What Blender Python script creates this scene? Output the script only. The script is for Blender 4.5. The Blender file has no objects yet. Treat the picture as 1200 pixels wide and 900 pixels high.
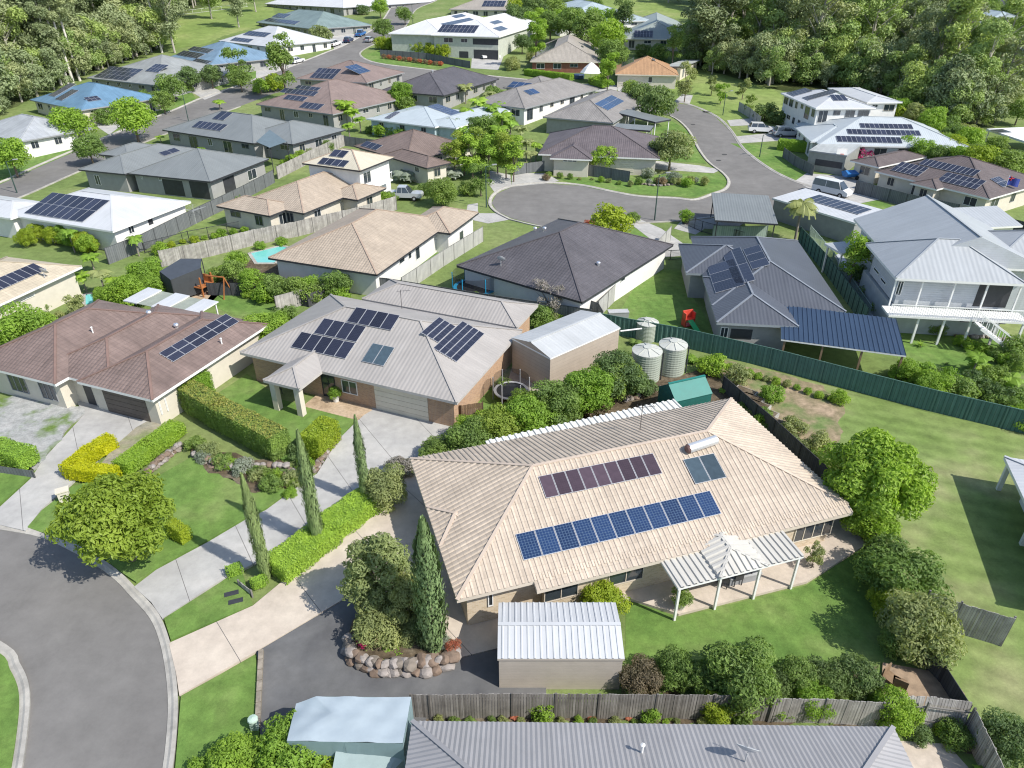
import bpy, bmesh, math, random
from mathutils import Vector, Matrix
from mathutils.bvhtree import BVHTree
S = bpy.context.scene
COL = S.collection
R = math.radians
# ---------------------------------------------------------------- camera, sky, sun, exposure
CAMH, FPX, PITCH = 28.0, 832.0, R(31.0)
cam = bpy.data.objects.new('camera', bpy.data.cameras.new('camera')); COL.objects.link(cam)
cam.location = (0, 0, CAMH); cam.rotation_euler = (R(90) - PITCH, 0, 0)
cam.data.sensor_width = 36; cam.data.lens = FPX / 1200 * 36
cam.data.clip_start = 0.5; cam.data.clip_end = 3000
S.camera = cam
SUN_EL, SUN_DX, SUN_DY = R(46), 0.866, -0.5          # horizontal direction towards the sun
W = bpy.data.worlds.new('World'); S.world = W; W.use_nodes = True
wn = W.node_tree.nodes; wn.clear()
sky = wn.new('ShaderNodeTexSky'); sky.sky_type = 'NISHITA'; sky.sun_disc = False
sky.sun_elevation = SUN_EL; sky.sun_rotation = math.atan2(SUN_DX, SUN_DY)
bg = wn.new('ShaderNodeBackground'); bg.inputs[1].default_value = 0.15
wo = wn.new('ShaderNodeOutputWorld')
W.node_tree.links.new(sky.outputs[0], bg.inputs[0]); W.node_tree.links.new(bg.outputs[0], wo.inputs[0])
sl = bpy.data.lights.new('sun', 'SUN'); sl.energy = 4.6; sl.angle = R(0.5); sl.color = (1, .95, .87)
sun = bpy.data.objects.new('sun', sl); COL.objects.link(sun)
sd = Vector((SUN_DX * math.cos(SUN_EL), SUN_DY * math.cos(SUN_EL), math.sin(SUN_EL)))
sun.rotation_euler = sd.to_track_quat('Z', 'Y').to_euler(); sun.location = (60, -40, 90)
S.view_settings.view_transform = 'Standard'; S.view_settings.look = 'None'
S.cycles.pixel_filter_type = 'BLACKMAN_HARRIS'; S.cycles.filter_width = 1.15
S.view_settings.exposure = 0.38; S.view_settings.gamma = 1

# ---------------------------------------------------------------- terrain and projection helpers
def T0(Y):
    t = max(0.0, Y - 90); return t * t / (t + 60) * .075
BR = [90 + 10 * i for i in range(36)]
def T(Y):                                   # piecewise linear rise towards the back
    if Y <= 90: return 0.0
    i = int((Y - 90) // 10)
    if i >= 35: return T0(440)
    a = T0(BR[i]); b = T0(BR[i + 1]); return a + (b - a) * (Y - BR[i]) / 10
CP, SP = math.cos(PITCH), math.sin(PITCH)
def ray(x, y):
    u = x - 600; v = 450 - y
    return Vector((u, FPX * CP + v * SP, -FPX * SP + v * CP)) / FPX
def upz(x, y, z):
    d = ray(x, y); t = (z - CAMH) / d.z
    return Vector((d.x * t, d.y * t, z))
def gp(x, y, h=0.0):
    d = ray(x, y); lo, hi = 0.0, 900.0
    for _ in range(50):
        m = (lo + hi) / 2
        if CAMH + d.z * m - T(d.y * m) - h > 0: lo = m
        else: hi = m
    return Vector((d.x * lo, d.y * lo, T(d.y * lo) + h))

# ---------------------------------------------------------------- materials
MATS = {}
def lnk(nt, a, b): nt.links.new(a, b)
def newmat(name):
    m = bpy.data.materials.new(name); m.use_nodes = True; nt = m.node_tree
    return m, nt, nt.nodes['Principled BSDF']
def N(nt, t, **k):
    n = nt.nodes.new(t)
    for a, b in k.items():
        if a in n.inputs: n.inputs[a].default_value = b
        else: setattr(n, a, b)
    return n
def noise(nt, vec, scale, detail=4, rough=.6):
    n = nt.nodes.new('ShaderNodeTexNoise'); n.inputs['Scale'].default_value = scale
    n.inputs['Detail'].default_value = detail; n.inputs['Roughness'].default_value = rough
    if vec: lnk(nt, vec, n.inputs['Vector'])
    return n.outputs['Fac']
def ramp(nt, fac, stops):
    r = nt.nodes.new('ShaderNodeValToRGB'); e = r.color_ramp.elements
    while len(e) < len(stops): e.new(.5)
    for el, (p, c) in zip(e, stops):
        el.position = p; el.color = (*c, 1) if len(c) == 3 else c
    lnk(nt, fac, r.inputs[0]); return r.outputs[0]
def mixc(nt, fac, a, b, mode='MIX'):
    m = nt.nodes.new('ShaderNodeMix'); m.data_type = 'RGBA'; m.blend_type = mode
    for s, v in ((0, fac), (6, a), (7, b)):
        if isinstance(v, (int, float)): m.inputs[s].default_value = v
        elif isinstance(v, (tuple, list)): m.inputs[s].default_value = (*v, 1)
        else: lnk(nt, v, m.inputs[s])
    return m.outputs[2]
def bump(nt, h, bs, strength=.4, dist=.05):
    b = nt.nodes.new('ShaderNodeBump'); b.inputs['Strength'].default_value = strength
    b.inputs['Distance'].default_value = dist; lnk(nt, h, b.inputs['Height']); lnk(nt, b.outputs[0], bs.inputs['Normal'])
def vmath(nt, op, a, b=None, c=None):
    m = nt.nodes.new('ShaderNodeMath'); m.operation = op
    for i, v in enumerate((a, b, c)):
        if v is None: continue
        if isinstance(v, (int, float)): m.inputs[i].default_value = v
        else: lnk(nt, v, m.inputs[i])
    return m.outputs[0]
def geo(nt): return nt.nodes.new('ShaderNodeNewGeometry').outputs['Position']
def objc(nt): return nt.nodes.new('ShaderNodeTexCoord').outputs['Object']
def sc(c, k): return tuple(min(1, v * k) for v in c)
def plain(name, c, rough=.6, metal=0, var=.12, scale=1.5, spec=.4):
    if name in MATS: return MATS[name]
    m, nt, b = newmat(name)
    n = noise(nt, objc(nt), scale, 5)
    lnk(nt, ramp(nt, n, [(.3, sc(c, 1 - var)), (.7, sc(c, 1 + var))]), b.inputs['Base Color'])
    b.inputs['Roughness'].default_value = rough; b.inputs['Metallic'].default_value = metal
    b.inputs['Specular IOR Level'].default_value = spec
    MATS[name] = m; return m
def ground_mat(name, cols, s1=.15, s2=2.5, rough=.95, bs=.45, fine=7, bd=.06, dark=.72):
    m, nt, b = newmat(name); p = geo(nt)
    base = ramp(nt, noise(nt, p, s1, 3), [(.32, cols[0]), (.5, cols[1]), (.68, cols[2])])
    mid = ramp(nt, noise(nt, p, s2, 5, .7), [(.3, (dark,) * 3), (.7, (1.18,) * 3)])
    fi = noise(nt, p, fine, 6, .85)
    f2 = ramp(nt, fi, [(.25, (dark + .08,) * 3), (.75, (1.12,) * 3)])
    lnk(nt, mixc(nt, 1, mixc(nt, 1, base, mid, 'MULTIPLY'), f2, 'MULTIPLY'), b.inputs['Base Color'])
    b.inputs['Roughness'].default_value = rough; b.inputs['Specular IOR Level'].default_value = .2
    bump(nt, fi, b, bs, bd); return m
def mow(m, ang, per, amt=.12):
    nt = m.node_tree; b = nt.nodes['Principled BSDF']; s = b.inputs['Base Color'].links[0].from_socket
    sep = nt.nodes.new('ShaderNodeSeparateXYZ'); lnk(nt, geo(nt), sep.inputs[0])
    v = vmath(nt, 'ADD', vmath(nt, 'MULTIPLY', sep.outputs[0], math.cos(ang) * 6.283 / per), vmath(nt, 'MULTIPLY', sep.outputs[1], math.sin(ang) * 6.283 / per))
    v = vmath(nt, 'ADD', v, vmath(nt, 'MULTIPLY', noise(nt, geo(nt), .5, 2), 5))
    w = vmath(nt, 'MULTIPLY_ADD', vmath(nt, 'SINE', v), amt / 2, 1)
    c = nt.nodes.new('ShaderNodeCombineXYZ')
    for i in range(3): lnk(nt, w, c.inputs[i])
    lnk(nt, mixc(nt, 1, s, c.outputs[0], 'MULTIPLY'), b.inputs['Base Color']); return m
GRASS = ground_mat('grass_mat', [(.13, .185, .055), (.165, .225, .07), (.225, .26, .105)], .08, 1.2)
LAWN = mow(ground_mat('lawn_mat', [(.10, .185, .04), (.135, .225, .052), (.18, .25, .075)], .25, 1.6), .3, 1.1, .08)
LAWN2 = mow(ground_mat('dry_lawn_mat', [(.145, .215, .055), (.185, .25, .078), (.265, .28, .13)], .16, .9), 1.2, 1.3, .17)
FIELD = ground_mat('field_mat', [(.16, .23, .06), (.21, .28, .08), (.26, .30, .11)], .05, .6)
DIRT = ground_mat('dirt_mat', [(.15, .215, .07), (.26, .215, .13), (.38, .29, .20)], .45, 1.8, dark=.68)
MULCH = ground_mat('mulch_mat', [(.09, .07, .045), (.15, .115, .075), (.20, .17, .12)], .5, 4, dark=.5)
GRAVEL = ground_mat('gravel_mat', [(.13, .20, .05), (.34, .35, .34), (.40, .40, .39)], .55, 3, dark=.7)
ASPH = ground_mat('asphalt_mat', [(.138, .133, .127), (.152, .147, .140), (.168, .162, .154)], .12, .7, fine=9, bs=.15, bd=.01, dark=.92)
ASPH2 = ground_mat('dark_asphalt_mat', [(.095, .096, .10), (.112, .113, .115), (.13, .13, .13)], .4, 1.2, fine=40, bs=.15, bd=.01, dark=.9)
def slab_mat(name, cols, ang, per, sh=0.0):      # concrete with sawn joints
    m = ground_mat(name, cols, .3, 1.6, fine=30, bs=.1, bd=.01, dark=.92); nt = m.node_tree; b = nt.nodes['Principled BSDF']
    s = b.inputs['Base Color'].links[0].from_socket
    sep = nt.nodes.new('ShaderNodeSeparateXYZ'); lnk(nt, geo(nt), sep.inputs[0])
    v = vmath(nt, 'ADD', vmath(nt, 'MULTIPLY', sep.outputs[0], math.cos(ang) / per), vmath(nt, 'MULTIPLY', sep.outputs[1], math.sin(ang) / per))
    f = vmath(nt, 'FRACT', vmath(nt, 'ADD', v, 100.0 + sh)); ln = vmath(nt, 'LESS_THAN', f, .03 / per)
    lnk(nt, mixc(nt, ln, s, (.12, .115, .11)), b.inputs['Base Color']); return m
CONC = slab_mat('concrete_mat', [(.30, .295, .285), (.34, .335, .32), (.385, .375, .355)], R(33), 3.4)
CREAMC = slab_mat('cream_concrete_mat', [(.39, .34, .285), (.43, .375, .315), (.465, .41, .345)], R(40), 4.2)
CREAMP = ground_mat('patio_mat', [(.39, .335, .28), (.42, .365, .305), (.46, .40, .34)], .5, 3, fine=30, bs=.1, bd=.01, dark=.92)
KERB = ground_mat('kerb_mat', [(.29, .28, .255), (.345, .33, .30), (.40, .385, .345)], .6, 2.5, fine=30, bs=.1, bd=.01, dark=.85)
PAVER = ground_mat('paver_mat', [(.32, .24, .16), (.42, .32, .22), (.46, .36, .26)], 1, 5, dark=.8)

def uvn(nt):
    u = nt.nodes.new('ShaderNodeUVMap'); u.uv_map = 'UVMap'
    s = nt.nodes.new('ShaderNodeSeparateXYZ'); lnk(nt, u.outputs[0], s.inputs[0]); return u.outputs[0], s.outputs[0], s.outputs[1]
def roof_mat(name, c, kind='tile', rough=.55, var=.13, per=.3, tg=.3):
    key = 'roof_' + name; var *= 1.35
    if key in MATS: return MATS[key]
    m, nt, b = newmat(key); uv, u, v = uvn(nt)
    big = noise(nt, geo(nt), .35, 5, .65); streak = N(nt, 'ShaderNodeMapping'); lnk(nt, uv, streak.inputs[0])
    streak.inputs['Scale'].default_value = (2.2, .18, 1)
    st = noise(nt, streak.outputs[0], 1.0, 5, .7)
    base = ramp(nt, big, [(.3, sc(c, 1 - var)), (.7, sc(c, 1 + var))])
    stc = ramp(nt, st, [(.3, (1 - var * 1.4,) * 3), (.68, (1.05,) * 3)])
    col = mixc(nt, 1, base, stc, 'MULTIPLY')
    if kind == 'tile':
        fu = vmath(nt, 'ABSOLUTE', vmath(nt, 'SINE', vmath(nt, 'MULTIPLY', u, math.pi / .30)))
        fv = vmath(nt, 'FRACT', vmath(nt, 'DIVIDE', v, .34))
        gap = vmath(nt, 'LESS_THAN', fv, .1)
        cell = nt.nodes.new('ShaderNodeTexWhiteNoise'); mp = N(nt, 'ShaderNodeMapping'); lnk(nt, uv, mp.inputs[0]); mp.inputs['Scale'].default_value = (1 / .3, 1 / .34, 1)
        fl = nt.nodes.new('ShaderNodeVectorMath'); fl.operation = 'FLOOR'; lnk(nt, mp.outputs[0], fl.inputs[0]); lnk(nt, fl.outputs[0], cell.inputs[0])
        cc = ramp(nt, cell.outputs[0], [(0, (.93,) * 3), (1, (1.05,) * 3)])
        col = mixc(nt, 1, col, cc, 'MULTIPLY')
        col = mixc(nt, vmath(nt, 'MULTIPLY', gap, tg), col, sc(c, .45))
        h = vmath(nt, 'ADD', vmath(nt, 'MULTIPLY', fu, .6), vmath(nt, 'MULTIPLY', fv, -.5))
        bump(nt, h, b, .8, .05)
    elif kind == 'metal':
        fu = vmath(nt, 'SINE', vmath(nt, 'MULTIPLY', u, 2 * math.pi / per))
        bump(nt, fu, b, .35, .02)
    lnk(nt, col, b.inputs['Base Color'])
    b.inputs['Roughness'].default_value = rough; b.inputs['Specular IOR Level'].default_value = .35
    MATS[key] = m; return m
def brick_mat(name, c1, c2, mort):
    if name in MATS: return MATS[name]
    m, nt, b = newmat(name); tc = nt.nodes.new('ShaderNodeTexCoord')
    sep = nt.nodes.new('ShaderNodeSeparateXYZ'); lnk(nt, tc.outputs['Object'], sep.inputs[0])
    cb = nt.nodes.new('ShaderNodeCombineXYZ'); lnk(nt, vmath(nt, 'ADD', sep.outputs[0], sep.outputs[1]), cb.inputs[0]); lnk(nt, sep.outputs[2], cb.inputs[1])
    k = nt.nodes.new('ShaderNodeTexBrick'); lnk(nt, cb.outputs[0], k.inputs['Vector'])
    k.inputs['Color1'].default_value = (*c1, 1); k.inputs['Color2'].default_value = (*c2, 1); k.inputs['Mortar'].default_value = (*mort, 1)
    k.inputs['Scale'].default_value = 1; k.inputs['Brick Width'].default_value = .24; k.inputs['Row Height'].default_value = .086; k.inputs['Mortar Size'].default_value = .008
    k.inputs['Bias'].default_value = -.3
    lnk(nt, k.outputs[0], b.inputs['Base Color']); b.inputs['Roughness'].default_value = .9
    MATS[name] = m; return m
def board_mat(name, c, per=.2):
    if name in MATS: return MATS[name]
    m, nt, b = newmat(name); sep = nt.nodes.new('ShaderNodeSeparateXYZ'); lnk(nt, objc(nt), sep.inputs[0])
    f = vmath(nt, 'FRACT', vmath(nt, 'ADD', vmath(nt, 'DIVIDE', sep.outputs[2], per), 50))
    n = ramp(nt, noise(nt, objc(nt), 1.2, 4), [(.3, sc(c, .92)), (.7, sc(c, 1.06))])
    lnk(nt, mixc(nt, vmath(nt, 'MULTIPLY', vmath(nt, 'LESS_THAN', f, .1), .4), n, sc(c, .45)), b.inputs['Base Color'])
    bump(nt, f, b, .5, .02); b.inputs['Roughness'].default_value = .6
    MATS[name] = m; return m
def cell_mat(name, c, line, nx=6, ny=10, lw=.06, rough=.18):
    m, nt, b = newmat(name); uv, u, v = uvn(nt)
    fx = vmath(nt, 'FRACT', vmath(nt, 'MULTIPLY', u, nx)); fy = vmath(nt, 'FRACT', vmath(nt, 'MULTIPLY', v, ny))
    l = vmath(nt, 'MAXIMUM', vmath(nt, 'LESS_THAN', fx, lw * 1.4), vmath(nt, 'LESS_THAN', fy, lw * 1.4))
    oi = nt.nodes.new('ShaderNodeObjectInfo')
    rc = ramp(nt, oi.outputs['Random'], [(0, sc(c, .72)), (1, sc(c, 1.35))])
    n = ramp(nt, noise(nt, objc(nt), 3, 3), [(.3, (.85,) * 3), (.7, (1.15,) * 3)])
    lnk(nt, mixc(nt, l, mixc(nt, 1, rc, n, 'MULTIPLY'), line), b.inputs['Base Color'])
    b.inputs['Roughness'].default_value = rough; b.inputs['Specular IOR Level'].default_value = .35; b.inputs['Coat Weight'].default_value = .1; b.inputs['Coat Roughness'].default_value = .1
    return m
CELL = {'dark': cell_mat('panel_dark', (.022, .025, .042), (.05, .055, .08)), 'blue': cell_mat('panel_blue', (.012, .03, .085), (.075, .12, .19), lw=.09, rough=.25),
        'brown': cell_mat('panel_brown', (.06, .042, .055), (.075, .055, .065), lw=.05), 'heater': cell_mat('collector_glass', (.05, .075, .095), (.06, .08, .1), 1, 1, .01)}
ALU = plain('aluminium', (.5, .51, .53), .4, .4, .05)
STEEL = plain('stainless', (.75, .76, .78), .28, .8, .08)
WHITE = plain('white_paint', (.72, .72, .70), .5, 0, .05)
CREAM = plain('cream_paint', (.60, .55, .45), .6, 0, .06)
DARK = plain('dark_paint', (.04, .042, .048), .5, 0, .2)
BLACKM = plain('black_mesh', (.02, .022, .025), .6, 0, .2)
GREY = plain('grey_paint', (.26, .27, .28), .55, 0, .1)
TIMBER = plain('timber', (.22, .15, .09), .85, 0, .3, 3)
GLASS = plain('window_glass', (.035, .045, .055), .08, 0, .3, .8, 1.0)
BLUE = plain('blue_paint', (.03, .22, .42), .4, 0, .1)
CURT = plain('curtain', (.35, .34, .32), .8, 0, .15)
def paling_mat(name, c, c2, per=.11, va=.35):
    m, nt, b = newmat(name); uv, u, v = uvn(nt)
    w = nt.nodes.new('ShaderNodeTexWhiteNoise'); w.noise_dimensions = '1D'; lnk(nt, vmath(nt, 'FLOOR', vmath(nt, 'DIVIDE', u, per)), w.inputs['W'])
    col = ramp(nt, w.outputs[0], [(0, c2), (1, c)])
    n = ramp(nt, noise(nt, geo(nt), 1.4, 5), [(.3, (1 - va,) * 3), (.7, (1.12,) * 3)])
    col = mixc(nt, 1, col, n, 'MULTIPLY')
    f = vmath(nt, 'FRACT', vmath(nt, 'DIVIDE', u, per))
    gap = vmath(nt, 'LESS_THAN', f, .13)
    lnk(nt, mixc(nt, vmath(nt, 'MULTIPLY', gap, .7), col, sc(c2, .3)), b.inputs['Base Color']); b.inputs['Roughness'].default_value = .9
    bump(nt, f, b, .3, .01); return m
FM = {'paling': paling_mat('weathered_palings', (.34, .32, .30), (.19, .175, .16)), 'pale': paling_mat('sunbleached_palings', (.46, .44, .41), (.32, .30, .28)),
      'dark': paling_mat('dark_boards', (.075, .078, .085), (.05, .052, .058), .15, .2), 'brown': paling_mat('brown_palings', (.26, .17, .10), (.16, .10, .06)),
      'green': paling_mat('green_sheeting', (.085, .175, .145), (.07, .15, .125), .24, .12), 'grey': paling_mat('grey_sheeting', (.40, .40, .37), (.34, .34, .32), .24, .1),
      'grey2': paling_mat('slate_sheeting', (.15, .16, .165), (.12, .13, .135), .24, .1), 'palegreen': paling_mat('pale_green_sheeting', (.30, .38, .33), (.26, .34, .30), .24, .1)}
def leaf_mat(name, a, b2, tr=.4, sc1=.9):
    m, nt, b = newmat(name)
    oi = nt.nodes.new('ShaderNodeObjectInfo')
    n = noise(nt, objc(nt), sc1, 4, .7)
    c = ramp(nt, n, [(.32, a), (.66, b2)])
    rr = ramp(nt, oi.outputs['Random'], [(0, (.82, .87, .84)), (.5, (1, 1, 1)), (1, (1.14, 1.08, .95))])
    c = mixc(nt, 1, c, rr, 'MULTIPLY')
    lnk(nt, c, b.inputs['Base Color']); b.inputs['Roughness'].default_value = .5; b.inputs['Specular IOR Level'].default_value = .28
    t = nt.nodes.new('ShaderNodeBsdfTranslucent'); lnk(nt, mixc(nt, 1, c, (1.15, 1.2, .6), 'MULTIPLY'), t.inputs[0])
    mx = nt.nodes.new('ShaderNodeMixShader'); mx.inputs[0].default_value = tr
    out = [x for x in nt.nodes if x.type == 'OUTPUT_MATERIAL'][0]
    lnk(nt, b.outputs[0], mx.inputs[1]); lnk(nt, t.outputs[0], mx.inputs[2]); lnk(nt, mx.outputs[0], out.inputs[0])
    return m
LM = {'green': leaf_mat('leaf_green', (0.139, 0.213, 0.060), (0.282, 0.406, 0.095)), 'bright': leaf_mat('leaf_bright', (0.211, 0.341, 0.055), (0.286, 0.443, 0.053)),
      'lime': leaf_mat('leaf_lime', (0.266, 0.364, 0.039), (0.341, 0.418, 0.035)), 'yellow': leaf_mat('leaf_yellow', (.38, .42, .015), (.54, .56, .02)),
      'dark': leaf_mat('leaf_dark', (0.100, 0.157, 0.064), (0.215, 0.312, 0.100)), 'olive': leaf_mat('leaf_olive', (0.211, 0.256, 0.109), (0.405, 0.448, 0.186)),
      'gum': leaf_mat('leaf_gum', (0.198, 0.248, 0.128), (0.423, 0.481, 0.245), .2, .35), 'gum2': leaf_mat('leaf_gum_dark', (0.140, 0.183, 0.102), (0.331, 0.378, 0.174), .2, .35),
      'gum3': leaf_mat('leaf_gum_bright', (0.209, 0.296, 0.100), (0.419, 0.535, 0.169), .25, .35),
      'silver': leaf_mat('leaf_silver', (0.309, 0.344, 0.282), (.36, .40, .33)), 'cypress': leaf_mat('leaf_cypress', (0.181, 0.257, 0.114), (0.317, 0.424, 0.176), .1, 2),
      'hedge': leaf_mat('leaf_hedge', (0.169, 0.289, 0.039), (0.293, 0.457, 0.059), .15, 2), 'sunny': leaf_mat('leaf_sunny', (.21, .30, .035), (.35, .44, .07)), 'rust': leaf_mat('leaf_rust', (.17, .23, .04), (.29, .28, .07), .15, 2),
      'red': leaf_mat('leaf_red', (0.417, 0.119, 0.080), (.48, .20, .10)), 'pink': leaf_mat('leaf_pink', (.45, .03, .16), (.65, .06, .26)),
      'purple': leaf_mat('leaf_purple', (0.336, 0.132, 0.282), (.35, .2, .3)), 'russet': leaf_mat('leaf_russet', (0.174, 0.146, 0.093), (0.336, 0.251, 0.174)),
      'grey': leaf_mat('twig_grey', (0.350, 0.304, 0.296), (.36, .34, .31)),
      'fresh': leaf_mat('leaf_fresh', (0.176, 0.260, 0.042), (0.324, 0.416, 0.084))}
BARK = plain('bark', (.17, .13, .10), .9, 0, .3, 4); GUMBARK = plain('gum_bark', (.40, .37, .32), .85, 0, .25, 2)
PALMBARK = plain('palm_bark', (.26, .23, .19), .9, 0, .25, 5)

# ---------------------------------------------------------------- object helpers
def link(name, verts, faces, mats, parent=None, uvs=None, mi=None, smooth=False):
    me = bpy.data.meshes.new(name); me.from_pydata([tuple(v) for v in verts], [], faces)
    for m in (mats if isinstance(mats, (list, tuple)) else [mats]): me.materials.append(m)
    if mi: me.polygons.foreach_set('material_index', mi)
    if uvs:
        l = me.uv_layers.new(name='UVMap'); flat = [c for f in uvs for p in f for c in p]; l.data.foreach_set('uv', flat)
    if smooth: me.polygons.foreach_set('use_smooth', [True] * len(me.polygons))
    me.update()
    o = bpy.data.objects.new(name, me); COL.objects.link(o)
    if parent: o.parent = parent
    return o
def tag(o, label=None, cat=None, group=None, kind=None):
    if label: o['label'] = label
    if cat: o['category'] = cat
    if group: o['group'] = group
    if kind: o['kind'] = kind
    return o
def empty(name, loc, rz=0, label=None, cat=None, group=None):
    o = bpy.data.objects.new(name, None); COL.objects.link(o); o.empty_display_size = .3
    o.location = loc; o.rotation_euler = (0, 0, rz); tag(o, label, cat, group); return o
def copy_tree(o, parent=None):
    c = o.copy(); COL.objects.link(c)
    if parent: c.parent = parent
    for ch in [x for x in KIDS.get(o.name, [])]: copy_tree(ch, c)
    return c
KIDS = {}
def kid(root, o):
    KIDS.setdefault(root.name, []).append(o); return o
class MB:                                    # mesh builder
    def __init__(s): s.v = []; s.f = []; s.uv = []; s.mi = []
    def face(s, pts, m=0, uv=None):
        b = len(s.v); s.v += [Vector(p) for p in pts]; s.f.append(tuple(range(b, b + len(pts)))); s.mi.append(m)
        s.uv.append(uv if uv else [(0, 0)] * len(pts))
    def box(s, x0, x1, y0, y1, z0, z1, m=0, M=None):
        p = [Vector((x, y, z)) for z in (z0, z1) for y in (y0, y1) for x in (x0, x1)]
        if M: p = [M @ q for q in p]
        for q in ((0, 2, 3, 1), (4, 5, 7, 6), (0, 1, 5, 4), (1, 3, 7, 5), (3, 2, 6, 7), (2, 0, 4, 6)):
            s.face([p[i] for i in q], m)
    def bar(s, a, b, w, h=None, m=0):
        a = Vector(a); b = Vector(b); d = (b - a); L = d.length
        if L < 1e-5: return
        q = d.to_track_quat('X', 'Z').to_matrix().to_4x4(); M = Matrix.Translation(a) @ q
        h = w if h is None else h
        s.box(0, L, -w / 2, w / 2, -h / 2, h / 2, m, M)
    def tube(s, a, b, r0, r1, n=8, m=0, caps=True):
        a = Vector(a); b = Vector(b); q = (b - a).to_track_quat('Z', 'Y').to_matrix()
        A = [a + q @ Vector((r0 * math.cos(2 * math.pi * i / n), r0 * math.sin(2 * math.pi * i / n), 0)) for i in range(n)]
        B = [b + q @ Vector((r1 * math.cos(2 * math.pi * i / n), r1 * math.sin(2 * math.pi * i / n), 0)) for i in range(n)]
        for i in range(n):
            j = (i + 1) % n; s.face([A[i], A[j], B[j], B[i]], m)
        if caps: s.face(B, m); s.face(A[::-1], m)
    def lathe(s, prof, n=16, m=0, c=(0, 0, 0), caps=True):
        c = Vector(c)
        for (r0, z0), (r1, z1) in zip(prof, prof[1:]):
            for i in range(n):
                a0 = 2 * math.pi * i / n; a1 = 2 * math.pi * (i + 1) / n
                P = lambda r, a, z: c + Vector((r * math.cos(a), r * math.sin(a), z))
                q = [P(r0, a0, z0), P(r0, a1, z0), P(r1, a1, z1), P(r1, a0, z1)]
                if r0 < 1e-4: q = [q[0], q[2], q[3]]
                elif r1 < 1e-4: q = q[:3]
                s.face(q, m)
    def build(s, name, mats, parent=None, smooth=False):
        return link(name, s.v, s.f, mats, parent, s.uv, s.mi, smooth)
RAG = (DIRT, MULCH, GRAVEL, FIELD)
def sheet(name, pts, z, mat, kind='structure', world=False, th=0.0, label=None, hole=None):
    """ground sheet through pixel points, draped on the terrain"""
    w = [Vector((p[0], p[1], 0)) if world else gp(*p) for p in pts]
    if mat in RAG and not world:            # ragged natural edge
        rnd = random.Random(len(name) + int(w[0].x * 10)); q = []
        for a_, b_ in zip(w, w[1:] + w[:1]):
            n_ = max(1, int((b_ - a_).length / .5)); d_ = (b_ - a_).normalized(); s_ = Vector((-d_.y, d_.x, 0)); ph = rnd.uniform(0, 6)
            for i in range(n_): q.append(a_.lerp(b_, i / n_) + s_ * (.22 * math.sin(i * .9 + ph) + rnd.uniform(-.14, .14)) * (1 if i else 0))
        w = q
    bm = bmesh.new(); vs = [bm.verts.new((p.x, p.y, 0)) for p in w]; bm.faces.new(vs)
    bmesh.ops.triangulate(bm, faces=bm.faces[:])
    ys = [p.y for p in w]
    for b in BR:
        if min(ys) < b < max(ys):
            bmesh.ops.bisect_plane(bm, geom=bm.verts[:] + bm.edges[:] + bm.faces[:], plane_co=(0, b, 0), plane_no=(0, 1, 0))
    if th:
        bd = [e for e in bm.edges if e.is_boundary]
        r = bmesh.ops.extrude_edge_only(bm, edges=bd)
        low = [v for v in r['geom'] if isinstance(v, bmesh.types.BMVert)]
        for v in bm.verts: v.co.z = T(v.co.y) + z
        for v in low: v.co.z -= th
    else:
        for v in bm.verts: v.co.z = T(v.co.y) + z
    bm.normal_update()
    for f in bm.faces:
        if not th and f.normal.z < 0: f.normal_flip()
    me = bpy.data.meshes.new(name); bm.to_mesh(me); bm.free(); me.materials.append(mat)
    o = bpy.data.objects.new(name, me); COL.objects.link(o); o['kind'] = kind; return o
def smooth_line(pts, k=4):                  # Catmull-Rom through world points
    P = [pts[0]] + list(pts) + [pts[-1]]; out = []
    for i in range(1, len(P) - 2):
        for j in range(k):
            t = j / k; a, b, c, d = P[i - 1], P[i], P[i + 1], P[i + 2]
            out.append(.5 * ((2 * b) + (c - a) * t + (2 * a - 5 * b + 4 * c - d) * t * t + (3 * b - a - 3 * c + d) * t ** 3))
    out.append(P[-2]); return out
def ribbon(name, pts, w, h, mat, side=1, z=0.0):
    """kerb: a raised strip along a pixel line"""
    L = smooth_line([gp(*p) for p in pts]); mb = MB(); prev = None
    for i, p in enumerate(L):
        a = L[max(0, i - 1)]; b = L[min(len(L) - 1, i + 1)]; d = (b - a); d.z = 0; d.normalize()
        n = Vector((-d.y, d.x, 0)) * side
        sec = []
        for (o, zz) in ((0, z - .05), (0, z + h * .35), (w * .35, z + h * .55), (w * .6, z + h), (w, z + h), (w, z - .05)):
            q = p + n * o; sec.append(Vector((q.x, q.y, T(q.y) + zz)))
        if prev:
            for k in range(5):
                f = [prev[k], prev[k + 1], sec[k + 1], sec[k]]
                mb.face(f if side < 0 else f[::-1])
        prev = sec
    o = mb.build(name, mat); o['kind'] = 'structure'; return o
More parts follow.
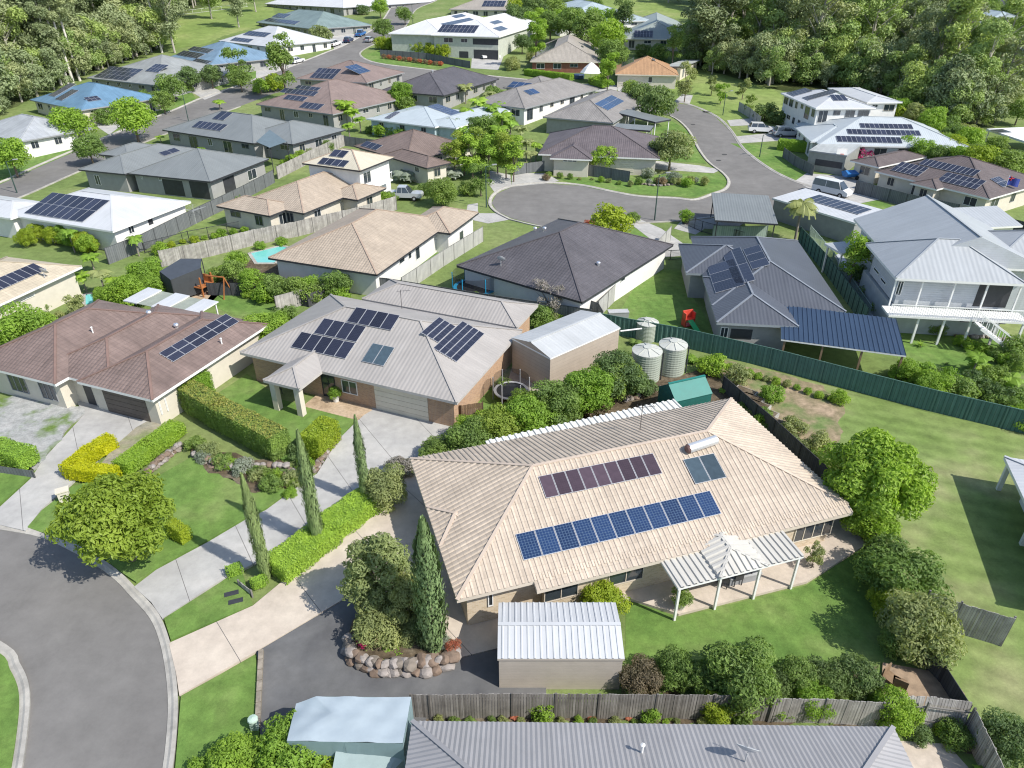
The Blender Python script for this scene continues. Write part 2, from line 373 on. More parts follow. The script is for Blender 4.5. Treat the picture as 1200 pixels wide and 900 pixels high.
# ---------------------------------------------------------------- houses
def clip_poly_u(poly, u):                    # v-range of a convex (u,v) polygon at u
    vs = []
    for (a, b), (c, d) in zip(poly, poly[1:] + poly[:1]):
        if abs(c - a) < 1e-9:
            if abs(a - u) < 1e-6: vs += [b, d]
            continue
        t = (u - a) / (c - a)
        if -1e-9 <= t <= 1 + 1e-9: vs.append(b + t * (d - b))
    return (min(vs), max(vs)) if vs else None
def slope_face(mb, pts, rib=None, m=0):
    """roof slope with UVs in metres (u along the eave, v up the slope), optionally with real ribs"""
    pts = [Vector(p) for p in pts]; n = (pts[1] - pts[0]).cross(pts[2] - pts[0]).normalized()
    if n.z < 0: pts = pts[::-1]; n = -n
    u = Vector((-n.y, n.x, 0)); u = u.normalized() if u.length > 1e-4 else Vector((1, 0, 0))
    v = n.cross(u); o = pts[0]; P2 = [((p - o).dot(u), (p - o).dot(v)) for p in pts]
    if not rib: mb.face(pts, m, P2); return
    per, h, prof = rib                       # prof: list of (fraction, height fraction)
    us = sorted(set([p[0] for p in P2])); lo, hi = us[0], us[-1]; S_ = [(x, None) for x in us]
    k = math.floor(lo / per) - 1; L = []
    while k * per < hi + per:
        for fr, hf in prof: L.append(((k + fr) * per, hf * h))
        k += 1
    def hh(x):
        for (a, b), (c, d) in zip(L, L[1:]):
            if a <= x <= c: return b + (d - b) * (x - a) / max(c - a, 1e-9)
        return 0
    xs = sorted(set([x for x, _ in L if lo < x < hi] + us)); prev = None
    for x in xs:
        r = clip_poly_u(P2, min(max(x, lo), hi))
        if not r: continue
        e = n * (hh(x) + .002); A = o + u * x + v * r[0] + e; B = o + u * x + v * r[1] + e; cur = (A, B, x, r)
        if prev:
            q = [prev[0], A, B, prev[1]]; uvq = [(prev[2], prev[3][0]), (x, r[0]), (x, r[1]), (prev[2], prev[3][1])]
            if (prev[1] - prev[0]).length < 1e-5: q.pop(3); uvq.pop(3)
            elif (B - A).length < 1e-5: q.pop(2); uvq.pop(2)
            if len(q) >= 3: mb.face(q, m, uvq)
        prev = cur
CORR = (.19, .022, [(0, 0), (.25, .5), (.5, 1), (.75, .5)])
DECK = (.28, .03, [(0, 0), (.55, 0), (.65, 1), (.85, 1), (.95, 0)])
TILE = (.30, .042, [(0, 0), (.5, 0), (.6, .85), (.75, 1), (.9, .85)])
WIDE = (.36, .05, [(0, 0), (.6, 0), (.7, 1), (.86, 1), (.95, 0)])
class House:
    def __init__(s, label, edge, c, roof, wall, h=2.55, pitch=.42, gut=None, ov=.55, name='house', cat='house', rib=None, cap=None, group=None, z=None, th=.2, foot=1.2, rot=0.0):
        cc = gp(*c); s.z0 = T(cc.y) if z is None else z; s.h = h
        a = upz(*edge[0], s.z0 + h); b = upz(*edge[1], s.z0 + h)
        s.ang = math.atan2(b.y - a.y, b.x - a.x) + rot; s.o = Vector((a.x, a.y, s.z0))
        s.root = empty(name, s.o, s.ang, label, cat, group)
        s.pitch = pitch; s.roofm = roof; s.wall = wall; s.gut = gut or GREY; s.ov = ov; s.rib = rib; s.cap = cap or roof; s.th = th; s.foot = foot
        s.rmb = MB(); s.wmb = MB(); s.k = 0; s.rv = []; s.rf = []; s.wv = []; s.wf = []; s.wings = []; s.cmb = MB()
        s.inv = Matrix.Rotation(-s.ang, 3, 'Z')
        s.n = 0
    def loc(s, p, z=None):
        q = upz(p[0], p[1], s.z0 + (s.h if z is None else z)); return s.inv @ (q - s.o)
    def wing(s, pts, kind='hip', h=None, pitch=None, walls=True, axis=None, local=False, ov=None, zlo=None, mg=None, ends='hh'):
        h = s.h if h is None else h; pitch = s.pitch if pitch is None else pitch; ov = s.ov if ov is None else ov
        s.k += 1; e = s.k * .0031
        if local: x0, x1, y0, y1 = pts
        else:
            L = [s.loc(p, h) for p in pts]; x0 = min(p.x for p in L); x1 = max(p.x for p in L); y0 = min(p.y for p in L); y1 = max(p.y for p in L)
        x0 -= e; y0 -= e; x1 += e; y1 += e; h += e; w = x1 - x0; d = y1 - y0
        s.wings.append((x0, x1, y0, y1, h, kind)); ax = axis or ('x' if w >= d else 'y')
        sw = (lambda x, y: (x, y)) if ax == 'x' else (lambda x, y: (y, x))
        a0, a1, b0, b1 = (x0, x1, y0, y1) if ax == 'x' else (y0, y1, x0, x1)
        P = lambda a, b, z: Vector((*sw(a, b), z))
        if kind == 'flat': rz = h
        half = (b1 - b0) / 2; rz = h + half * pitch; mid = (b0 + b1) / 2
        i0 = half if ends[0] == 'h' else 0; i1 = half if ends[1] == 'h' else 0
        if kind == 'gable': i0 = i1 = 0
        if a0 + i0 > a1 - i1: i0 = i1 = (a1 - a0) / 2; rz = h + i0 * pitch if kind == 'hip' else rz
        if kind == 'skill':                  # single slope rising towards b1
            rz = h + (b1 - b0) * pitch
            F = [[P(a0, b0, h), P(a1, b0, h), P(a1, b1, rz), P(a0, b1, rz)]]
            base = [P(a0, b0, h), P(a1, b0, h), P(a1, b1, rz), P(a0, b1, rz)]
            caps = []
        else:
            r0 = P(a0 + i0, mid, rz); r1 = P(a1 - i1, mid, rz); c = [P(a0, b0, h), P(a1, b0, h), P(a1, b1, h), P(a0, b1, h)]
            F = [[c[0], c[1], r1, r0], [c[2], c[3], r0, r1]]; caps = [(r0, r1)]
            if i0: F.append([c[3], c[0], r0]); caps += [(c[0], r0), (c[3], r0)]
            if i1: F.append([c[1], c[2], r1]); caps += [(c[1], r1), (c[2], r1)]
            base = c
        for f in F:
            b = len(s.rv); s.rv += [Vector(p) for p in f]; s.rf.append(tuple(range(b, b + len(f))))
            slope_face(s.rmb, f, s.rib)
        dn = Vector((0, 0, -s.th))
        loop = base if kind == 'skill' else base
        cen = sum(loop, Vector()) / 4
        for i in range(4):                   # fascia
            p, q = loop[i], loop[(i + 1) % 4]; s.rmb.face([p + dn, q + dn, q, p], 1)
        s.rmb.face([p + dn for p in loop][::-1], 1)
        if kind != 'skill' and (i0 == 0 or i1 == 0):
            for g, (u, v, t) in enumerate(((c[3], c[0], r0), (c[1], c[2], r1))):
                if (i0, i1)[g] == 0: s.rmb.face([u, v, t], 2 if mg is None else mg)
        for a, b in caps:
            up = Vector((0, 0, .03)); s.cmb.bar(a + up, b + up, .17, .05)
        if walls:
            wx0, wx1, wy0, wy1 = x0 + ov, x1 - ov, y0 + ov, y1 - ov; zt = h - s.th + .01; zb = -s.foot if zlo is None else zlo
            b = len(s.wv); s.wv += [Vector((x, y, z)) for z in (zb, zt) for y in (wy0, wy1) for x in (wx0, wx1)]
            for q in ((0, 2, 3, 1), (4, 5, 7, 6), (0, 1, 5, 4), (1, 3, 7, 5), (3, 2, 6, 7), (2, 0, 4, 6)): s.wf.append(tuple(b + i for i in q))
            s.wmb.box(wx0, wx1, wy0, wy1, zb, zt)
        return s
    def done(s, auto=True, storeys=1, gap=3.4):
        if s.rmb.v: s.roof = s.rmb.build('roof', [s.roofm, s.gut, s.wall], s.root)
        if s.cmb.v: s.cmb.build('ridge_cap', s.cap, s.roof)
        if s.wmb.v: s.walls = s.wmb.build('wall', s.wall, s.root)
        s.bv = BVHTree.FromPolygons(s.rv, s.rf) if s.rv else None
        s.wb = BVHTree.FromPolygons(s.wv, s.wf) if s.wv else None
        if auto: s.auto(storeys, gap)
        return s
    def cast(s, p, wall=False):
        o = s.inv @ (Vector((0, 0, CAMH)) - s.o); d = s.inv @ ray(*p)
        h = (s.wb if wall else s.bv).ray_cast(o, d.normalized())
        if h[0] is not None and h[1].dot(d) > 0: h = (h[0], -h[1], h[2], h[3])
        return h
    def on(s, p, plane):                     # pixel onto local plane
        o = s.inv @ (Vector((0, 0, CAMH)) - s.o); d = s.inv @ ray(*p); c, n = plane
        return o + d * ((c - o).dot(n) / d.dot(n))
    def panels(s, pts, nc, nr, kind='dark', tilt=0, part='solar_panel'):
        cx = sum(p[0] for p in pts) / len(pts); cy = sum(p[1] for p in pts) / len(pts)
        hit = s.cast((cx, cy))
        if hit[0] is None: print('PANEL MISS', s.root['label'], pts); return
        c, n = hit[0], hit[1]
        if n.z < 0: n = -n
        u = Vector((-n.y, n.x, 0)); u = u.normalized() if u.length > 1e-3 else Vector((1, 0, 0)); v = n.cross(u)
        Q = [s.on(p, (c, n)) - c for p in pts]; U = [q.dot(u) for q in Q]; V = [q.dot(v) for q in Q]
        # true rows rather than the bounding box when pixels are a little off
        if len(pts) == 4:
            a, b, cc, d = Q; e1 = ((b - a) + (cc - d)) / 2; e2 = ((d - a) + (cc - b)) / 2
            if abs(e1.dot(u)) >= abs(e1.dot(v)): w, h = abs(e1.dot(u)), abs(e2.dot(v))
            else: w, h = abs(e2.dot(u)), abs(e1.dot(v))
            mu, mv = sum(U) / 4, sum(V) / 4
        else: w, h, mu, mv = max(U) - min(U), max(V) - min(V), (max(U) + min(U)) / 2, (max(V) + min(V)) / 2
        if h / nr < .5: h = .5 * nr
        s.n += 1; pw, ph = w / nc, h / nr; me = panel_mesh(pw - .025, ph - .025, kind)
        ct = c + u * mu + v * mv + n * .09; B = Matrix((u, v, n)).transposed().to_4x4()
        if tilt: B = B @ Matrix.Rotation(tilt, 4, 'X')
        for i in range(nc):
            for j in range(nr):
                o = bpy.data.objects.new(part, me); COL.objects.link(o); o.parent = s.root
                o.matrix_local = Matrix.Translation(ct) @ B @ Matrix.Translation(((i + .5 - nc / 2) * pw, (j + .5 - nr / 2) * ph, 0))
        rl = MB()                            # mounting rails
        for j in range(nr):
            for t in (-.25, .25):
                a = ct + v * ((j + .5 - nr / 2 + t) * ph) - n * .05 - u * (w / 2 + .04); b = a + u * (w + .08)
                rl.bar(a, b, .04)
        if not tilt: rl.build('mounting_rail', ALU, s.root)
    def opening(s, a, b, kind='window', nx=2, part=None, plane=None):
        c = ((a[0] + b[0]) / 2, (a[1] + b[1]) / 2); hit = s.cast(c, True)
        if hit[0] is None or abs(hit[1].z) > .5: print('WIN MISS', s.root['label'], a, b); return
        P, n = hit[0], hit[1]; u = Vector((-n.y, n.x, 0)); A = s.on(a, (P, n)); B = s.on(b, (P, n))
        ua, ub = sorted((A.dot(u), B.dot(u))); za, zb = sorted((A.z, B.z)); s._open(P, n, u, ua, ub, za, zb, kind, nx, part)
    def win(s, pa, pb, z0, z1, kind='window', nx=2, part=None):
        hit = s.cast(((pa[0] + pb[0]) / 2, (pa[1] + pb[1]) / 2), True)
        if hit[0] is None or abs(hit[1].z) > .5: print('WIN2 MISS', s.root['label'], pa, pb); return
        P, n = hit[0], hit[1]; u = Vector((-n.y, n.x, 0)); A = s.on(pa, (P, n)); B = s.on(pb, (P, n)); ua, ub = sorted((A.dot(u), B.dot(u)))
        s._open(P, n, u, ua, ub, z0, z1, kind, nx, part)
    def _open(s, P, n, u, ua, ub, za, zb, kind, nx, part=None):
        base = P - u * P.dot(u); base.z = 0
        pt = lambda a, z, o: base + u * a + n * o + Vector((0, 0, z))
        def bx(mb, a0, a1, z0, z1, o0, o1, m=0):
            q = [pt(a, z, o) for o in (o0, o1) for z in (z0, z1) for a in (a0, a1)]
            for f in ((0, 2, 3, 1), (4, 5, 7, 6), (0, 1, 5, 4), (1, 3, 7, 5), (3, 2, 6, 7), (2, 0, 4, 6)): mb.face([q[i] for i in f], m)
        mb = MB(); t = .05
        if kind == 'garage':
            n_ = 5
            for i in range(n_): bx(mb, ua, ub, za + (zb - za) * i / n_ + .012, za + (zb - za) * (i + 1) / n_ - .012, .004, .04)
            mb.build('garage_door', part or CREAM, s.root); return
        if kind == 'dark':                   # dark sheet as painted shade of porch or carport openings; also a dark door
            bx(mb, ua, ub, za, zb, .003, .012); mb.build('shade_or_door_panel', part or DARK, s.root); return
        for (a0, a1, z0, z1) in ((ua, ub, zb - t, zb), (ua, ub, za, za + t), (ua, ua + t, za + t, zb - t), (ub - t, ub, za + t, zb - t)): bx(mb, a0, a1, z0, z1, .002, .06)
        for i in range(1, nx): m_ = ua + (ub - ua) * i / nx; bx(mb, m_ - .022, m_ + .022, za + t, zb - t, .002, .05)
        f = mb.build('window' if kind == 'window' else kind, part or WHITE, s.root); g = MB(); bx(g, ua + t, ub - t, za + t, zb - t, .003, .025)
        g.build('pane', GLASS, f)
    def auto(s, storeys=1, gap=3.4):
        C_ = s.inv @ (Vector((0, 0, CAMH)) - s.o); rnd = random.Random(int(abs(s.o.x * 31 + s.o.y * 17)))
        W_ = [w for w in s.wings]
        for i, (x0, x1, y0, y1, h, kind) in enumerate(s.wings):
            o = s.ov; X0, X1, Y0, Y1 = x0 + o, x1 - o, y0 + o, y1 - o
            for (n, P, lo, hi) in ((Vector((0, -1, 0)), Vector((0, Y0, 0)), X0, X1), (Vector((0, 1, 0)), Vector((0, Y1, 0)), X0, X1),
                                   (Vector((-1, 0, 0)), Vector((X0, 0, 0)), Y0, Y1), (Vector((1, 0, 0)), Vector((X1, 0, 0)), Y0, Y1)):
                u = Vector((-n.y, n.x, 0)); mid = P + u * ((lo + hi) / 2 * (1 if u.x + u.y > 0 else -1))
                if (C_ - mid).normalized().dot(n) < .05: continue
                L = hi - lo; k = max(1, int(L / gap))
                for q in range(k):
                    a = lo + L * (q + .5) / k; w = rnd.choice((.5, .6, .8, .95))
                    ww = P + Vector((abs(u.x), abs(u.y), 0)) * a
                    if any(j != i and v[0] < ww.x < v[1] and v[2] < ww.y < v[3] for j, v in enumerate(W_)): continue
                    ua = ww.dot(u)
                    for st in range(storeys):
                        zb = h - s.th - .25 - 2.6 * st; za = zb - (1.95 if rnd.random() < .2 else rnd.choice((.75, 1.1, 1.2)))
                        s._open(P + u * ua, n, u, ua - w, ua + w, za, zb, 'window', 2, rnd.choice((WHITE, GREY, CREAM)))
    def vent(s, p, kind='vent'):
        h = s.cast(p)
        if h[0] is None: return
        mb = MB(); c = h[0]
        if kind == 'vent':
            mb.lathe([(.13, -.1), (.13, .14), (.2, .16), (.21, .28), (.15, .36), (0, .38)], 10, 0, c); mb.build('roof_vent', STEEL, s.root)
        elif kind == 'pipe': mb.tube(c - Vector((0, 0, .1)), c + Vector((0, 0, .45)), .05, .05, 8); mb.lathe([(.09, 0), (.09, .03), (0, .08)], 8, 0, c + Vector((0, 0, .45))); mb.build('vent_pipe', WHITE, s.root)
        elif kind == 'dish':
            mb.tube(c, c + Vector((0, 0, .55)), .03, .03, 6)
            q = s.inv @ Vector((.25, .75, .6)); M = Matrix.Translation(c + Vector((0, 0, .62))) @ q.to_track_quat('Z', 'Y').to_matrix().to_4x4()
            prof = [(0, 0), (.16, .02), (.3, .07), (.42, .14)]; t = MB(); t.lathe(prof + [(.42, .155), (.3, .09), (0, .03)], 18)
            for f in t.f: mb.face([M @ t.v[i] for i in f])
            mb.bar(M @ Vector((0, -.4, .1)), M @ Vector((0, 0, .45)), .025); mb.build('satellite_dish', plain('dish_grey', (.42, .43, .44), .5), s.root)
        elif kind == 'aerial':
            mb.bar(c - Vector((0, 0, .1)), c + Vector((0, 0, 1.7)), .035)
            d = s.inv @ Vector((1, .2, 0)); e = Vector((-d.y, d.x, 0)); t = c + Vector((0, 0, 1.6)); mb.bar(t - d * .3, t + d * .8, .025)
            for i in range(5): w = t + d * (-.2 + i * .22); mb.bar(w - e * (.35 - i * .03), w + e * (.35 - i * .03), .016)
            mb.build('tv_aerial', plain('aerial_metal', (.16, .15, .15), .5, .6), s.root)
PM = {}
def panel_mesh(w, h, kind):
    me = bpy.data.meshes.new('solar_panel'); mb = MB(); t = .04; b = .022
    mb.box(-w / 2, w / 2, -h / 2, h / 2, -t, 0, 0)
    mb.face([(-w / 2 + b, -h / 2 + b, .003), (w / 2 - b, -h / 2 + b, .003), (w / 2 - b, h / 2 - b, .003), (-w / 2 + b, h / 2 - b, .003)], 1, [(0, 0), (1, 0), (1, 1), (0, 1)])
    me.from_pydata([tuple(v) for v in mb.v], [], mb.f); me.materials.append(ALU); me.materials.append(CELL[kind])
    me.polygons.foreach_set('material_index', mb.mi); l = me.uv_layers.new(name='UVMap'); l.data.foreach_set('uv', [c for f in mb.uv for p in f for c in p]); me.update(); return me

# ---------------------------------------------------------------- plants
def leaves(V, F, rnd, c, n, size, lobe=None, el=1.6):
    for _ in range(n): pass
def crown_mesh(name, seed, lobes, n, size, inner=.18, flat=.35, el=1.7, fill=.4):
    """leaf faces on and inside a set of lobes (centre, rx, ry, rz)"""
    rnd = random.Random(seed); V = []; F = []; tot = sum((l[1] * l[2] * l[3]) ** .66 for l in lobes)
    for (c, rx, ry, rz) in lobes:
        k = max(8, int(n * (rx * ry * rz) ** .66 / tot))
        for _ in range(k):
            d = Vector((rnd.gauss(0, 1), rnd.gauss(0, 1), rnd.gauss(0, 1)))
            if d.length < 1e-3: continue
            d.normalize()
            if d.z < -.35 and rnd.random() < .6: d.z = -d.z
            r = 1 - abs(rnd.gauss(0, inner)) if rnd.random() > fill * .5 else rnd.uniform(.3, .95)
            r *= 1 + .12 * math.sin(d.x * 7 + seed) * math.cos(d.y * 6 + d.z * 5)
            p = Vector((c[0] + d.x * rx * r, c[1] + d.y * ry * r, c[2] + d.z * rz * r))
            nn = (d + Vector((rnd.gauss(0, flat), rnd.gauss(0, flat), rnd.gauss(0, flat) + .15))).normalized()
            t = nn.cross(Vector((rnd.gauss(0, 1), rnd.gauss(0, 1), rnd.gauss(0, 1))))
            if t.length < 1e-3: continue
            t.normalize(); b = nn.cross(t); s = size * rnd.uniform(.6, 1.35); i = len(V)
            V += [p - t * s * el * .5, p - b * s * .38 + t * s * .1, p + t * s * el * .5 - nn * s * .25, p + b * s * .38 + t * s * .1]
            F.append((i, i + 1, i + 2, i + 3))
    me = bpy.data.meshes.new(name); me.from_pydata([tuple(v) for v in V], [], F); me.update(); return me
def rlobes(seed, n, rx, rz, cz, r0=.3, r1=.45, shape='ball'):
    rnd = random.Random(seed); L = []
    for i in range(n):
        a = i * 2.399 + rnd.uniform(-.4, .4); t = (i + .5) / n
        if shape == 'ball':
            z = 1 - 1.75 * t; q = math.sqrt(max(0, 1 - z * z)); k = rnd.uniform(.55, .82)
            c = (rx * q * math.cos(a) * k, rx * q * math.sin(a) * k, cz + rz * z * k)
        else:
            c = (rx * rnd.uniform(.2, .75) * math.cos(a), rx * rnd.uniform(.2, .75) * math.sin(a), cz + rz * rnd.uniform(-.85, .85))
        r = rnd.uniform(r0, r1) * rx; L.append((c, r * rnd.uniform(.85, 1.2), r * rnd.uniform(.85, 1.2), r * rnd.uniform(.65, .95)))
    return L
def trunk_mb(seed, h, r, limbs, spread, ztop):
    mb = MB(); rnd = random.Random(seed); p = Vector((0, 0, -.15)); x = Vector((rnd.uniform(-.04, .04), rnd.uniform(-.04, .04), 0)) * h
    q = Vector((x.x, x.y, h)); mb.tube(p, q * .5, r, r * .8, 7, 0, False); mb.tube(q * .5, q, r * .8, r * .6, 7)
    for i in range(limbs):
        a = i * 6.283 / limbs + rnd.uniform(-.4, .4); d = spread * rnd.uniform(.4, .75); e = Vector((d * math.cos(a), d * math.sin(a), ztop * rnd.uniform(.8, 1)))
        st = q * rnd.uniform(.7, 1); m = st.lerp(e, .5) + Vector((0, 0, .04 * h)); mb.tube(st, m, r * .5, r * .32, 5, 0, False); mb.tube(m, e, r * .32, r * .1, 5)
    return mb
PROTO = {}
def proto(kind, leafm, var=0):
    key = (kind, leafm, var)
    if key in PROTO: return PROTO[key]
    sd = hash_(kind) + var * 101; m = LM[leafm]; bark = BARK; name = 'tree'
    if kind == 'round':   # radius 1, crown centre at 1.2
        me = crown_mesh('crown', sd, rlobes(sd, 16, 1, .9, 1.2, .36, .52), 3600, .09); tb = trunk_mb(sd, .75, .07, 4, .8, 1.3)
    elif kind == 'roundfine':
        me = crown_mesh('crown', sd, rlobes(sd, 30, 1, .85, 1.15, .26, .38), 15000, .056, .16, .45); tb = trunk_mb(sd, .6, .06, 5, .8, 1.2)
    elif kind == 'bushfine':
        me = crown_mesh('crown', sd, rlobes(sd, 24, 1, .95, .85, .28, .44), 9500, .062, .16, .45); tb = trunk_mb(sd, .4, .06, 5, .8, .9); name = 'shrub'
    elif kind == 'loose':
        me = crown_mesh('crown', sd, rlobes(sd, 16, 1, 1.0, 1.45, .22, .36, 'c'), 1900, .09, .35, .7); tb = trunk_mb(sd, .9, .055, 6, .9, 1.8)
    elif kind == 'shrub':
        me = crown_mesh('crown', sd, rlobes(sd, 12, 1, .85, .7, .38, .54), 2200, .11); tb = trunk_mb(sd, .4, .07, 3, .6, .7); name = 'shrub'
    elif kind == 'tall':
        me = crown_mesh('crown', sd, rlobes(sd, 20, 1, 1.9, 2.6, .36, .55, 'c'), 4200, .1, .22, .5); tb = trunk_mb(sd, 2.0, .07, 6, .7, 3.6)
    elif kind == 'oval':
        me = crown_mesh('crown', sd, rlobes(sd, 34, 1, 1.6, 1.75, .28, .42), 11000, .07, .16, .45); tb = trunk_mb(sd, 1.0, .06, 5, .7, 2.4)
    elif kind == 'gum':   # unit: height 1
        L = []; rnd = random.Random(sd)
        for i in range(30):
            a = rnd.uniform(0, 6.28); z = rnd.uniform(.16, .96) ** .85; q = .2 * math.sin(math.pi * min(1, (z + .02) / 1.04)) ** .6 * rnd.uniform(.2, 1.1)
            r = rnd.uniform(.05, .095); L.append(((q * math.cos(a), q * math.sin(a), z), r * 1.15, r * 1.15, r * .95))
        me = crown_mesh('crown', sd, L, 6500, .0155, .25, .6, 2.0, .5); bark = GUMBARK
        tb = MB(); rnd = random.Random(sd); tb.tube((0, 0, -.03), (.01, 0, .5), .014, .010, 7, 0, False); tb.tube((.01, 0, .5), (-.005, .01, .88), .010, .003, 6)
        for i in range(9):
            a = rnd.uniform(0, 6.28); z = rnd.uniform(.35, .75); tb.tube((.008, 0, z), (.12 * math.cos(a), .12 * math.sin(a), z + rnd.uniform(.1, .2)), .006, .002, 5)
        name = 'gum_tree'
    elif kind == 'bush':  # low forest filler: unit height 1
        L = []; rnd = random.Random(sd)
        for i in range(18):
            a = rnd.uniform(0, 6.28); z = rnd.uniform(.15, .88); q = .42 * math.sqrt(max(.05, 1 - (z - .35) ** 2 * 2)) * rnd.uniform(.2, 1)
            r = rnd.uniform(.12, .2); L.append(((q * math.cos(a), q * math.sin(a), z), r, r, r * .9))
        me = crown_mesh('crown', sd, L, 4500, .032, .2, .55, 1.8, .4); tb = trunk_mb(sd, .4, .03, 5, .35, .8); bark = GUMBARK
    elif kind == 'cypress':   # unit height 1
        V = []; F = []; rnd = random.Random(sd)
        for i in range(9000):
            z = rnd.random() ** 1.25; a = rnd.uniform(0, 6.283); R_ = .062 * min(1, (1.0 - z) * 2.6 + .06) ** .75 * min(1, .62 + z * 2.5) * (1 + .13 * math.sin(a * 3 + z * 11 + sd) + .10 * math.sin(a * 5 - z * 37 + sd) + .06 * math.sin(z * 60 + a)) * rnd.choice((rnd.uniform(.8, 1.05), rnd.uniform(.95, 1.22), rnd.uniform(.6, 1.0)))
            d = Vector((math.cos(a), math.sin(a), 0)); p = d * R_ + Vector((0, 0, z)); t = (Vector((0, 0, 1)) + d * rnd.uniform(-.1, .45)).normalized(); b_ = t.cross(d) + Vector((0, 0, rnd.uniform(-.3, .3))); s = .013 * rnd.uniform(.6, 1.4); i0 = len(V)
            V += [p - t * s, p - b_ * s * .35, p + t * s, p + b_ * s * .35]; F.append((i0, i0 + 1, i0 + 2, i0 + 3))
        me = bpy.data.meshes.new('crown'); me.from_pydata([tuple(v) for v in V], [], F); me.update(); name = 'cypress_tree'; tb = MB(); tb.tube((0, 0, -.02), (0, 0, .9), .014, .004, 6); name = 'cypress_tree'
    elif kind in ('palm', 'palmlow', 'yucca'):
        rnd = random.Random(sd); mb = MB(); h = {'palm': 1.0, 'palmlow': .35, 'yucca': .15}[kind]; nf = {'palm': 15, 'palmlow': 16, 'yucca': 22}[kind]
        for i in range(nf):
            a = i * 2.399; up = rnd.uniform(-.1, .9); L_ = rnd.uniform(.5, .68) * (1 if kind != 'yucca' else .6); prev = Vector((0, 0, h)); d = Vector((math.cos(a), math.sin(a), up)).normalized(); side = Vector((-math.sin(a), math.cos(a), 0)); seg = 6
            for k in range(seg):
                t0 = k / seg; nx_ = prev + d * L_ / seg; d = (d + Vector((0, 0, -.26 if kind != 'yucca' else -.05))).normalized()
                if kind == 'yucca':
                    w0 = .045 * (1 - t0); w1 = .045 * (1 - t0 - 1 / seg); mb.face([prev - side * w0, nx_ - side * w1, nx_ + side * w1, prev + side * w0])
                else:
                    for sg in (-1, 1):
                        for q in (0, .2, .4, .6, .8):
                            b0 = prev.lerp(nx_, q); ll = .17 * math.sin(math.pi * min(1, t0 + q / seg + .18)) + .03
                            tip = b0 + side * sg * ll + d * ll * .5 + Vector((0, 0, -ll * .45)); mb.face([b0, b0 + d * .03, tip + d * .012, tip])
                    mb.face([prev - side * .006, nx_ - side * .004, nx_ + side * .004, prev + side * .006])
                prev = nx_
        me = bpy.data.meshes.new('crown'); me.from_pydata([tuple(v) for v in mb.v], [], mb.f); me.update(); bark = PALMBARK
        tb = MB(); tb.tube((0, 0, -.05), (.02, 0, h * .5), .045, .035, 8, 0, False); tb.tube((.02, 0, h * .5), (0, 0, h), .035, .04, 8); name = 'palm_tree' if kind == 'palm' else 'shrub'
    elif kind == 'bare':
        me = crown_mesh('crown', sd, rlobes(sd, 14, 1, .7, 1.1, .2, .35, 'c'), 900, .05, .4, .9, 3); tb = trunk_mb(sd, .6, .05, 9, 1, 1.4); bark = LM['grey']
    me.materials.append(m)
    PROTO[key] = (name, me, bark, tb.build('trunk', bark), [False]); t = PROTO[key][3]; PROTO[key] = (name, me, bark, t.data, None); bpy.data.objects.remove(t)
    return PROTO[key]
def hash_(s): return sum(ord(c) * (i + 3) for i, c in enumerate(s))
CZ = {'round': 1.2, 'roundfine': 1.15, 'bushfine': .85, 'loose': 1.45, 'shrub': .7, 'tall': 2.6, 'oval': 1.75, 'palm': 1.0, 'palmlow': .45, 'yucca': .25, 'bare': 1.1}
def plant_at(loc, scale, kind, leafm, label, group=None, var=0, rz=None, sz=1.0, name=None):
    nm, me, bark, tm, _ = proto(kind, leafm, var); rnd = random.Random(int(loc.x * 97 + loc.y * 31))
    cat = {'shrub': 'shrub', 'palm_tree': 'palm tree'}.get(nm, 'tree')
    if name: cat = name.replace('_', ' ')
    r = empty(name or nm, loc, rnd.uniform(0, 6.28) if rz is None else rz, label, cat, group); r.scale = (scale, scale, scale * sz)
    for n_, m_ in (('crown', me), ('trunk', tm)):
        o = bpy.data.objects.new(n_, m_); COL.objects.link(o); o.parent = r
    return r
def tree(cx, cy, rpx, kind, leafm, label, group=None, var=0, sz=1.0, name=None):
    """crown centre pixel and crown radius in pixels -> real tree standing on the ground"""
    z = 2.0; r = 1
    for _ in range(6):
        p = gp(cx, cy, z); d = p.y * CP - (p.z - CAMH) * SP; r = rpx * d / FPX; z = CZ[kind] * r * sz
    p.z = T(p.y); return plant_at(p, r, kind, leafm, label, group, var, None, sz, name)
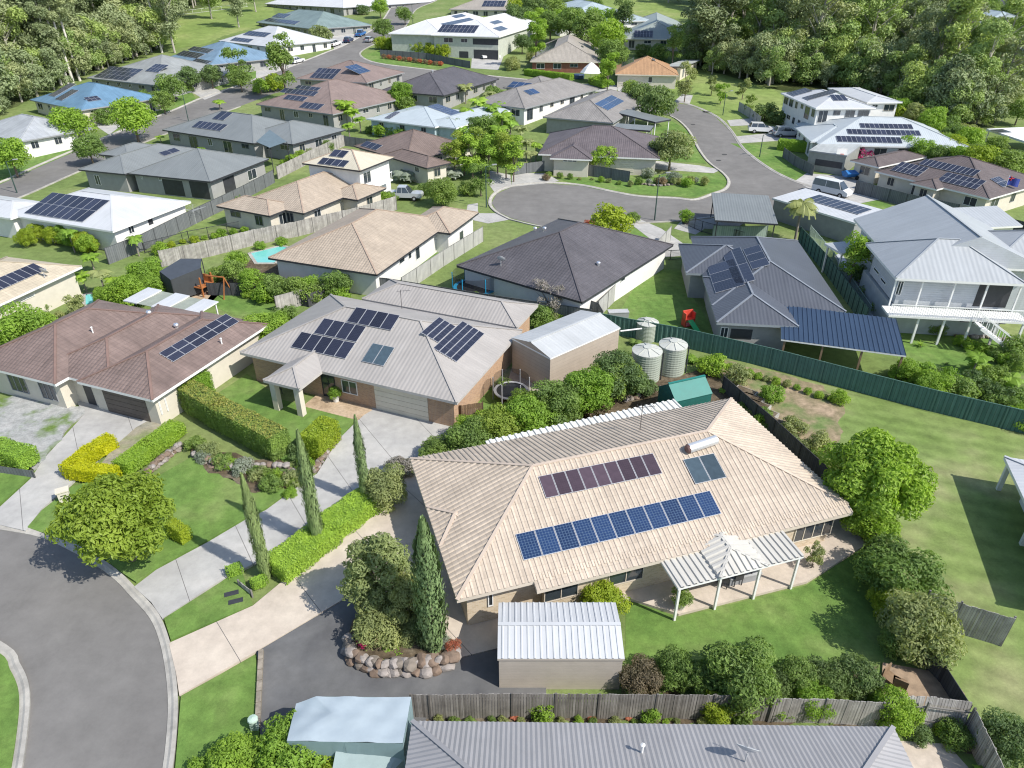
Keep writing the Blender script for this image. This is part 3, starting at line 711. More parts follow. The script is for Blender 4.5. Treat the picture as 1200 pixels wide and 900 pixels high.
def hedge(pts, w, h, leafm, label, dens=220, leaf=.09, world=False, z=0.0, name='hedge', group=None, top=None):
    """clipped hedge along a pixel line: rounded box body of leaves"""
    L = [Vector((*p, 0)) if world else gp(*p) for p in pts]; o = L[0].copy(); o.z = T(o.y) + z
    V = []; F = []; rnd = random.Random(int(o.x * 13 + o.y * 7)); M_ = []
    core = MB()
    for a, b in zip(L, L[1:]):
        d = b - a; d.z = 0; ln = d.length; d.normalize(); n = Vector((-d.y, d.x, 0)); a0 = a - d * w * .3; ln += w * .6
        area = ln * h * 2 + ln * w + w * h * 2; cnt = int(area * dens)
        P = lambda x, y, zz: a0 + d * x + n * y - L[0] + Vector((0, 0, zz + T(a0.y) - T(L[0].y) - a0.z + L[0].z))
        q = [P(x, y, zz) for zz in (0, h * .93) for y in (-w * .43, w * .43) for x in (.1, ln - .1)]
        for f in ((0, 2, 3, 1), (4, 5, 7, 6), (0, 1, 5, 4), (1, 3, 7, 5), (3, 2, 6, 7), (2, 0, 4, 6)): core.face([q[i] for i in f], 0)
        for _ in range(cnt):
            s_ = rnd.uniform(0, area); x = rnd.uniform(0, ln)
            if s_ < ln * w: y = rnd.uniform(-w / 2, w / 2); zz = h; nr = Vector((0, 0, 1))
            elif s_ < ln * w + ln * h * 2: sg = rnd.choice((-1, 1)); y = sg * w / 2; zz = rnd.uniform(.05, h); nr = n * sg
            else: sg = rnd.choice((0, 1)); x = ln * sg; y = rnd.uniform(-w / 2, w / 2); zz = rnd.uniform(.05, h); nr = d * (2 * sg - 1)
            e = .05 * math.sin(x * 3.1) * math.cos(y * 4 + zz * 3)
            ee = max(0, abs(y) / (w / 2) - .75) * max(0, zz / h - .8) * 2.2
            p = P(x, y * (1 - ee * .35), zz * (1 - ee * .3)) + nr * (e + rnd.gauss(0, .028))
            nn = (nr + Vector((rnd.gauss(0, .5), rnd.gauss(0, .5), rnd.gauss(0, .5)))).normalized(); t = nn.cross(Vector((rnd.gauss(0, 1), rnd.gauss(0, 1), rnd.gauss(0, 1)))).normalized(); b_ = nn.cross(t); s = leaf * rnd.uniform(.6, 1.4); i = len(V)
            V += [p - t * s * .8, p - b_ * s * .38, p + t * s * .8, p + b_ * s * .38]; F.append((i, i + 1, i + 2, i + 3)); M_.append(1 if (top and nr.z > .5) else 0)
    nv = len(V); V2 = V + core.v; F2 = F + [tuple(i + nv for i in f) for f in core.f]; M_ += [0] * len(core.f)
    ob = link(name, V2, F2, [LM[leafm], LM[top or leafm]], None, None, M_); ob.location = o; tag(ob, label, 'hedge' if name == 'hedge' else name.replace('_', ' '), group); return ob

# ---------------------------------------------------------------- fences, lamps, cars
def fence(pts, h, kind, label, cat='fence', post=2.4, world=False, postm=None, z=0.0, cap=False, name='fence', ribbed=False, lean=0.0, pmax=90):
    L = [Vector((*p, 0)) if world else gp(*p) for p in pts]; o = L[0].copy(); o.z = T(o.y) + z; root = empty(name, o, 0, label, cat); mb = MB(); u0 = 0; posts = []
    for a, b in zip(L, L[1:]):
        d = b - a; d.z = 0; ln = d.length; d.normalize(); n = Vector((-d.y, d.x, 0)); k = max(1, int(ln / .12)) if ribbed == 'pale' else max(1, int(round(ln / post)))
        rnd = random.Random(int(ln * 100))
        for i in range(k):
            x0 = ln * i / k; x1 = ln * (i + 1) / k; p0 = a + d * x0; p1 = a + d * x1; z0 = T(p0.y) - o.z + z; z1 = T(p1.y) - o.z + z
            off = n * (rnd.uniform(-.008, .008) if ribbed == 'pale' else 0); hh = h + (rnd.uniform(-.03, .03) if ribbed == 'pale' else 0)
            g = .006 if ribbed == 'pale' else 0; b0 = Vector((p0.x - o.x, p0.y - o.y, z0)) + off + d * g; b1 = Vector((p1.x - o.x, p1.y - o.y, z1)) + off - d * g
            up = Vector((n.x * lean, n.y * lean, hh)); t = n * .012
            c = [b0 - t, b1 - t, b1 + t, b0 + t]; c2 = [p + up for p in c]; U = [(u0 + x0, 0), (u0 + x1, 0), (u0 + x1, h), (u0 + x0, h)]
            if ribbed == 'sheet':            # trapezoid ribs as real geometry
                m_ = max(2, int((x1 - x0) / .1)); prev = None
                for q in range(m_ + 1):
                    pp = b0.lerp(b1, q / m_) + n * (.022 if q % 4 in (0, 1) else -.022); uu = u0 + x0 + (x1 - x0) * q / m_
                    if prev: mb.face([prev[0], pp, pp + up, prev[0] + up], 0, [(prev[1], 0), (uu, 0), (uu, h), (prev[1], h)])
                    prev = (pp, uu)
            else:
                mb.face([c[0], c[1], c2[1], c2[0]], 0, U); mb.face([c[2], c[3], c2[3], c2[2]], 0, U); mb.face([c2[0], c2[1], c2[2], c2[3]], 0, [(U[0][0], 0)] * 4)
                if ribbed == 'pale': mb.face([c[1], c[2], c2[2], c2[1]], 0, [U[1]] * 4); mb.face([c[3], c[0], c2[0], c2[3]], 0, [U[0]] * 4)
            if cap and ribbed != 'pale': mb.bar(b0 + up, b1 + up, .05, .04, 1)
        u0 += ln; kp = max(1, int(round(ln / post)))
        for i in range(kp + 1):
            p = a + d * ln * i / kp; posts.append((p, d))
        if ribbed == 'pale':
            for zz in (.35, h - .35):
                mb.bar(Vector((a.x - o.x, a.y - o.y, T(a.y) - o.z + z + zz)) + n * .045, Vector((b.x - o.x, b.y - o.y, T(b.y) - o.z + z + zz)) + n * .045, .04, .07, 1)
    pm = postm or FM[kind]
    mb.build('fence_panel', [FM[kind], pm], root)
    pmb = MB(); pmb.box(-.04, .04, -.04, .04, -.1, h + .03); me = None; last = None
    for p, d in posts[:pmax]:
        if last and (p - last).length < .3: continue
        last = p
        if me is None: q = pmb.build('post', pm, root); me = q.data
        else: q = bpy.data.objects.new('post', me); COL.objects.link(q); q.parent = root
        q.location = (p.x - o.x, p.y - o.y, T(p.y) - o.z + z); q.rotation_euler = (0, 0, math.atan2(d.y, d.x))
    return root
def rail_fence(pts, h, label, m=DARK, gap=.12, cat='fence', post=2.2, z=0.0, world=False, name='railing'):
    L = [Vector((*p, 0)) if world else gp(*p) for p in pts]; o = L[0].copy(); o.z = T(o.y) + z; root = empty(name, o, 0, label, cat); mb = MB(); pmb = MB()
    for a, b in zip(L, L[1:]):
        A = Vector((a.x - o.x, a.y - o.y, T(a.y) + z - o.z)); B = Vector((b.x - o.x, b.y - o.y, T(b.y) + z - o.z)); ln = (B - A).length
        for zz in (.1, h): mb.bar(A + Vector((0, 0, zz)), B + Vector((0, 0, zz)), .05)
        for i in range(int(ln / gap)): p = A.lerp(B, (i + .5) * gap / ln); mb.bar(p + Vector((0, 0, .1)), p + Vector((0, 0, h)), .02)
        for i in range(int(ln / post) + 1): p = A.lerp(B, min(1, i * post / ln)); q = MB(); q.box(-.03, .03, -.03, .03, 0, h + .08); w = q.build('post', m, root); w.location = p
    mb.build('rail', m, root); return root
def lamp(base, top, label, m=None):
    p = gp(*base); h = 6.5
    for k in range(80):
        h = 2 + k * .12; d = Vector((p.x, p.y, p.z + h)); dz = d.z - CAMH; dep = d.y * CP - dz * SP; yy = 450 - FPX * (d.y * SP + dz * CP) / dep
        if yy <= top[1]: break
    r = empty('street_lamp', p, 0, label, 'street lamp'); m = m or plain('lamp_green', (.05, .09, .08), .5, .3)
    a = MB(); a.tube((0, 0, -.1), (0, 0, h), .09, .05, 8); a.build('pole', m, r)
    b = MB(); b.bar((0, 0, h - .1), (.9, .3, h + .15), .05); b.build('arm', m, r)
    c = MB(); M = Matrix.Translation((1.1, .37, h + .17)) @ Matrix.Rotation(.32, 4, 'Z')
    c.box(-.3, .3, -.12, .12, -.05, .06, 0, M); c.build('lamp_head', GREY, r); return r
PAINT = {}
def paint(name, c):
    if name in PAINT: return PAINT[name]
    m, nt, b = newmat('car_' + name); b.inputs['Base Color'].default_value = (*c, 1); b.inputs['Roughness'].default_value = .3; b.inputs['Coat Weight'].default_value = .6
    b.inputs['Coat Roughness'].default_value = .08; PAINT[name] = m; return m
PC = {'white': (.68, .68, .68), 'silver': (.38, .40, .42), 'blue': (.02, .13, .36), 'navy': (.02, .035, .09), 'skyblue': (.05, .24, .5), 'black': (.02, .02, .022), 'grey': (.16, .17, .18)}
TYRE = plain('tyre', (.02, .02, .02), .9)
def car(rear, front, color, label, kind='suv', L=None):
    a = gp(*rear); b = gp(*front); c = (a + b) / 2; ang = math.atan2(b.y - a.y, b.x - a.x); L = L or {'suv': 4.7, 'hatch': 4.1, 'ute': 5.2, 'van': 5.0}[kind]
    c.z = T(c.y) + .015; r = empty('parked_car', c, ang, label, 'car'); pitch = math.atan2(b.z - a.z, max(.1, math.hypot(b.x - a.x, b.y - a.y))); r.rotation_euler = (0, -pitch, ang)
    m = paint(color, PC[color]); H2 = L / 2; hw = .9
    P = {'suv': ([(-H2, .4), (-H2 - .02, .95), (-H2 + .15, 1.05), (H2 - 1.25, 1.05), (H2 - .15, .92), (H2, .7), (H2, .35)], [(-H2 + .15, 1.05), (-H2 + .45, 1.6), (-H2 + .7, 1.68), (H2 - 2.3, 1.66), (H2 - 1.2, 1.05)]),
         'hatch': ([(-H2, .38), (-H2, .9), (-H2 + .12, .95), (H2 - 1.1, .95), (H2 - .12, .8), (H2, .6), (H2, .32)], [(-H2 + .12, .95), (-H2 + .55, 1.42), (H2 - 2.1, 1.47), (H2 - 1.0, .95)]),
         'ute': ([(-H2, .5), (-H2, 1.02), (H2 - 1.35, 1.05), (H2 - .15, .98), (H2, .8), (H2, .42)], [(-.75, 1.04), (-.6, 1.72), (.5, 1.74), (1.25, 1.04)]),
         'van': ([(-H2, .4), (-H2, 1.1), (H2 - .7, 1.1), (H2, .8), (H2, .35)], [(-H2 + .02, 1.1), (-H2 + .1, 1.95), (H2 - 1.5, 1.95), (H2 - .7, 1.1)])}[kind]
    def prism(mb, prof, w0, w1, zc, top=True):
        n = len(prof); zs = [p[1] for p in prof]; zm, zM = min(zs), max(zs)
        W_ = [w0 + (w1 - w0) * (p[1] - zm) / (zM - zm) for p in prof]; A = [Vector((p[0], -w, p[1])) for p, w in zip(prof, W_)]; B = [Vector((p[0], w, p[1])) for p, w in zip(prof, W_)]
        mb.face(A); mb.face(B[::-1])
        for i in range(n): j = (i + 1) % n; mb.face([A[j], A[i], B[i], B[j]])
    b1 = MB(); prism(b1, P[0], hw, hw - .06, 0)
    if kind == 'ute': b1.box(-H2 + .08, -.85, -.78, .78, 1.0, 1.035)
    b1.build('body', m, r)
    b2 = MB(); prism(b2, P[1], hw - .08, hw - .25, 0); b2.build('window_glass', GLASS, r)
    b3 = MB(); xs = [p for p in P[1] if p[1] > P[1][0][1] + .3]; x0, x1 = min(p[0] for p in xs), max(p[0] for p in xs); zt = max(p[1] for p in xs)
    b3.box(x0 - .02, x1 + .02, -hw + .22, hw - .22, zt - .02, zt + .03)
    for sx in (x0, (x0 + x1) / 2, x1):
        for sy in (-1, 1): b3.bar((sx, sy * (hw - .24), zt), (sx + (.45 if sx == x1 else -.15 if sx == x0 else 0), sy * (hw - .09), P[1][0][1]), .06)
    b3.build('car_roof', m, r)
    for sx in (-L * .29, L * .31):
        for sy in (-1, 1):
            w = MB(); w.tube((0, -.1, 0), (0, .1, 0), .33, .33, 14); o = w.build('wheel', TYRE, r); o.location = (sx, sy * (hw - .09), .33)
            h = MB(); h.tube((0, 0, 0), (0, .115 * sy, 0), .19, .17, 10); h.build('rim', ALU, o)
    for sy in (-1, 1):
        h = MB(); h.box(H2 - .08, H2 + .015, sy * .62 - .18, sy * .62 + .18, .62, .76); h.build('headlight', plain('lens', (.7, .7, .72), .1), r)
        h = MB(); h.box(-H2 - .03, -H2 + .05, sy * .68 - .12, sy * .68 + .12, .75, .95); h.build('tail_light', plain('red_lens', (.4, .02, .02), .3), r)
    return r
# ================================================================ the setting
sheet('ground', [(-900, -60), (900, -60), (900, 900), (-900, 900)], 0, GRASS, world=True)
def wpts(l): return [tuple(gp(*p).xy) for p in l]
# near road
near_out = [(-150, 612), (-60, 612), (0, 621), (47, 630), (87, 648), (117, 666), (137, 682), (152, 698), (175, 724), (187, 752), (194, 787), (197, 825), (195, 865), (190, 905), (180, 960)]
near_in = [(-2, 765), (12, 785), (21, 805), (23, 828), (20, 860), (14, 900), (5, 940)]
out_w = smooth_line([gp(*p) for p in near_out]); in_w = smooth_line([gp(*p) for p in [(-200, 720), (-80, 728)] + near_in + [(-20, 1010), (-200, 1100)]])
sheet('near_road', [(p.x, p.y) for p in out_w] + [(-8, 8), (-40, 4), (-60, 30)], .012, ASPH, world=True)
sheet('road_island', [(p.x, p.y) for p in in_w] + [(-60, 10)], .10, LAWN, world=True, th=.1)
ribbon('island_kerb', [(-200, 720), (-80, 728)] + near_in + [(-20, 1010)], .42, .13, KERB, side=1)
ribbon('near_kerb', near_out, .42, .13, KERB, side=1)
# driveways
sheet('garage_driveway', [(-60, 612), (0, 597), (37, 563), (52, 540), (100, 487), (86, 466), (110, 455), (200, 480), (188, 490), (160, 503), (134, 526), (110, 545), (85, 568), (50, 598), (31, 624), (0, 617)], .150, CONC, th=.15)
sheet('grey_driveway', [(158, 690), (184, 670), (245, 637), (287, 612), (312, 600), (350, 572), (372, 557), (397, 517), (417, 497), (440, 477), (440, 462), (560, 480), (541, 502), (525, 515), (495, 535), (470, 555), (440, 575), (385, 612), (340, 640), (290, 667), (257, 683), (191, 727), (178, 708)], .150, CONC, th=.15)
sheet('cream_driveway', [(199, 757), (201, 755), (297, 712), (345, 672), (385, 637), (447, 597), (470, 560), (560, 540), (625, 735), (620, 760), (590, 760), (526, 776), (505, 760), (445, 690), (407, 702), (300, 766), (211, 817), (207, 790)], .150, CREAMC, th=.15)
sheet('asphalt_yard', [(301, 766), (407, 703), (445, 691), (505, 761), (526, 777), (590, 761), (640, 770), (640, 830), (500, 838), (490, 915), (305, 915), (306, 800)], .128, ASPH2, th=.12)
# lawns
sheet('front_lawn', [(186, 560), (226, 537), (262, 560), (300, 578), (330, 575), (340, 577), (312, 598), (287, 610), (246, 634), (184, 667), (160, 684), (142, 672), (117, 652), (87, 638), (55, 628), (33, 620), (50, 600), (86, 572), (130, 560)], .155, LAWN, th=.15)
sheet('lawn_verge', [(193, 727), (257, 686), (283, 668), (297, 711), (201, 752)], .155, LAWN, th=.15)
sheet('corner_lawn', [(213, 818), (300, 770), (304, 800), (305, 920), (205, 920), (209, 870)], .155, LAWN, th=.15)
sheet('upper_lawn', [(245, 470), (290, 440), (330, 470), (360, 478), (417, 494), (395, 520), (370, 540), (330, 540), (245, 500)], .157, LAWN, th=.15)
sheet('side_lawn', [(-30, 560), (-30, 535), (0, 545), (38, 555), (37, 561), (0, 594), (-40, 600)], .157, LAWN, th=.15)
sheet('back_lawn', [(733, 700), (795, 724), (945, 686), (1012, 640), (1035, 700), (1036, 790), (960, 810), (733, 800)], .006, LAWN)
sheet('dry_lawn', [(835, 425), (900, 433), (992, 458), (1090, 484), (1300, 530), (1400, 900), (1150, 900), (1030, 650), (960, 560), (880, 500)], .006, LAWN2)
sheet('bare_patch', [(840, 420), (900, 435), (965, 452), (990, 480), (985, 510), (960, 560), (930, 520), (870, 470), (838, 440)], .012, DIRT)
sheet('garden_bed', [(540, 500), (600, 440), (700, 425), (790, 440), (848, 425), (870, 470), (850, 475), (780, 480), (600, 525)], .010, MULCH)
sheet('patio', [(680, 685), (735, 655), (960, 580), (1015, 640), (945, 684), (795, 722), (738, 704), (700, 720)], .16, CREAMP, th=.16)
sheet('fence_bed', [(482, 848), (484, 838), (600, 835), (1030, 845), (1140, 850), (1150, 885), (1060, 850)], .008, MULCH)
sheet('rear_bed', [(733, 800), (820, 785), (1030, 780), (1040, 820), (1030, 845), (733, 840)], .011, MULCH)
sheet('paver_path', [(355, 478), (375, 462), (440, 470), (436, 483), (417, 494)], .16, PAVER, th=.16)
sheet('gravel_yard', [(-60, 512), (0, 470), (40, 460), (100, 482), (55, 535), (40, 552), (-40, 552)], .158, GRAVEL, th=.15)
sheet('bed_left', [(240, 530), (335, 545), (345, 575), (300, 580), (262, 562), (228, 538), (212, 520)], .158, MULCH)
sheet('side_bed', [(112, 556), (134, 526), (160, 503), (180, 492), (196, 500), (150, 545), (134, 562)], .158, ground_mat('dry_bed_mat', [(.28, .27, .22), (.33, .30, .22), (.22, .25, .12)], .5, 3, dark=.7), th=.1)
sheet('timber_deck', [(1034, 778), (1112, 792), (1130, 815), (1065, 835), (1030, 825)], .10, plain('deck_boards', (.30, .22, .15), .8, 0, .25, 3), th=.1)
sheet('corner_patio', [(1050, 868), (1110, 872), (1135, 900), (1060, 910)], .012, CREAMP)
sheet('shed_apron', [(590, 465), (645, 475), (640, 440), (600, 430)], .012, CREAMP)
# cul-de-sac road
cds = [(576, 238), (582, 227), (600, 219), (640, 215), (682, 218), (720, 226), (750, 231), (790, 233), (815, 235), (837, 228), (852, 222), (856, 213), (849, 203), (832, 190), (820, 174), (807, 151), (787, 136), (755, 130), (735, 128), (738, 119), (787, 120), (807, 123), (837, 136), (855, 153), (870, 175), (900, 198), (930, 213), (960, 222), (1010, 232), (1000, 246), (900, 244), (850, 252), (800, 258), (737, 262), (690, 270), (640, 266), (600, 256), (583, 248)]
sheet('cul_de_sac_road', cds, .010, ASPH)
ribbon('cul_de_sac_kerb', [(600, 257), (583, 248), (576, 238), (582, 227), (600, 219), (640, 215), (682, 218), (720, 226), (750, 231), (790, 233), (815, 235), (837, 228), (852, 222), (856, 213), (849, 203), (832, 190), (820, 174), (807, 151), (787, 136), (755, 130)], .45, .13, KERB, side=1)
ribbon('outer_kerb', [(738, 119), (787, 120), (807, 123), (837, 136), (855, 153), (870, 175), (900, 198), (930, 213), (960, 222)], .45, .13, KERB, side=1)
ribbon('lower_kerb', [(900, 244), (850, 252), (800, 258), (737, 262), (690, 270), (640, 266), (600, 257)], .45, .13, KERB, side=1)
# distant street
st_top = [(-30, 222), (0, 215), (45, 195), (92, 175), (135, 157), (175, 141), (208, 128), (240, 114), (270, 104), (300, 93), (357, 72), (385, 61), (407, 52), (440, 33), (452, 20), (460, 5), (462, -8)]
st_r = [(520, -8), (510, 1), (487, 11), (475, 30), (462, 42), (442, 50), (424, 59), (422, 66), (440, 74), (492, 81), (560, 88), (640, 96)]
st_bot = [(640, 104), (580, 105), (500, 102), (430, 96), (360, 100), (320, 110), (280, 125), (230, 143), (165, 168), (100, 197), (57, 216), (20, 232), (-30, 250)]
sheet('street', st_top + st_r + st_bot, .010, ASPH)
ribbon('street_kerb', st_top, .5, .13, KERB, side=1)
ribbon('side_street_kerb', st_r, .5, .13, KERB, side=1)
ribbon('lower_street_kerb', [(280, 125), (230, 143), (165, 168), (100, 197), (57, 216), (20, 232), (-30, 250)], .5, .13, KERB, side=1)
for nm, q in (('driveway', [(205, 103), (236, 97), (262, 108), (240, 117), (228, 110)]), ('driveway', [(62, 158), (88, 153), (112, 166), (92, 176)]),
              ('driveway', [(95, 136), (120, 128), (135, 132), (150, 141), (128, 158)]), ('driveway', [(300, 82), (330, 76), (357, 73), (300, 93)]),
              ('driveway', [(385, 42), (405, 38), (425, 42), (407, 52), (392, 58)]), ('driveway', [(553, 68), (590, 66), (584, 82), (552, 80)]),
              ('driveway', [(600, 206), (617, 203), (640, 203), (655, 212), (640, 215), (600, 219)]), ('driveway', [(560, 238), (560, 250), (585, 250), (600, 257), (572, 262), (545, 256), (548, 240)]),
              ('driveway', [(574, 200), (598, 205), (600, 219), (580, 226), (570, 212)]),
              ('driveway', [(737, 261), (750, 257), (775, 268), (800, 285), (800, 300), (770, 302), (758, 300), (762, 280)]),
              ('driveway', [(800, 257), (850, 252), (880, 255), (860, 270), (826, 268), (815, 275), (790, 268)]),
              ('driveway', [(852, 141), (890, 138), (892, 146), (856, 148)]), ('driveway', [(862, 160), (940, 152), (945, 163), (868, 168)]),
              ('driveway', [(932, 212), (945, 203), (1010, 208), (1040, 232), (1000, 240), (950, 222)]), ('driveway', [(765, 188), (820, 194), (845, 199), (836, 203), (760, 198)]),
              ('driveway', [(630, 97), (650, 98), (690, 98), (725, 100), (722, 108), (640, 106)]),
              ('driveway', [(722, 100), (760, 100), (745, 122), (735, 124), (726, 112)]), ('driveway', [(800, 110), (812, 112), (808, 122), (790, 119)])):
    sheet(nm, q, .016, CONC)
for nm, q, m in (('park_lawn', [(800, 78), (850, 86), (905, 104), (918, 112), (915, 134), (893, 137), (852, 141), (837, 135), (807, 121), (775, 116), (760, 100), (790, 90)], FIELD),
                 ('verge_lawn', [(856, 168), (900, 170), (945, 190), (955, 207), (932, 211), (900, 196), (872, 176)], LAWN),
                 ('verge_lawn', [(700, 222), (650, 209), (760, 205), (830, 203), (848, 205), (853, 214), (845, 222), (815, 231), (760, 228)], LAWN),
                 ('verge_lawn', [(760, 150), (785, 140), (805, 153), (818, 178), (828, 192), (780, 188), (765, 175)], LAWN),
                 ('verge_lawn', [(0, 216), (45, 196), (92, 176), (70, 165), (50, 168), (25, 185), (-40, 200), (-40, 222)], LAWN),
                 ('verge_lawn', [(100, 140), (128, 155), (175, 140), (230, 117), (225, 108), (170, 118), (150, 140)], LAWN),
                 ('verge_lawn', [(240, 107), (298, 92), (345, 75), (300, 80), (262, 90)], LAWN),
                 ('verge_lawn', [(424, 66), (445, 58), (480, 62), (550, 74), (552, 80), (492, 79), (440, 73)], LAWN),
                 ('side_lawn', [(465, 325), (512, 293), (522, 296), (500, 325), (480, 335)], LAWN), ('side_lawn', [(705, 322), (735, 305), (752, 312), (715, 352), (700, 360)], LAWN),
                 ('side_lawn', [(738, 266), (775, 278), (763, 292), (742, 286)], LAWN),
                 ('yard_lawn', [(757, 315), (800, 316), (810, 345), (845, 400), (790, 395), (722, 372)], LAWN),
                 ('yard_lawn', [(170, 295), (250, 252), (300, 238), (322, 250), (320, 262), (230, 285)], LAWN2),
                 ('yard_lawn', [(250, 342), (330, 352), (355, 358), (340, 372), (275, 370), (240, 355)], LAWN),
                 ('yard_lawn', [(1035, 375), (1170, 385), (1210, 410), (1200, 440), (1060, 440)], LAWN),
                 ('yard_lawn', [(990, 225), (1045, 240), (1040, 246), (1000, 240)], LAWN), ('yard_lawn', [(1170, 265), (1210, 275), (1210, 300), (1180, 290)], LAWN),
                 ('far_field', [(190, 60), (205, 25), (260, 8), (320, 8), (325, 25), (262, 42), (240, 52)], FIELD),
                 ('far_field', [(600, -2), (780, -2), (800, 8), (802, 22), (730, 15), (610, 12)], FIELD),
                 ('side_lawn', [(555, 460), (592, 440), (585, 482), (540, 480)], LAWN),
                 ('yard_lawn', [(1155, 70), (1200, 60), (1230, 120), (1180, 135)], FIELD),
                 ('rear_bed', [(255, 345), (245, 322), (300, 303), (400, 320), (412, 338), (362, 358), (300, 346)], MULCH),
                 ('brick_path', [(205, 350), (230, 335), (262, 340), (250, 352), (220, 360)], PAVER),
                 ('side_path', [(978, 300), (985, 296), (1040, 370), (1035, 378), (1015, 376)], slab_mat('path_mat', [(.36, .38, .4)] * 3, 0, 2))):
    sheet(nm, q, .006 if m is FIELD else .011, m)
POOLW, pnt, pb = newmat('pool_water'); pb.inputs['Base Color'].default_value = (.16, .50, .47, 1); pb.inputs['Roughness'].default_value = .06
bump(pnt, noise(pnt, geo(pnt), 3, 3), pb, .15, .05)
for lab, q in (('turquoise backyard pool beside the cream house at the left edge', [(98, 345), (120, 343), (127, 354), (108, 362), (98, 358)]), ('long turquoise pool behind the cream tiled house and pale palings', [(292, 297), (330, 288), (345, 292), (322, 309), (300, 309)])):
    w = [gp(*p) for p in q]; c = sum(w, Vector()) / len(w); r = empty('swimming_pool', c, 0, lab, 'swimming pool')
    mb = MB(); mb.face([p - c + Vector((0, 0, .03)) for p in w][::-1]); mb.build('water', POOLW, r)
    cp = MB()
    for a, b in zip(w, w[1:] + w[:1]): cp.bar(a - c + Vector((0, 0, .03)), b - c + Vector((0, 0, .03)), .35, .08)
    cp.build('coping', KERB, r)

# ================================================================ houses
TCREAM = roof_mat('cream_tile', (.485, .41, .33), 'tile', .6, .10, tg=.10); BRICKC = brick_mat('cream_brick', (.56, .46, .33), (.40, .31, .20), (.55, .50, .42))
BRICKO = brick_mat('brown_brick', (.42, .26, .15), (.28, .16, .10), (.42, .36, .30)); BRICKG = brick_mat('grey_brick', (.17, .16, .16), (.12, .115, .12), (.2, .19, .18))
RSTUCCO = plain('render_cream', (.56, .52, .44), .8, 0, .06); RGREY = plain('render_grey', (.30, .30, .29), .8, 0, .08); RWHITE = plain('render_white', (.68, .67, .64), .8, 0, .06)
GUTC = plain('gutter_cream', (.52, .46, .38), .5, 0, .05)
# main house
h = House('large cream tiled hip roof house with two solar rows and a roof water heater', ((545, 700), (998, 589)), (760, 640), TCREAM, BRICKC, 2.6, .40, GUTC, rib=TILE, name='brick_house', ov=.6, z=.15, cap=plain('cream_cap', (.50, .41, .33), .7, 0, .08))
MH = h
L = [h.loc(p) for p in ((475, 546), (545, 700), (998, 589), (848, 462))]
print('MAIN', [tuple(round(c, 2) for c in p) for p in L])
X1 = (L[2].x + L[3].x) / 2; DY = (L[0].y + L[3].y) / 2
h.wing((L[0].x * .5 + .0, X1, -.05, DY), local=True)
# step in the front eave and small roof over the entry on the left slope
h.wing((4.0, X1 - .3, -.55, 5.0), local=True, walls=True, ov=.6) if False else None
h.wing((3.35, X1 - .05, -.5, .2), 'skill', h=2.405, axis='x', local=True, walls=False)
h.wmb.box(4.0, X1 - .72, .13, 1.5, -1.2, 2.37); b_ = len(h.wv); h.wv += [Vector((x, y, z)) for z in (-1.2, 2.37) for y in (.13, 1.5) for x in (4.0, X1 - .72)]; h.wf += [tuple(b_ + i for i in q) for q in ((0, 2, 3, 1), (4, 5, 7, 6), (0, 1, 5, 4), (1, 3, 7, 5), (3, 2, 6, 7), (2, 0, 4, 6))]
e1 = h.loc((497, 595)); e2 = h.loc((520, 640)); h.wing((-.35, 2.0, e2.y, e1.y), local=True, walls=False, ends='hh', axis='x', pitch=.46)
h.done(auto=False)
h.panels([(630, 561), (764, 530), (775, 554), (641, 587)], 9, 1, 'brown')
h.panels([(604, 631), (829, 572), (844, 600), (615, 661)], 11, 1, 'blue')
h.panels([(800, 540), (836, 531), (850, 559), (815, 570)], 2, 1, 'heater', part='heater_collector')
hit = h.cast((812, 529)); hit2 = h.cast((836, 521)); a = hit[0] + Vector((0, 0, .3)); b = hit2[0] + Vector((0, 0, .3)); dd = (b - a).normalized(); a = a - dd * .35; b = b + dd * .1
mb = MB(); mb.tube(a, b, .27, .27, 20); wt = mb.build('heater_tank', plain('tank_metal', (.66, .67, .68), .3, .55, .06), h.root, True)
mb = MB(); mb.tube(a - dd * .12, a, .2, .275, 20); mb.build('end_cap', plain('cap_brown', (.16, .09, .08), .6), wt)
h.vent((750, 504), 'aerial'); h.vent((941, 532), 'dish')
for a, b in (((637, 705), (677, 694)), ((712, 687), (753, 676))): h.win(a, b, .75, 2.1, 'window', 2, GUTC)
h.win((931, 625), (976, 612), .5, 2.15, 'window', 4, CREAM); h.win((795, 662), (905, 634), .05, 2.15, 'window', 6, CREAM); h.win((572, 722), (578, 720), 1.0, 2.1, 'window', 1)
# translucent strip roof behind the main house
STRIP = roof_mat('clear_strip', (.66, .66, .62), 'plain', .5, .1)
k = House('pale ribbed lean-to roof along the back of the large cream house', ((570, 516), (780, 470)), (680, 500), STRIP, WHITE, 2.5, .03, WHITE, name='carport', cat='carport', rib=(.42, .08, [(0, 0), (.5, 0), (.55, 1), (.95, 1)]), th=.1)
L = [k.loc(p) for p in ((568, 516), (788, 468))]; k.wing((L[0].x, L[1].x, -1.6, -.1), kind='skill', axis='x', walls=False, local=True)
for i in range(6): mb = MB(); mb.box(-.05, .05, -.05, .05, -.1, 2.36); o = mb.build('post', WHITE, k.root); o.location = (L[0].x + .3 + (L[1].x - L[0].x - .6) * i / 5, -.3, 0)
k.done(False)
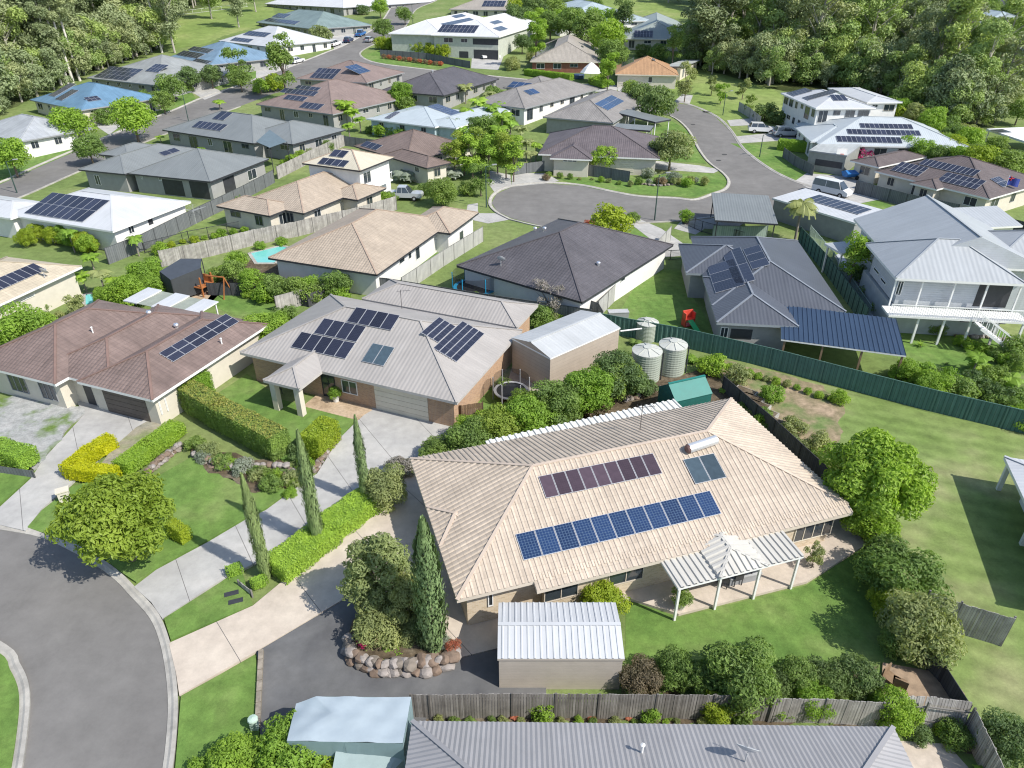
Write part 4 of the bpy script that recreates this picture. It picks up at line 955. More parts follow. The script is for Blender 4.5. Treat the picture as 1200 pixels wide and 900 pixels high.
# pergola
PERG = roof_mat('pergola', (.50, .485, .44), 'plain', .45, .06)
h = House('white ribbed patio cover with a raised hip in the middle over the terrace', ((795, 690), (942, 652)), (870, 680), PERG, WHITE, 2.35, .05, WHITE, name='patio_cover', cat='patio cover', rib=(.34, .07, [(0, 0), (.4, 0), (.47, 1), (.9, 1)]), th=.12)
L = [h.loc(p) for p in ((795, 690), (942, 652), (905, 617), (773, 655))]; X = L[1].x; D = 2.9
print('PERG', [tuple(round(c, 2) for c in p) for p in L])
x1 = X * .33; x2 = X * .67
h.wing((0, x1, 0, D), 'skill', axis='x', walls=False, local=True); h.wing((x2, X, 0, D), 'skill', axis='x', walls=False, local=True)
h.wing((x1 - .12, x2 + .12, -.1, D + .5), 'hip', axis='y', walls=False, local=True, pitch=.27, h=2.47, ends='hh')
for i in range(4): mb = MB(); mb.box(-.055, .055, -.055, .055, -.1, 2.25); o = mb.build('post', WHITE, h.root); o.location = (.15 + (X - .3) * i / 3, .12, 0)
h.done(False)
# front shed
SHED = plain('shed_cream', (.50, .45, .385), .55, 0, .04)
h = House('cream metal garden shed with white ribbed roof beside the dark driveway', ((583, 772), (732, 772)), (660, 800), roof_mat('white_deck', (.47, .485, .50), 'plain', .35, .05), board_mat('shed_boards', (.50, .45, .385), .17), 2.15, .22, SHED, ov=.06, name='garden_shed', cat='shed', rib=DECK, th=.12, foot=.1)
d = h.loc((581, 713), 2.15); h.wing((0, h.loc((732, 772)).x, 0, 3.1), 'gable', axis='x', local=True); h.done(False)
# bottom roof
h = House('long grey ribbed metal hip roof at the bottom edge of the photo', ((483, 845), (1047, 852)), (760, 880), roof_mat('grey_metal', (.30, .295, .30), 'plain', .4, .06), BRICKC, 2.5, .36, plain('gut_grey', (.34, .33, .34), .5), rib=CORR, foot=.1)
x = h.loc((1047, 852)).x; h.wing((0, x, -9.5, 0), local=True); h.done(False); h.vent((752, 882), 'pipe'); h.vent((873, 893), 'dish')
# brick house with grey metal roof
h = House('big grey metal hip roof house with brown brick walls and wide double garage', ((281, 413), (519, 468)), (430, 470), roof_mat('light_grey_metal', (.335, .315, .295), 'metal', .5, .06), BRICKO, 2.65, .40, plain('gut_lg', (.42, .40, .38), .5), name='brick_house')
h.wing([(281, 413), (519, 468), (612, 387)]); h.wing([(452, 331), (600, 352), (606, 384)], pitch=.38)
L = [h.loc(p) for p in ((300, 445), (372, 436), (330, 400))]; h.wing((h.loc((309, 445)).x, h.loc((371, 440)).x, -2.6, 2.0), local=True, walls=False, axis='y', ends='hg')
h.done(auto=False)
h.panels([(354, 361 + 0), (470, 366), (457, 388), (408, 378)], 4, 1) if False else None
h.panels([(417, 361), (470, 370), (458, 388), (407, 378)], 4, 1); h.panels([(380, 374), (430, 383), (418, 402), (368, 391)], 4, 1); h.panels([(353, 390), (417, 402), (406, 421), (341, 408)], 5, 1)
h.panels([(438, 403), (463, 408), (450, 430), (423, 424)], 2, 1, 'heater', part='skylight_collector'); h.panels([(514, 373), (534, 383), (513, 403), (493, 390)], 1, 3); h.panels([(545, 379), (564, 390), (532, 423), (510, 411)], 1, 4)
h.vent((471, 362), 'aerial')
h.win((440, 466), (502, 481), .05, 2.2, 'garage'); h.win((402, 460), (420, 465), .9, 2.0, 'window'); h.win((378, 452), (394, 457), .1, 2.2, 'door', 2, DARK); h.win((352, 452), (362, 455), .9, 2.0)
for x_, n_ in ((-2.2, 0), (-2.2, 1)): mb = MB(); mb.box(-.22, .22, -.22, .22, -.1, 2.5); o = mb.build('porch_pillar', RSTUCCO, h.root); o.location = (h.loc((309, 445)).x + .5 + n_ * (h.loc((371, 440)).x - h.loc((309, 445)).x - 1), x_, 0)
# brown tiled, bottom left
TBROWN = roof_mat('brown_tile', (.20, .148, .13), 'tile', .6, .14)
h = House('brown tiled roof house with cream walls and a dark garage door above its driveway', ((95, 447), (180, 468)), (130, 470), TBROWN, RSTUCCO, 2.6, .40, WHITE, name='brick_house', cap=plain('brown_cap', (.19, .125, .105), .7))
h.wing([(90, 447), (180, 468), (305, 378)]); h.wing([(-40, 424), (69, 448), (135, 355)], pitch=.41); h.wing([(40, 432), (140, 447), (232, 366)], pitch=.40); h.done(auto=False)
h.panels([(186, 414), (263, 370), (280, 375), (205, 427)], 6, 2); h.vent((175, 369)); h.vent((207, 384)); h.vent((109, 390), 'pipe'); h.vent((260, 403), 'pipe')
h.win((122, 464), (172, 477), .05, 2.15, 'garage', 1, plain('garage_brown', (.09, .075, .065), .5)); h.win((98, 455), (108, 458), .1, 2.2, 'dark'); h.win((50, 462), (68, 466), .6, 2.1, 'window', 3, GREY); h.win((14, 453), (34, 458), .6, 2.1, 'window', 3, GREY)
h.opening((186, 470), (189, 486), 'window', 1); h.opening((193, 466), (196, 482), 'window', 1)
# striped patio roof behind the brown house
k = House('white and clear striped patio roof behind the brown tiled house', ((144, 352), (228, 370)), (190, 362), roof_mat('stripe_white', (.49, .505, .52), 'plain', .4, .05), WHITE, 2.6, .04, WHITE, name='patio_cover', cat='patio cover', th=.1)
x = k.loc((228, 370)).x; w5 = x / 5
for i in range(5):
    if i % 2 == 0: k.wing((i * w5, (i + 1) * w5 - .02, 0, 2.8), 'skill', axis='x', walls=False, local=True)
mb = MB()
for i in (1, 3): mb.box(i * w5, (i + 1) * w5, 0, 2.8, 2.56, 2.59)
mb.build('clear_sheet', plain('clear_sheet_mat', (.27, .29, .23), .3), k.root)
for i in range(3): mb = MB(); mb.box(-.05, .05, -.05, .05, -.1, 2.5); o = mb.build('post', WHITE, k.root); o.location = (.2 + (x - .4) * i / 2, 2.6, 0)
k.done(False)
# dark tiled
TDARK = roof_mat('dark_tile', (.105, .098, .105), 'tile', .5, .12)
h = House('charcoal tiled hip roof house beside the cul-de-sac with blue trampoline', ((535, 311), (682.5, 354)), (640, 360), TDARK, RWHITE, 2.6, .40, DARK, cap=plain('dark_cap', (.09, .082, .088), .6))
h.wing([(535, 311), (682.5, 354), (746, 277)]); h.done(auto=False); h.vent((627, 270)); h.vent((638, 270)); h.vent((701, 311)); h.vent((587, 312), 'dish')
h.opening((560, 335), (575, 352), 'door', 2); h.opening((692, 362), (698, 372), 'window', 1); h.opening((728, 318), (732, 328), 'window', 1)
# cream tiled
TCR2 = roof_mat('pale_tile', (.385, .32, .25), 'tile', .6, .08)
cap2 = plain('pale_cap', (.34, .26, .2), .7)
h = House('cream tiled hip roof house with white side wall facing the paved lane', ((314, 302), (437, 321)), (450, 320), TCR2, RWHITE, 2.6, .38, DARK, cap=cap2)
h.wing([(314, 302), (437, 321), (532, 258)]); h.wing([(470, 266), (524, 273), (561, 249)], pitch=.40)
h.done(auto=False)
for a, b in (((467, 300), (474, 306)), ((486, 288), (492, 302)), ((538, 272), (543, 284)), ((478, 296), (482, 302))): h.opening(a, b, 'window', 1)
h = House('cream tiled house with stepped hips between two paling fences', ((263, 238), (350, 254)), (330, 255), TCR2, RSTUCCO, 2.5, .38, DARK, cap=cap2)
h.wing([(263, 238), (316, 253), (340, 238)]); h.wing([(285, 236), (356, 250), (430, 212)], pitch=.40); h.wing([(380, 228), (420, 234), (450, 220)], pitch=.36); h.done()
h = House('two storey cream house with four solar panels and a side balcony', ((354, 191), (422, 200)), (425, 226), roof_mat('beige_metal', (.50, .46, .36), 'metal', .5, .06), RWHITE, 5.1, .36, DARK, cap=cap2)
h.wing([(354, 191), (422, 200), (460, 184)]); h.done(auto=False)
h.panels([(392, 175), (408, 178), (403, 186), (387, 183)], 2, 1); h.panels([(379, 184), (409, 190), (403, 197), (373, 192)], 4, 1)
h.opening((425, 203), (435, 213), 'window', 2)
mb = MB(); bb = h.loc((444, 210), 2.6); o_ = h.wings[0]; X = o_[1] - .55
for i in range(12): mb.box(X + .02 + 1.1, X + 1.14, 2 + i * .35, 2.05 + i * .35, 2.7, 3.6)
mb.box(X + .02, X + 1.2, 1.9, 6, 2.5, 2.68); mb.box(X + 1.08, X + 1.16, 1.9, 6, 3.6, 3.68); mb.build('balcony', WHITE, h.root)
TBR2 = roof_mat('umber_tile', (.19, .145, .125), 'tile', .6, .12)
h = House('brown tiled house with three solar panels behind the two storey cream house', ((415, 171), (500, 196)), (490, 200), TBR2, RSTUCCO, 2.6, .38, DARK)
h.wing([(415, 171), (485, 187), (529, 165)]); h.wing([(455, 180), (500, 197), (516, 187)], pitch=.4); h.done(); h.panels([(426, 166), (448, 169), (445, 176), (423, 173)], 3, 1); h.opening((508, 178), (518, 190), 'dark', part=plain('red_brick', (.3, .1, .06), .8)) if False else None
h = House('pale blue-grey metal roofed house with two skillion wings and a tilted solar row', ((430, 139), (520, 150)), (500, 165), roof_mat('ice_metal', (.40, .45, .47), 'metal', .4, .05), plain('blue_grey_wall', (.33, .42, .46), .7), 2.9, .22, WHITE)
h.wing([(430, 139), (510, 149), (530, 128)], pitch=.2); h.wing([(500, 146), (563, 141), (560, 124)], pitch=.2); h.done(); h.panels([(495, 124), (560, 131), (557, 138), (492, 130)], 10, 1, 'blue'); h.panels([(446, 137), (470, 131), (474, 133), (450, 140)], 4, 1)
TBR3 = roof_mat('taupe_tile', (.23, .175, .155), 'tile', .6, .1)
h = House('taupe tiled house with three stepped blocks of solar panels by the palm', ((300, 122), (390, 134)), (380, 145), TBR3, RGREY, 2.6, .38, GREY)
h.wing([(300, 122), (390, 134), (450, 110)]); h.done(); h.panels([(349, 100), (376, 103), (373, 107), (346, 104)], 5, 1); h.panels([(333, 103), (373, 108), (369, 113), (329, 109)], 7, 1); h.panels([(336, 111), (360, 114), (357, 119), (333, 117)], 4, 1); h.panels([(355, 120), (379, 122), (376, 129), (352, 127)], 4, 1)
h = House('taupe tiled house with two solar blocks nearest the street corner', ((347, 92), (430, 97)), (420, 105), TBR3, RGREY, 2.6, .36, GREY)
h.wing([(347, 92), (430, 97), (462, 84)]); h.done(); h.panels([(370, 80), (397, 81), (394, 93), (366, 92)], 5, 2); h.panels([(407, 78), (418, 75), (432, 83), (420, 89)], 3, 2, 'blue')
h = House('plain charcoal hip roof house facing the side street', ((446, 106), (520, 112)), (510, 120), TDARK, RGREY, 2.6, .40, DARK)
h.wing([(446, 106), (520, 112), (566, 91)]); h.done(); h.vent((497, 87)); h.vent((507, 85))
GT = roof_mat('grey_tile', (.25, .235, .22), 'tile', .6, .1)
h = House('grey tiled house with blue solar panels and white side windows above the lane', ((560, 120), (615, 127)), (625, 135), GT, RWHITE, 2.7, .38, GREY)
h.wing([(560, 120), (615, 127), (645, 98)]); h.wing([(600, 100), (640, 108), (660, 98)], pitch=.36); h.done(); h.panels([(606, 93), (622, 101), (612, 108), (596, 99)], 3, 2, 'blue'); h.panels([(622, 103), (632, 108), (624, 113), (614, 108)], 2, 1, 'blue')
SL = roof_mat('slate_metal', (.185, .20, .20), 'metal', .45, .06)
h = House('slate metal roof house with two small solar arrays and a dark back patio', ((190, 152), (297, 168)), (290, 178), SL, RGREY, 2.6, .36, DARK)
h.wing([(190, 152), (297, 168), (345, 146)]); h.wing([(280, 160), (347, 168), (390, 150)], pitch=.33); h.done(); h.panels([(232, 142), (266, 146), (261, 154), (226, 150)], 6, 1); h.panels([(257, 131), (271, 132), (265, 142), (251, 140)], 2, 1)
h = House('slate metal hip roof house with one pair of solar panels below the street', ((100, 196), (250, 211)), (240, 225), SL, RGREY, 2.7, .36, DARK)
h.wing([(150, 203), (250, 211), (315, 186)]); h.wing([(100, 196), (146, 204), (200, 172)], pitch=.35); h.wing([(118, 180), (150, 184), (175, 170)], pitch=.35); h.done(auto=False)
h.panels([(196, 172), (209, 174), (201, 185), (188, 183)], 2, 1); h.win((190, 212), (214, 215), .1, 2.2, 'dark'); h.win((222, 216), (244, 219), .1, 2.3, 'dark'); h.win((262, 216), (275, 212), .1, 2.2, 'dark'); h.win((290, 205), (300, 202), .6, 2.0, 'window'); h.win((110, 205), (116, 206), .6, 2.0); h.opening((164, 202), (168, 210), 'window'); h.opening((185, 204), (190, 212), 'window')
h = House('white metal roof house with one large solar array at the left', ((-20, 247), (132, 271)), (120, 285), roof_mat('white_metal', (.49, .505, .52), 'metal', .4, .05), RWHITE, 2.7, .30, WHITE)
h.wing([(8, 250), (132, 271), (215, 235)]); h.wing([(-80, 240), (12, 256), (40, 235)], pitch=.28); h.done(auto=False); h.panels([(55, 225), (125, 235), (101, 262), (36, 251)], 8, 2); h.opening((148, 262), (158, 272), 'window'); h.opening((172, 254), (180, 262), 'dark')
h = House('cream tiled house with a row of solar panels above the round pool', ((-10, 361), (96, 312)), (60, 350), roof_mat('sand_tile', (.47, .41, .31), 'tile', .6, .08), RSTUCCO, 2.8, .38, WHITE)
L = [h.loc(p) for p in ((96, 312), (65, 291), (0, 280))]; h.wing((-8, L[0].x, 0, 9), local=True); h.wing((-10, L[0].x - 2.2, 6, 14), local=True, pitch=.36); h.done(auto=False); h.panels([(-18, 333), (40, 309), (54, 317), (-8, 345)], 7, 1); h.vent((53, 326), 'dish')
h.opening((22, 355), (40, 344), 'window', 2); h.opening((2, 362), (13, 356), 'window')
BT = roof_mat('plum_tile', (.135, .115, .12), 'tile', .6, .12)
h = House('dusky brown tiled house with projecting porch roof behind its dark front fence', ((645, 181), (747, 185)), (720, 200), BT, RSTUCCO, 2.6, .38, WHITE)
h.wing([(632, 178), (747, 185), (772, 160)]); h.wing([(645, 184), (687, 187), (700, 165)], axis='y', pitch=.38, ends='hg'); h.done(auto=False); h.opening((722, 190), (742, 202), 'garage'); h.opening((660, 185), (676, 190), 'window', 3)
h = House('brown-grey tiled house with four blue solar panels and flat rear carports', ((636, 136), (720, 143)), (700, 150), GT, RGREY, 2.6, .36, GREY)
h.wing([(636, 137), (720, 143), (742, 115)]); h.done(auto=False); h.panels([(710, 112), (732, 116), (716, 131), (699, 124)], 2, 2, 'blue')
for lab, e, c in (('flat slate carport roof beside the brown-grey tiled house', ((720, 131), (768, 143)), (745, 150)), ('low pale flat roof below the slate carport', ((718, 150), (762, 153)), (742, 160))):
    k = House(lab, e, c, SL if 'slate' in lab else roof_mat('pale_flat', (.42, .44, .43), 'metal', .5), GREY, 3.0 if 'slate' in lab else 2.3, .03, DARK, name='carport', cat='carport', th=.25); x = k.loc(e[1]).x; k.wing((0, x, 0, 3.5), 'skill', axis='x', local=True, walls=False)
    for i in range(3):
        for y_ in (.2, 3.2): mb = MB(); mb.box(-.06, .06, -.06, .06, -.1, k.h - .2); o = mb.build('post', WHITE, k.root); o.location = (.2 + (x - .4) * i / 2, y_, 0)
    k.done(False)
GT2 = roof_mat('stone_tile', (.33, .30, .26), 'tile', .6, .08)
h = House('stone grey hip roof house with red brick front behind a clipped hedge', ((621, 72), (705, 73)), (670, 88), GT2, plain('red_front', (.22, .09, .06), .8, 0, .2), 2.6, .40, CREAM); h.wing([(621, 72), (705, 73), (699, 54)], pitch=.42); h.done(); h.panels([(678, 50), (690, 54), (686, 60), (675, 56)], 3, 1); h.panels([(640, 52), (654, 46), (650, 56), (632, 64)], 3, 1)
h = House('orange-brown tiled house with wide cream garage door', ((721, 87), (774, 88)), (740, 100), roof_mat('orange_tile', (.40, .24, .13), 'tile', .6, .1), RSTUCCO, 2.6, .42, CREAM, cap=plain('orange_cap', (.44, .27, .15), .7)); h.wing([(721, 87), (774, 88), (791, 78)], pitch=.42); h.done(auto=False); h.opening((726, 90), (753, 98), 'garage'); h.opening((760, 90), (764, 97), 'door', 1); h.panels([(728, 75), (742, 67), (744, 72), (730, 78)], 4, 1); h.panels([(762, 66), (771, 69), (770, 74), (760, 71)], 3, 1)
k = House('small flat pale roof beside the orange-brown tiled house', ((785, 78), (800, 79)), (795, 88), roof_mat('pale_flat', (.42, .44, .43), 'metal', .5), RSTUCCO, 2.5, .05, GREY); k.wing([(784, 78), (800, 79), (800, 70)], 'skill'); k.done()
h = House('sage grey hip roof house with a strip of solar panels by the forest edge', ((729, 45), (790, 46)), (760, 57), roof_mat('sage_metal', (.28, .32, .30), 'metal', .5, .05), RSTUCCO, 2.7, .4, WHITE); h.wing([(729, 45), (790, 46), (800, 27)], pitch=.4); h.done(); h.panels([(743, 36), (765, 36), (765, 44), (743, 44)], 6, 2)
h = House('pale blue-grey roof half hidden behind tall green trees', ((655, 26), (715, 25)), (690, 32), roof_mat('pale_blue', (.38, .45, .47), 'metal', .5), RWHITE, 2.7, .35, WHITE); h.wing([(655, 26), (715, 25), (710, 13)], pitch=.3); h.done()
h = House('large white two storey house with double garage and dark front balcony', ((479, 40), (586, 43)), (550, 70), roof_mat('white_tile', (.54, .55, .565), 'metal', .5, .04), plain('render_lightgreen', (.44, .46, .40), .8), 5.4, .36, WHITE, cap=WHITE)
h.wing([(505, 41), (586, 43), (615, 27)], pitch=.34); h.wing([(490, 39), (520, 41), (528, 24)], pitch=.36); h.done(auto=False)
for q, n_, r_ in (([(510, 23), (562, 24), (560, 28), (510, 28)], 8, 1), ([(516, 29), (560, 30), (558, 39), (515, 38)], 9, 2), ([(529, 17), (547, 17), (546, 21), (528, 21)], 4, 1), ([(573, 24), (590, 24), (590, 29), (573, 28)], 3, 1), ([(580, 33), (588, 30), (593, 34), (585, 38)], 2, 1)): h.panels(q, n_, r_)
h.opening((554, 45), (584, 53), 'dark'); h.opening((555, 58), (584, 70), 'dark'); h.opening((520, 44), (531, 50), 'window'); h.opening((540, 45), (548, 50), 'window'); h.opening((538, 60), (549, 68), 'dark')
FAR = [('grey-brown roof with a small solar block at the top edge', [(526, 11), (600, 12), (605, -2)], GT2, RSTUCCO, 2.6, [([(566, 1), (592, 1), (592, 8), (566, 8)], 6, 2)]),
       ('white flat-looking roof with long shadowed verandah at the top', [(322, 5), (402, 9), (425, -2)], roof_mat('white_tile', (.54, .55, .565)), RGREY, 2.9, []),
       ('blue-green metal roof crowded with solar panels on the top street', [(300, 26), (367, 34), (395, 25)], roof_mat('teal_metal', (.19, .25, .24), 'metal', .45), RGREY, 2.7, [([(313, 22), (350, 24), (352, 28), (308, 26)], 9, 1), ([(303, 27), (355, 30), (353, 33), (301, 30)], 12, 1), ([(322, 16), (340, 16), (338, 21), (320, 21)], 4, 1)]),
       ('bright white roof with scattered solar panels beside the blue roof', [(256, 48), (317, 55), (362, 45)], roof_mat('white_metal', (.49, .505, .52)), RWHITE, 2.8, [([(290, 37), (318, 38), (314, 43), (284, 42)], 6, 1), ([(275, 44), (296, 46), (294, 50), (270, 48)], 5, 1), ([(322, 40), (336, 42), (332, 46), (318, 45)], 4, 1)]),
       ('light blue metal roof with solar arrays facing the street trees', [(197, 67), (247, 76), (300, 62)], roof_mat('light_blue_metal', (.17, .26, .35), 'metal', .4), RGREY, 2.7, [([(212, 60), (240, 62), (236, 68), (206, 66)], 6, 1), ([(224, 55), (250, 57), (248, 62), (220, 60)], 5, 1), ([(228, 69), (248, 71), (246, 75), (224, 74)], 5, 1)]),
       ('grey hip roof with a large solar array behind the bright blue roof', [(102, 91), (185, 100), (237, 80)], roof_mat('mid_grey_metal', (.27, .285, .28), 'metal', .5), RGREY, 2.7, [([(127, 78), (166, 81), (152, 95), (112, 91)], 7, 3), ([(172, 74), (190, 76), (197, 84), (178, 87)], 4, 2)]),
       ('bright blue metal hip roof with three dark solar strips', [(35, 117), (95, 129), (159, 109)], roof_mat('bright_blue_metal', (.13, .235, .34), 'metal', .4), RSTUCCO, 2.7, [([(54, 110), (90, 97), (92, 101), (58, 114)], 6, 1), ([(62, 115), (92, 104), (95, 109), (66, 118)], 5, 1), ([(100, 115), (114, 112), (118, 117), (103, 120)], 3, 2)]),
       ('pale grey roof with white gable ends at the left edge of the street', [(-35, 152), (22, 166), (70, 142)], roof_mat('pale_grey_metal', (.36, .38, .40), 'metal', .5), RWHITE, 2.7, []),
       ('blue-grey hip roof among shrubs at the far top right', [(1118, 24), (1150, 30), (1172, 22)], roof_mat('pale_blue', (.38, .45, .47)), RWHITE, 2.7, [([(1126, 15), (1143, 17), (1140, 21), (1122, 19)], 4, 2)]),
       ('charcoal roof at the top right corner', [(1176, 22), (1215, 26), (1225, 10)], TDARK, RGREY, 2.7, []),
       ('sage roof house below the blue-grey far roof', [(1130, 28), (1165, 33), (1180, 26)], roof_mat('sage_metal', (.28, .32, .30)), RWHITE, 2.6, []),
       ('brown roof glimpsed between forest trees at the far right', [(1064, 28), (1090, 30), (1096, 22)], TBROWN, RSTUCCO, 2.6, []),
       ('long pale roof at the right edge above the creek garden', [(1177, 61), (1250, 76), (1262, 60)], roof_mat('pale_tile2', (.42, .42, .38), 'tile'), RSTUCCO, 2.8, [([(1196, 56), (1215, 59), (1213, 64), (1192, 60)], 3, 1)])]
for lab, q, rm, wm, hh, ps in FAR:
    k = House(lab, (q[0], q[1]), (q[1][0], q[1][1] + 12), rm, wm, hh, .36, GREY); k.wing(q); k.done()
    if 'garage' not in lab and lab.startswith('bright blue metal'): k.opening((97, 133), (116, 140), 'garage')
    for p_, a_, b_ in ps: k.panels(p_, a_, b_)
h = House('white two storey house with wide white roof at the right forest edge', ((915, 109), (956, 127)), (955, 150), roof_mat('white_metal', (.49, .505, .52)), RWHITE, 5.3, .26, WHITE)
L = [h.loc(p) for p in ((915, 109), (956, 127), (1018, 123))]; h.wing([(915, 109), (956, 127), (1018, 123)]); h.wing([(985, 103), (1016, 120), (1047, 116)], pitch=.16); h.done(storeys=2, gap=2.2)
h.panels([(923, 109), (945, 103), (950, 107), (930, 114)], 4, 1); h.panels([(947, 117), (972, 102), (975, 106), (952, 121)], 5, 1); h.panels([(973, 112), (990, 111), (992, 118), (976, 119)], 3, 1)
PG = roof_mat('pale_curved_metal', (.42, .46, .48), 'metal', .45, .04)
h = House('broad pale grey roof with three long rows of solar panels', ((955, 169), (1117, 173)), (1040, 182), PG, RWHITE, 2.7, .34, WHITE)
h.wing([(960, 169), (1112, 173), (1090, 148)], pitch=.34); h.wing([(947, 163), (1000, 167), (1000, 150)], pitch=.3); h.done(); h.panels([(1008, 145), (1069, 146), (1069, 151), (1008, 151)], 11, 1); h.panels([(993, 152), (1078, 153), (1078, 159), (993, 158)], 15, 1); h.panels([(981, 160), (1056, 161), (1056, 168), (980, 167)], 13, 1)
k = House('small grey flat-roofed garage with dark roller door and basketball hoop', ((950, 176), (993, 182)), (970, 200), roof_mat('pale_flat', (.42, .44, .43)), plain('garage_grey', (.24, .25, .23), .7), 2.9, .03, GREY, name='garage', cat='garage', ov=.1); k.wing([(948, 176), (993, 182), (985, 168)], 'skill', axis='x'); k.done(False); k.opening((956, 186), (986, 198), 'dark')
h = House('long dark brown tiled house covered in black solar panels', ((1027, 200), (1160, 232)), (1100, 235), roof_mat('dark_brown_tile', (.135, .11, .105), 'tile', .6, .1), RSTUCCO, 2.7, .36, WHITE)
h.wing([(1027, 200), (1160, 233), (1205, 208)]); h.wing([(1071, 213), (1098, 222), (1110, 206)], axis='y', pitch=.36, ends='hg'); h.wing([(1006, 186), (1030, 196), (1070, 180)], pitch=.3); h.done()
h.panels([(1040, 199), (1060, 191), (1090, 197), (1075, 207)], 6, 2); h.panels([(1083, 186), (1148, 200), (1142, 208), (1078, 193)], 12, 1); h.panels([(1108, 202), (1155, 212), (1145, 223), (1100, 212)], 7, 2); h.panels([(1161, 205), (1185, 213), (1182, 222), (1162, 214)], 4, 2)
k = House('white flat pergola roof by the pale pool at the right edge', ((1160, 152), (1230, 175)), (1190, 165), WHITE, WHITE, 2.6, .03, WHITE, name='patio_cover', cat='patio cover', th=.3); k.wing([(1160, 152), (1230, 172), (1225, 150)], 'skill', walls=False, axis='x'); k.done(False); k.panels([(1165, 153), (1177, 151), (1180, 155), (1168, 157)], 2, 1); k.panels([(1187, 162), (1203, 159), (1205, 168), (1192, 170)], 2, 1)
for i in range(4): mb = MB(); mb.box(-.07, .07, -.07, .07, -.1, 2.4); o = mb.build('post', WHITE, k.root); w_ = k.wings[0]; o.location = ((w_[0] + .3, w_[1] - .3)[i % 2], (w_[2] + .3, w_[3] - .3)[i // 2], 0)
# queenslander
QB = roof_mat('pale_blue_metal', (.345, .365, .38), 'metal', .4, .04, .4); QW = board_mat('white_boards', (.47, .49, .52), .2)
h = House('tall pale blue-grey gabled house on stilts with white verandah deck and stairs', ((1050, 326), (1196, 333)), (1120, 385), QB, QW, 5.2, .42, WHITE, name='stilt_house', ov=.75)
x1 = h.loc((1196, 327)).x; h.wing((0, x1, 0, 8.5), local=True, zlo=2.6, pitch=.5)
P1 = h.loc((991, 256)); P2 = h.loc((1050, 326)); P3 = h.loc((1079, 226), 8); print('Q', P1, P2, P3, x1)
h.wing((.9, 13.5, 3.5, P1.y), 'gable', local=True, pitch=.42, axis='y', zlo=0)
h.wing((9, x1 + 8, 4, 13), local=True, pitch=.4, zlo=0)
h.done(auto=False)
h.win((1051, 336), (1058, 336), 3.4, 4.7); h.win((1146, 340), (1186, 340), 2.75, 4.8, 'dark')
for q in ((1027, 318), (1035, 330), (1019, 305)): h.opening((q[0] - 2, q[1] - 6), (q[0] + 3, q[1] + 5), 'window', 1)
mb = MB(); mb.box(-.4, x1 + .3, -1.7, .2, 2.42, 2.6); dk = mb.build('deck', WHITE, h.root)
mb = MB(); mb.bar((-.4, -1.65, 3.55), (x1 + .3, -1.65, 3.55), .08)
for i in range(60): xx = -.4 + (x1 + .7) * i / 59; mb.box(xx - .015, xx + .015, -1.68, -1.64, 2.6, 3.55)
mb.build('handrail', WHITE, dk)
for i in range(6): mb = MB(); mb.box(-.08, .08, -.08, .08, -.1, 2.42); o = mb.build('stilt', WHITE, h.root); o.location = (.1 + x1 * i / 5, -1.4, 0)
for i in range(5): mb = MB(); mb.box(-.06, .06, -.06, .06, 2.6, 5.1); o = mb.build('verandah_post', WHITE, h.root); o.location = (x1 * i / 4 + (.2 if i == 0 else -.2), -1.6 + 1.9, 0)
mb = MB()
for i in range(14): mb.box(x1 * .62 + i * .27, x1 * .62 + i * .27 + .3, -3.0, -1.8, 2.4 - i * .18, 2.45 - i * .18)
for sy in (-3.0, -1.8):
    mb.bar((x1 * .62, sy, 3.4), (x1 * .62 + 3.8, sy, .95), .07); mb.bar((x1 * .62, sy, 2.4), (x1 * .62 + 3.8, sy, -.05), .06, .2)
    for i in range(8): mb.bar((x1 * .62 + i * .5, sy, 2.3 - i * .33), (x1 * .62 + i * .5, sy, 3.35 - i * .33), .04)
mb.build('stairs', WHITE, h.root)
mb = MB(); mb.box(.6, x1 - .6, .5, 9, -.5, 2.41); mb.build('lower_wall', plain('lower_grey', (.40, .42, .42), .7), h.root)
h.wv = [Vector((x, y, z)) for z in (-.5, 2.41) for y in (.5, 9) for x in (.6, x1 - .6)]; h.wf = [(0, 2, 3, 1), (4, 5, 7, 6), (0, 1, 5, 4), (1, 3, 7, 5), (3, 2, 6, 7), (2, 0, 4, 6)]; h.wb = BVHTree.FromPolygons(h.wv, h.wf)
h.opening((1101, 364), (1117, 375), 'window', 2); h.opening((1130, 362), (1178, 380), 'dark')
k = House('white flat carport roof beside the pale blue gabled house', ((985, 296), (1025, 292)), (1005, 318), QB, WHITE, 3.0, .03, WHITE, name='carport', cat='carport'); k.wing([(985, 296), (1025, 293), (1035, 279)], 'skill', walls=False, axis='x', pitch=.02)
for i in range(4): mb = MB(); mb.box(-.07, .07, -.07, .07, -.1, 2.8); o = mb.build('post', WHITE, k.root); w_ = k.wings[0]; o.location = ((w_[0] + .3, w_[1] - .3)[i % 2], (w_[2] + .3, w_[3] - .3)[i // 2], 0)
k.done(False)
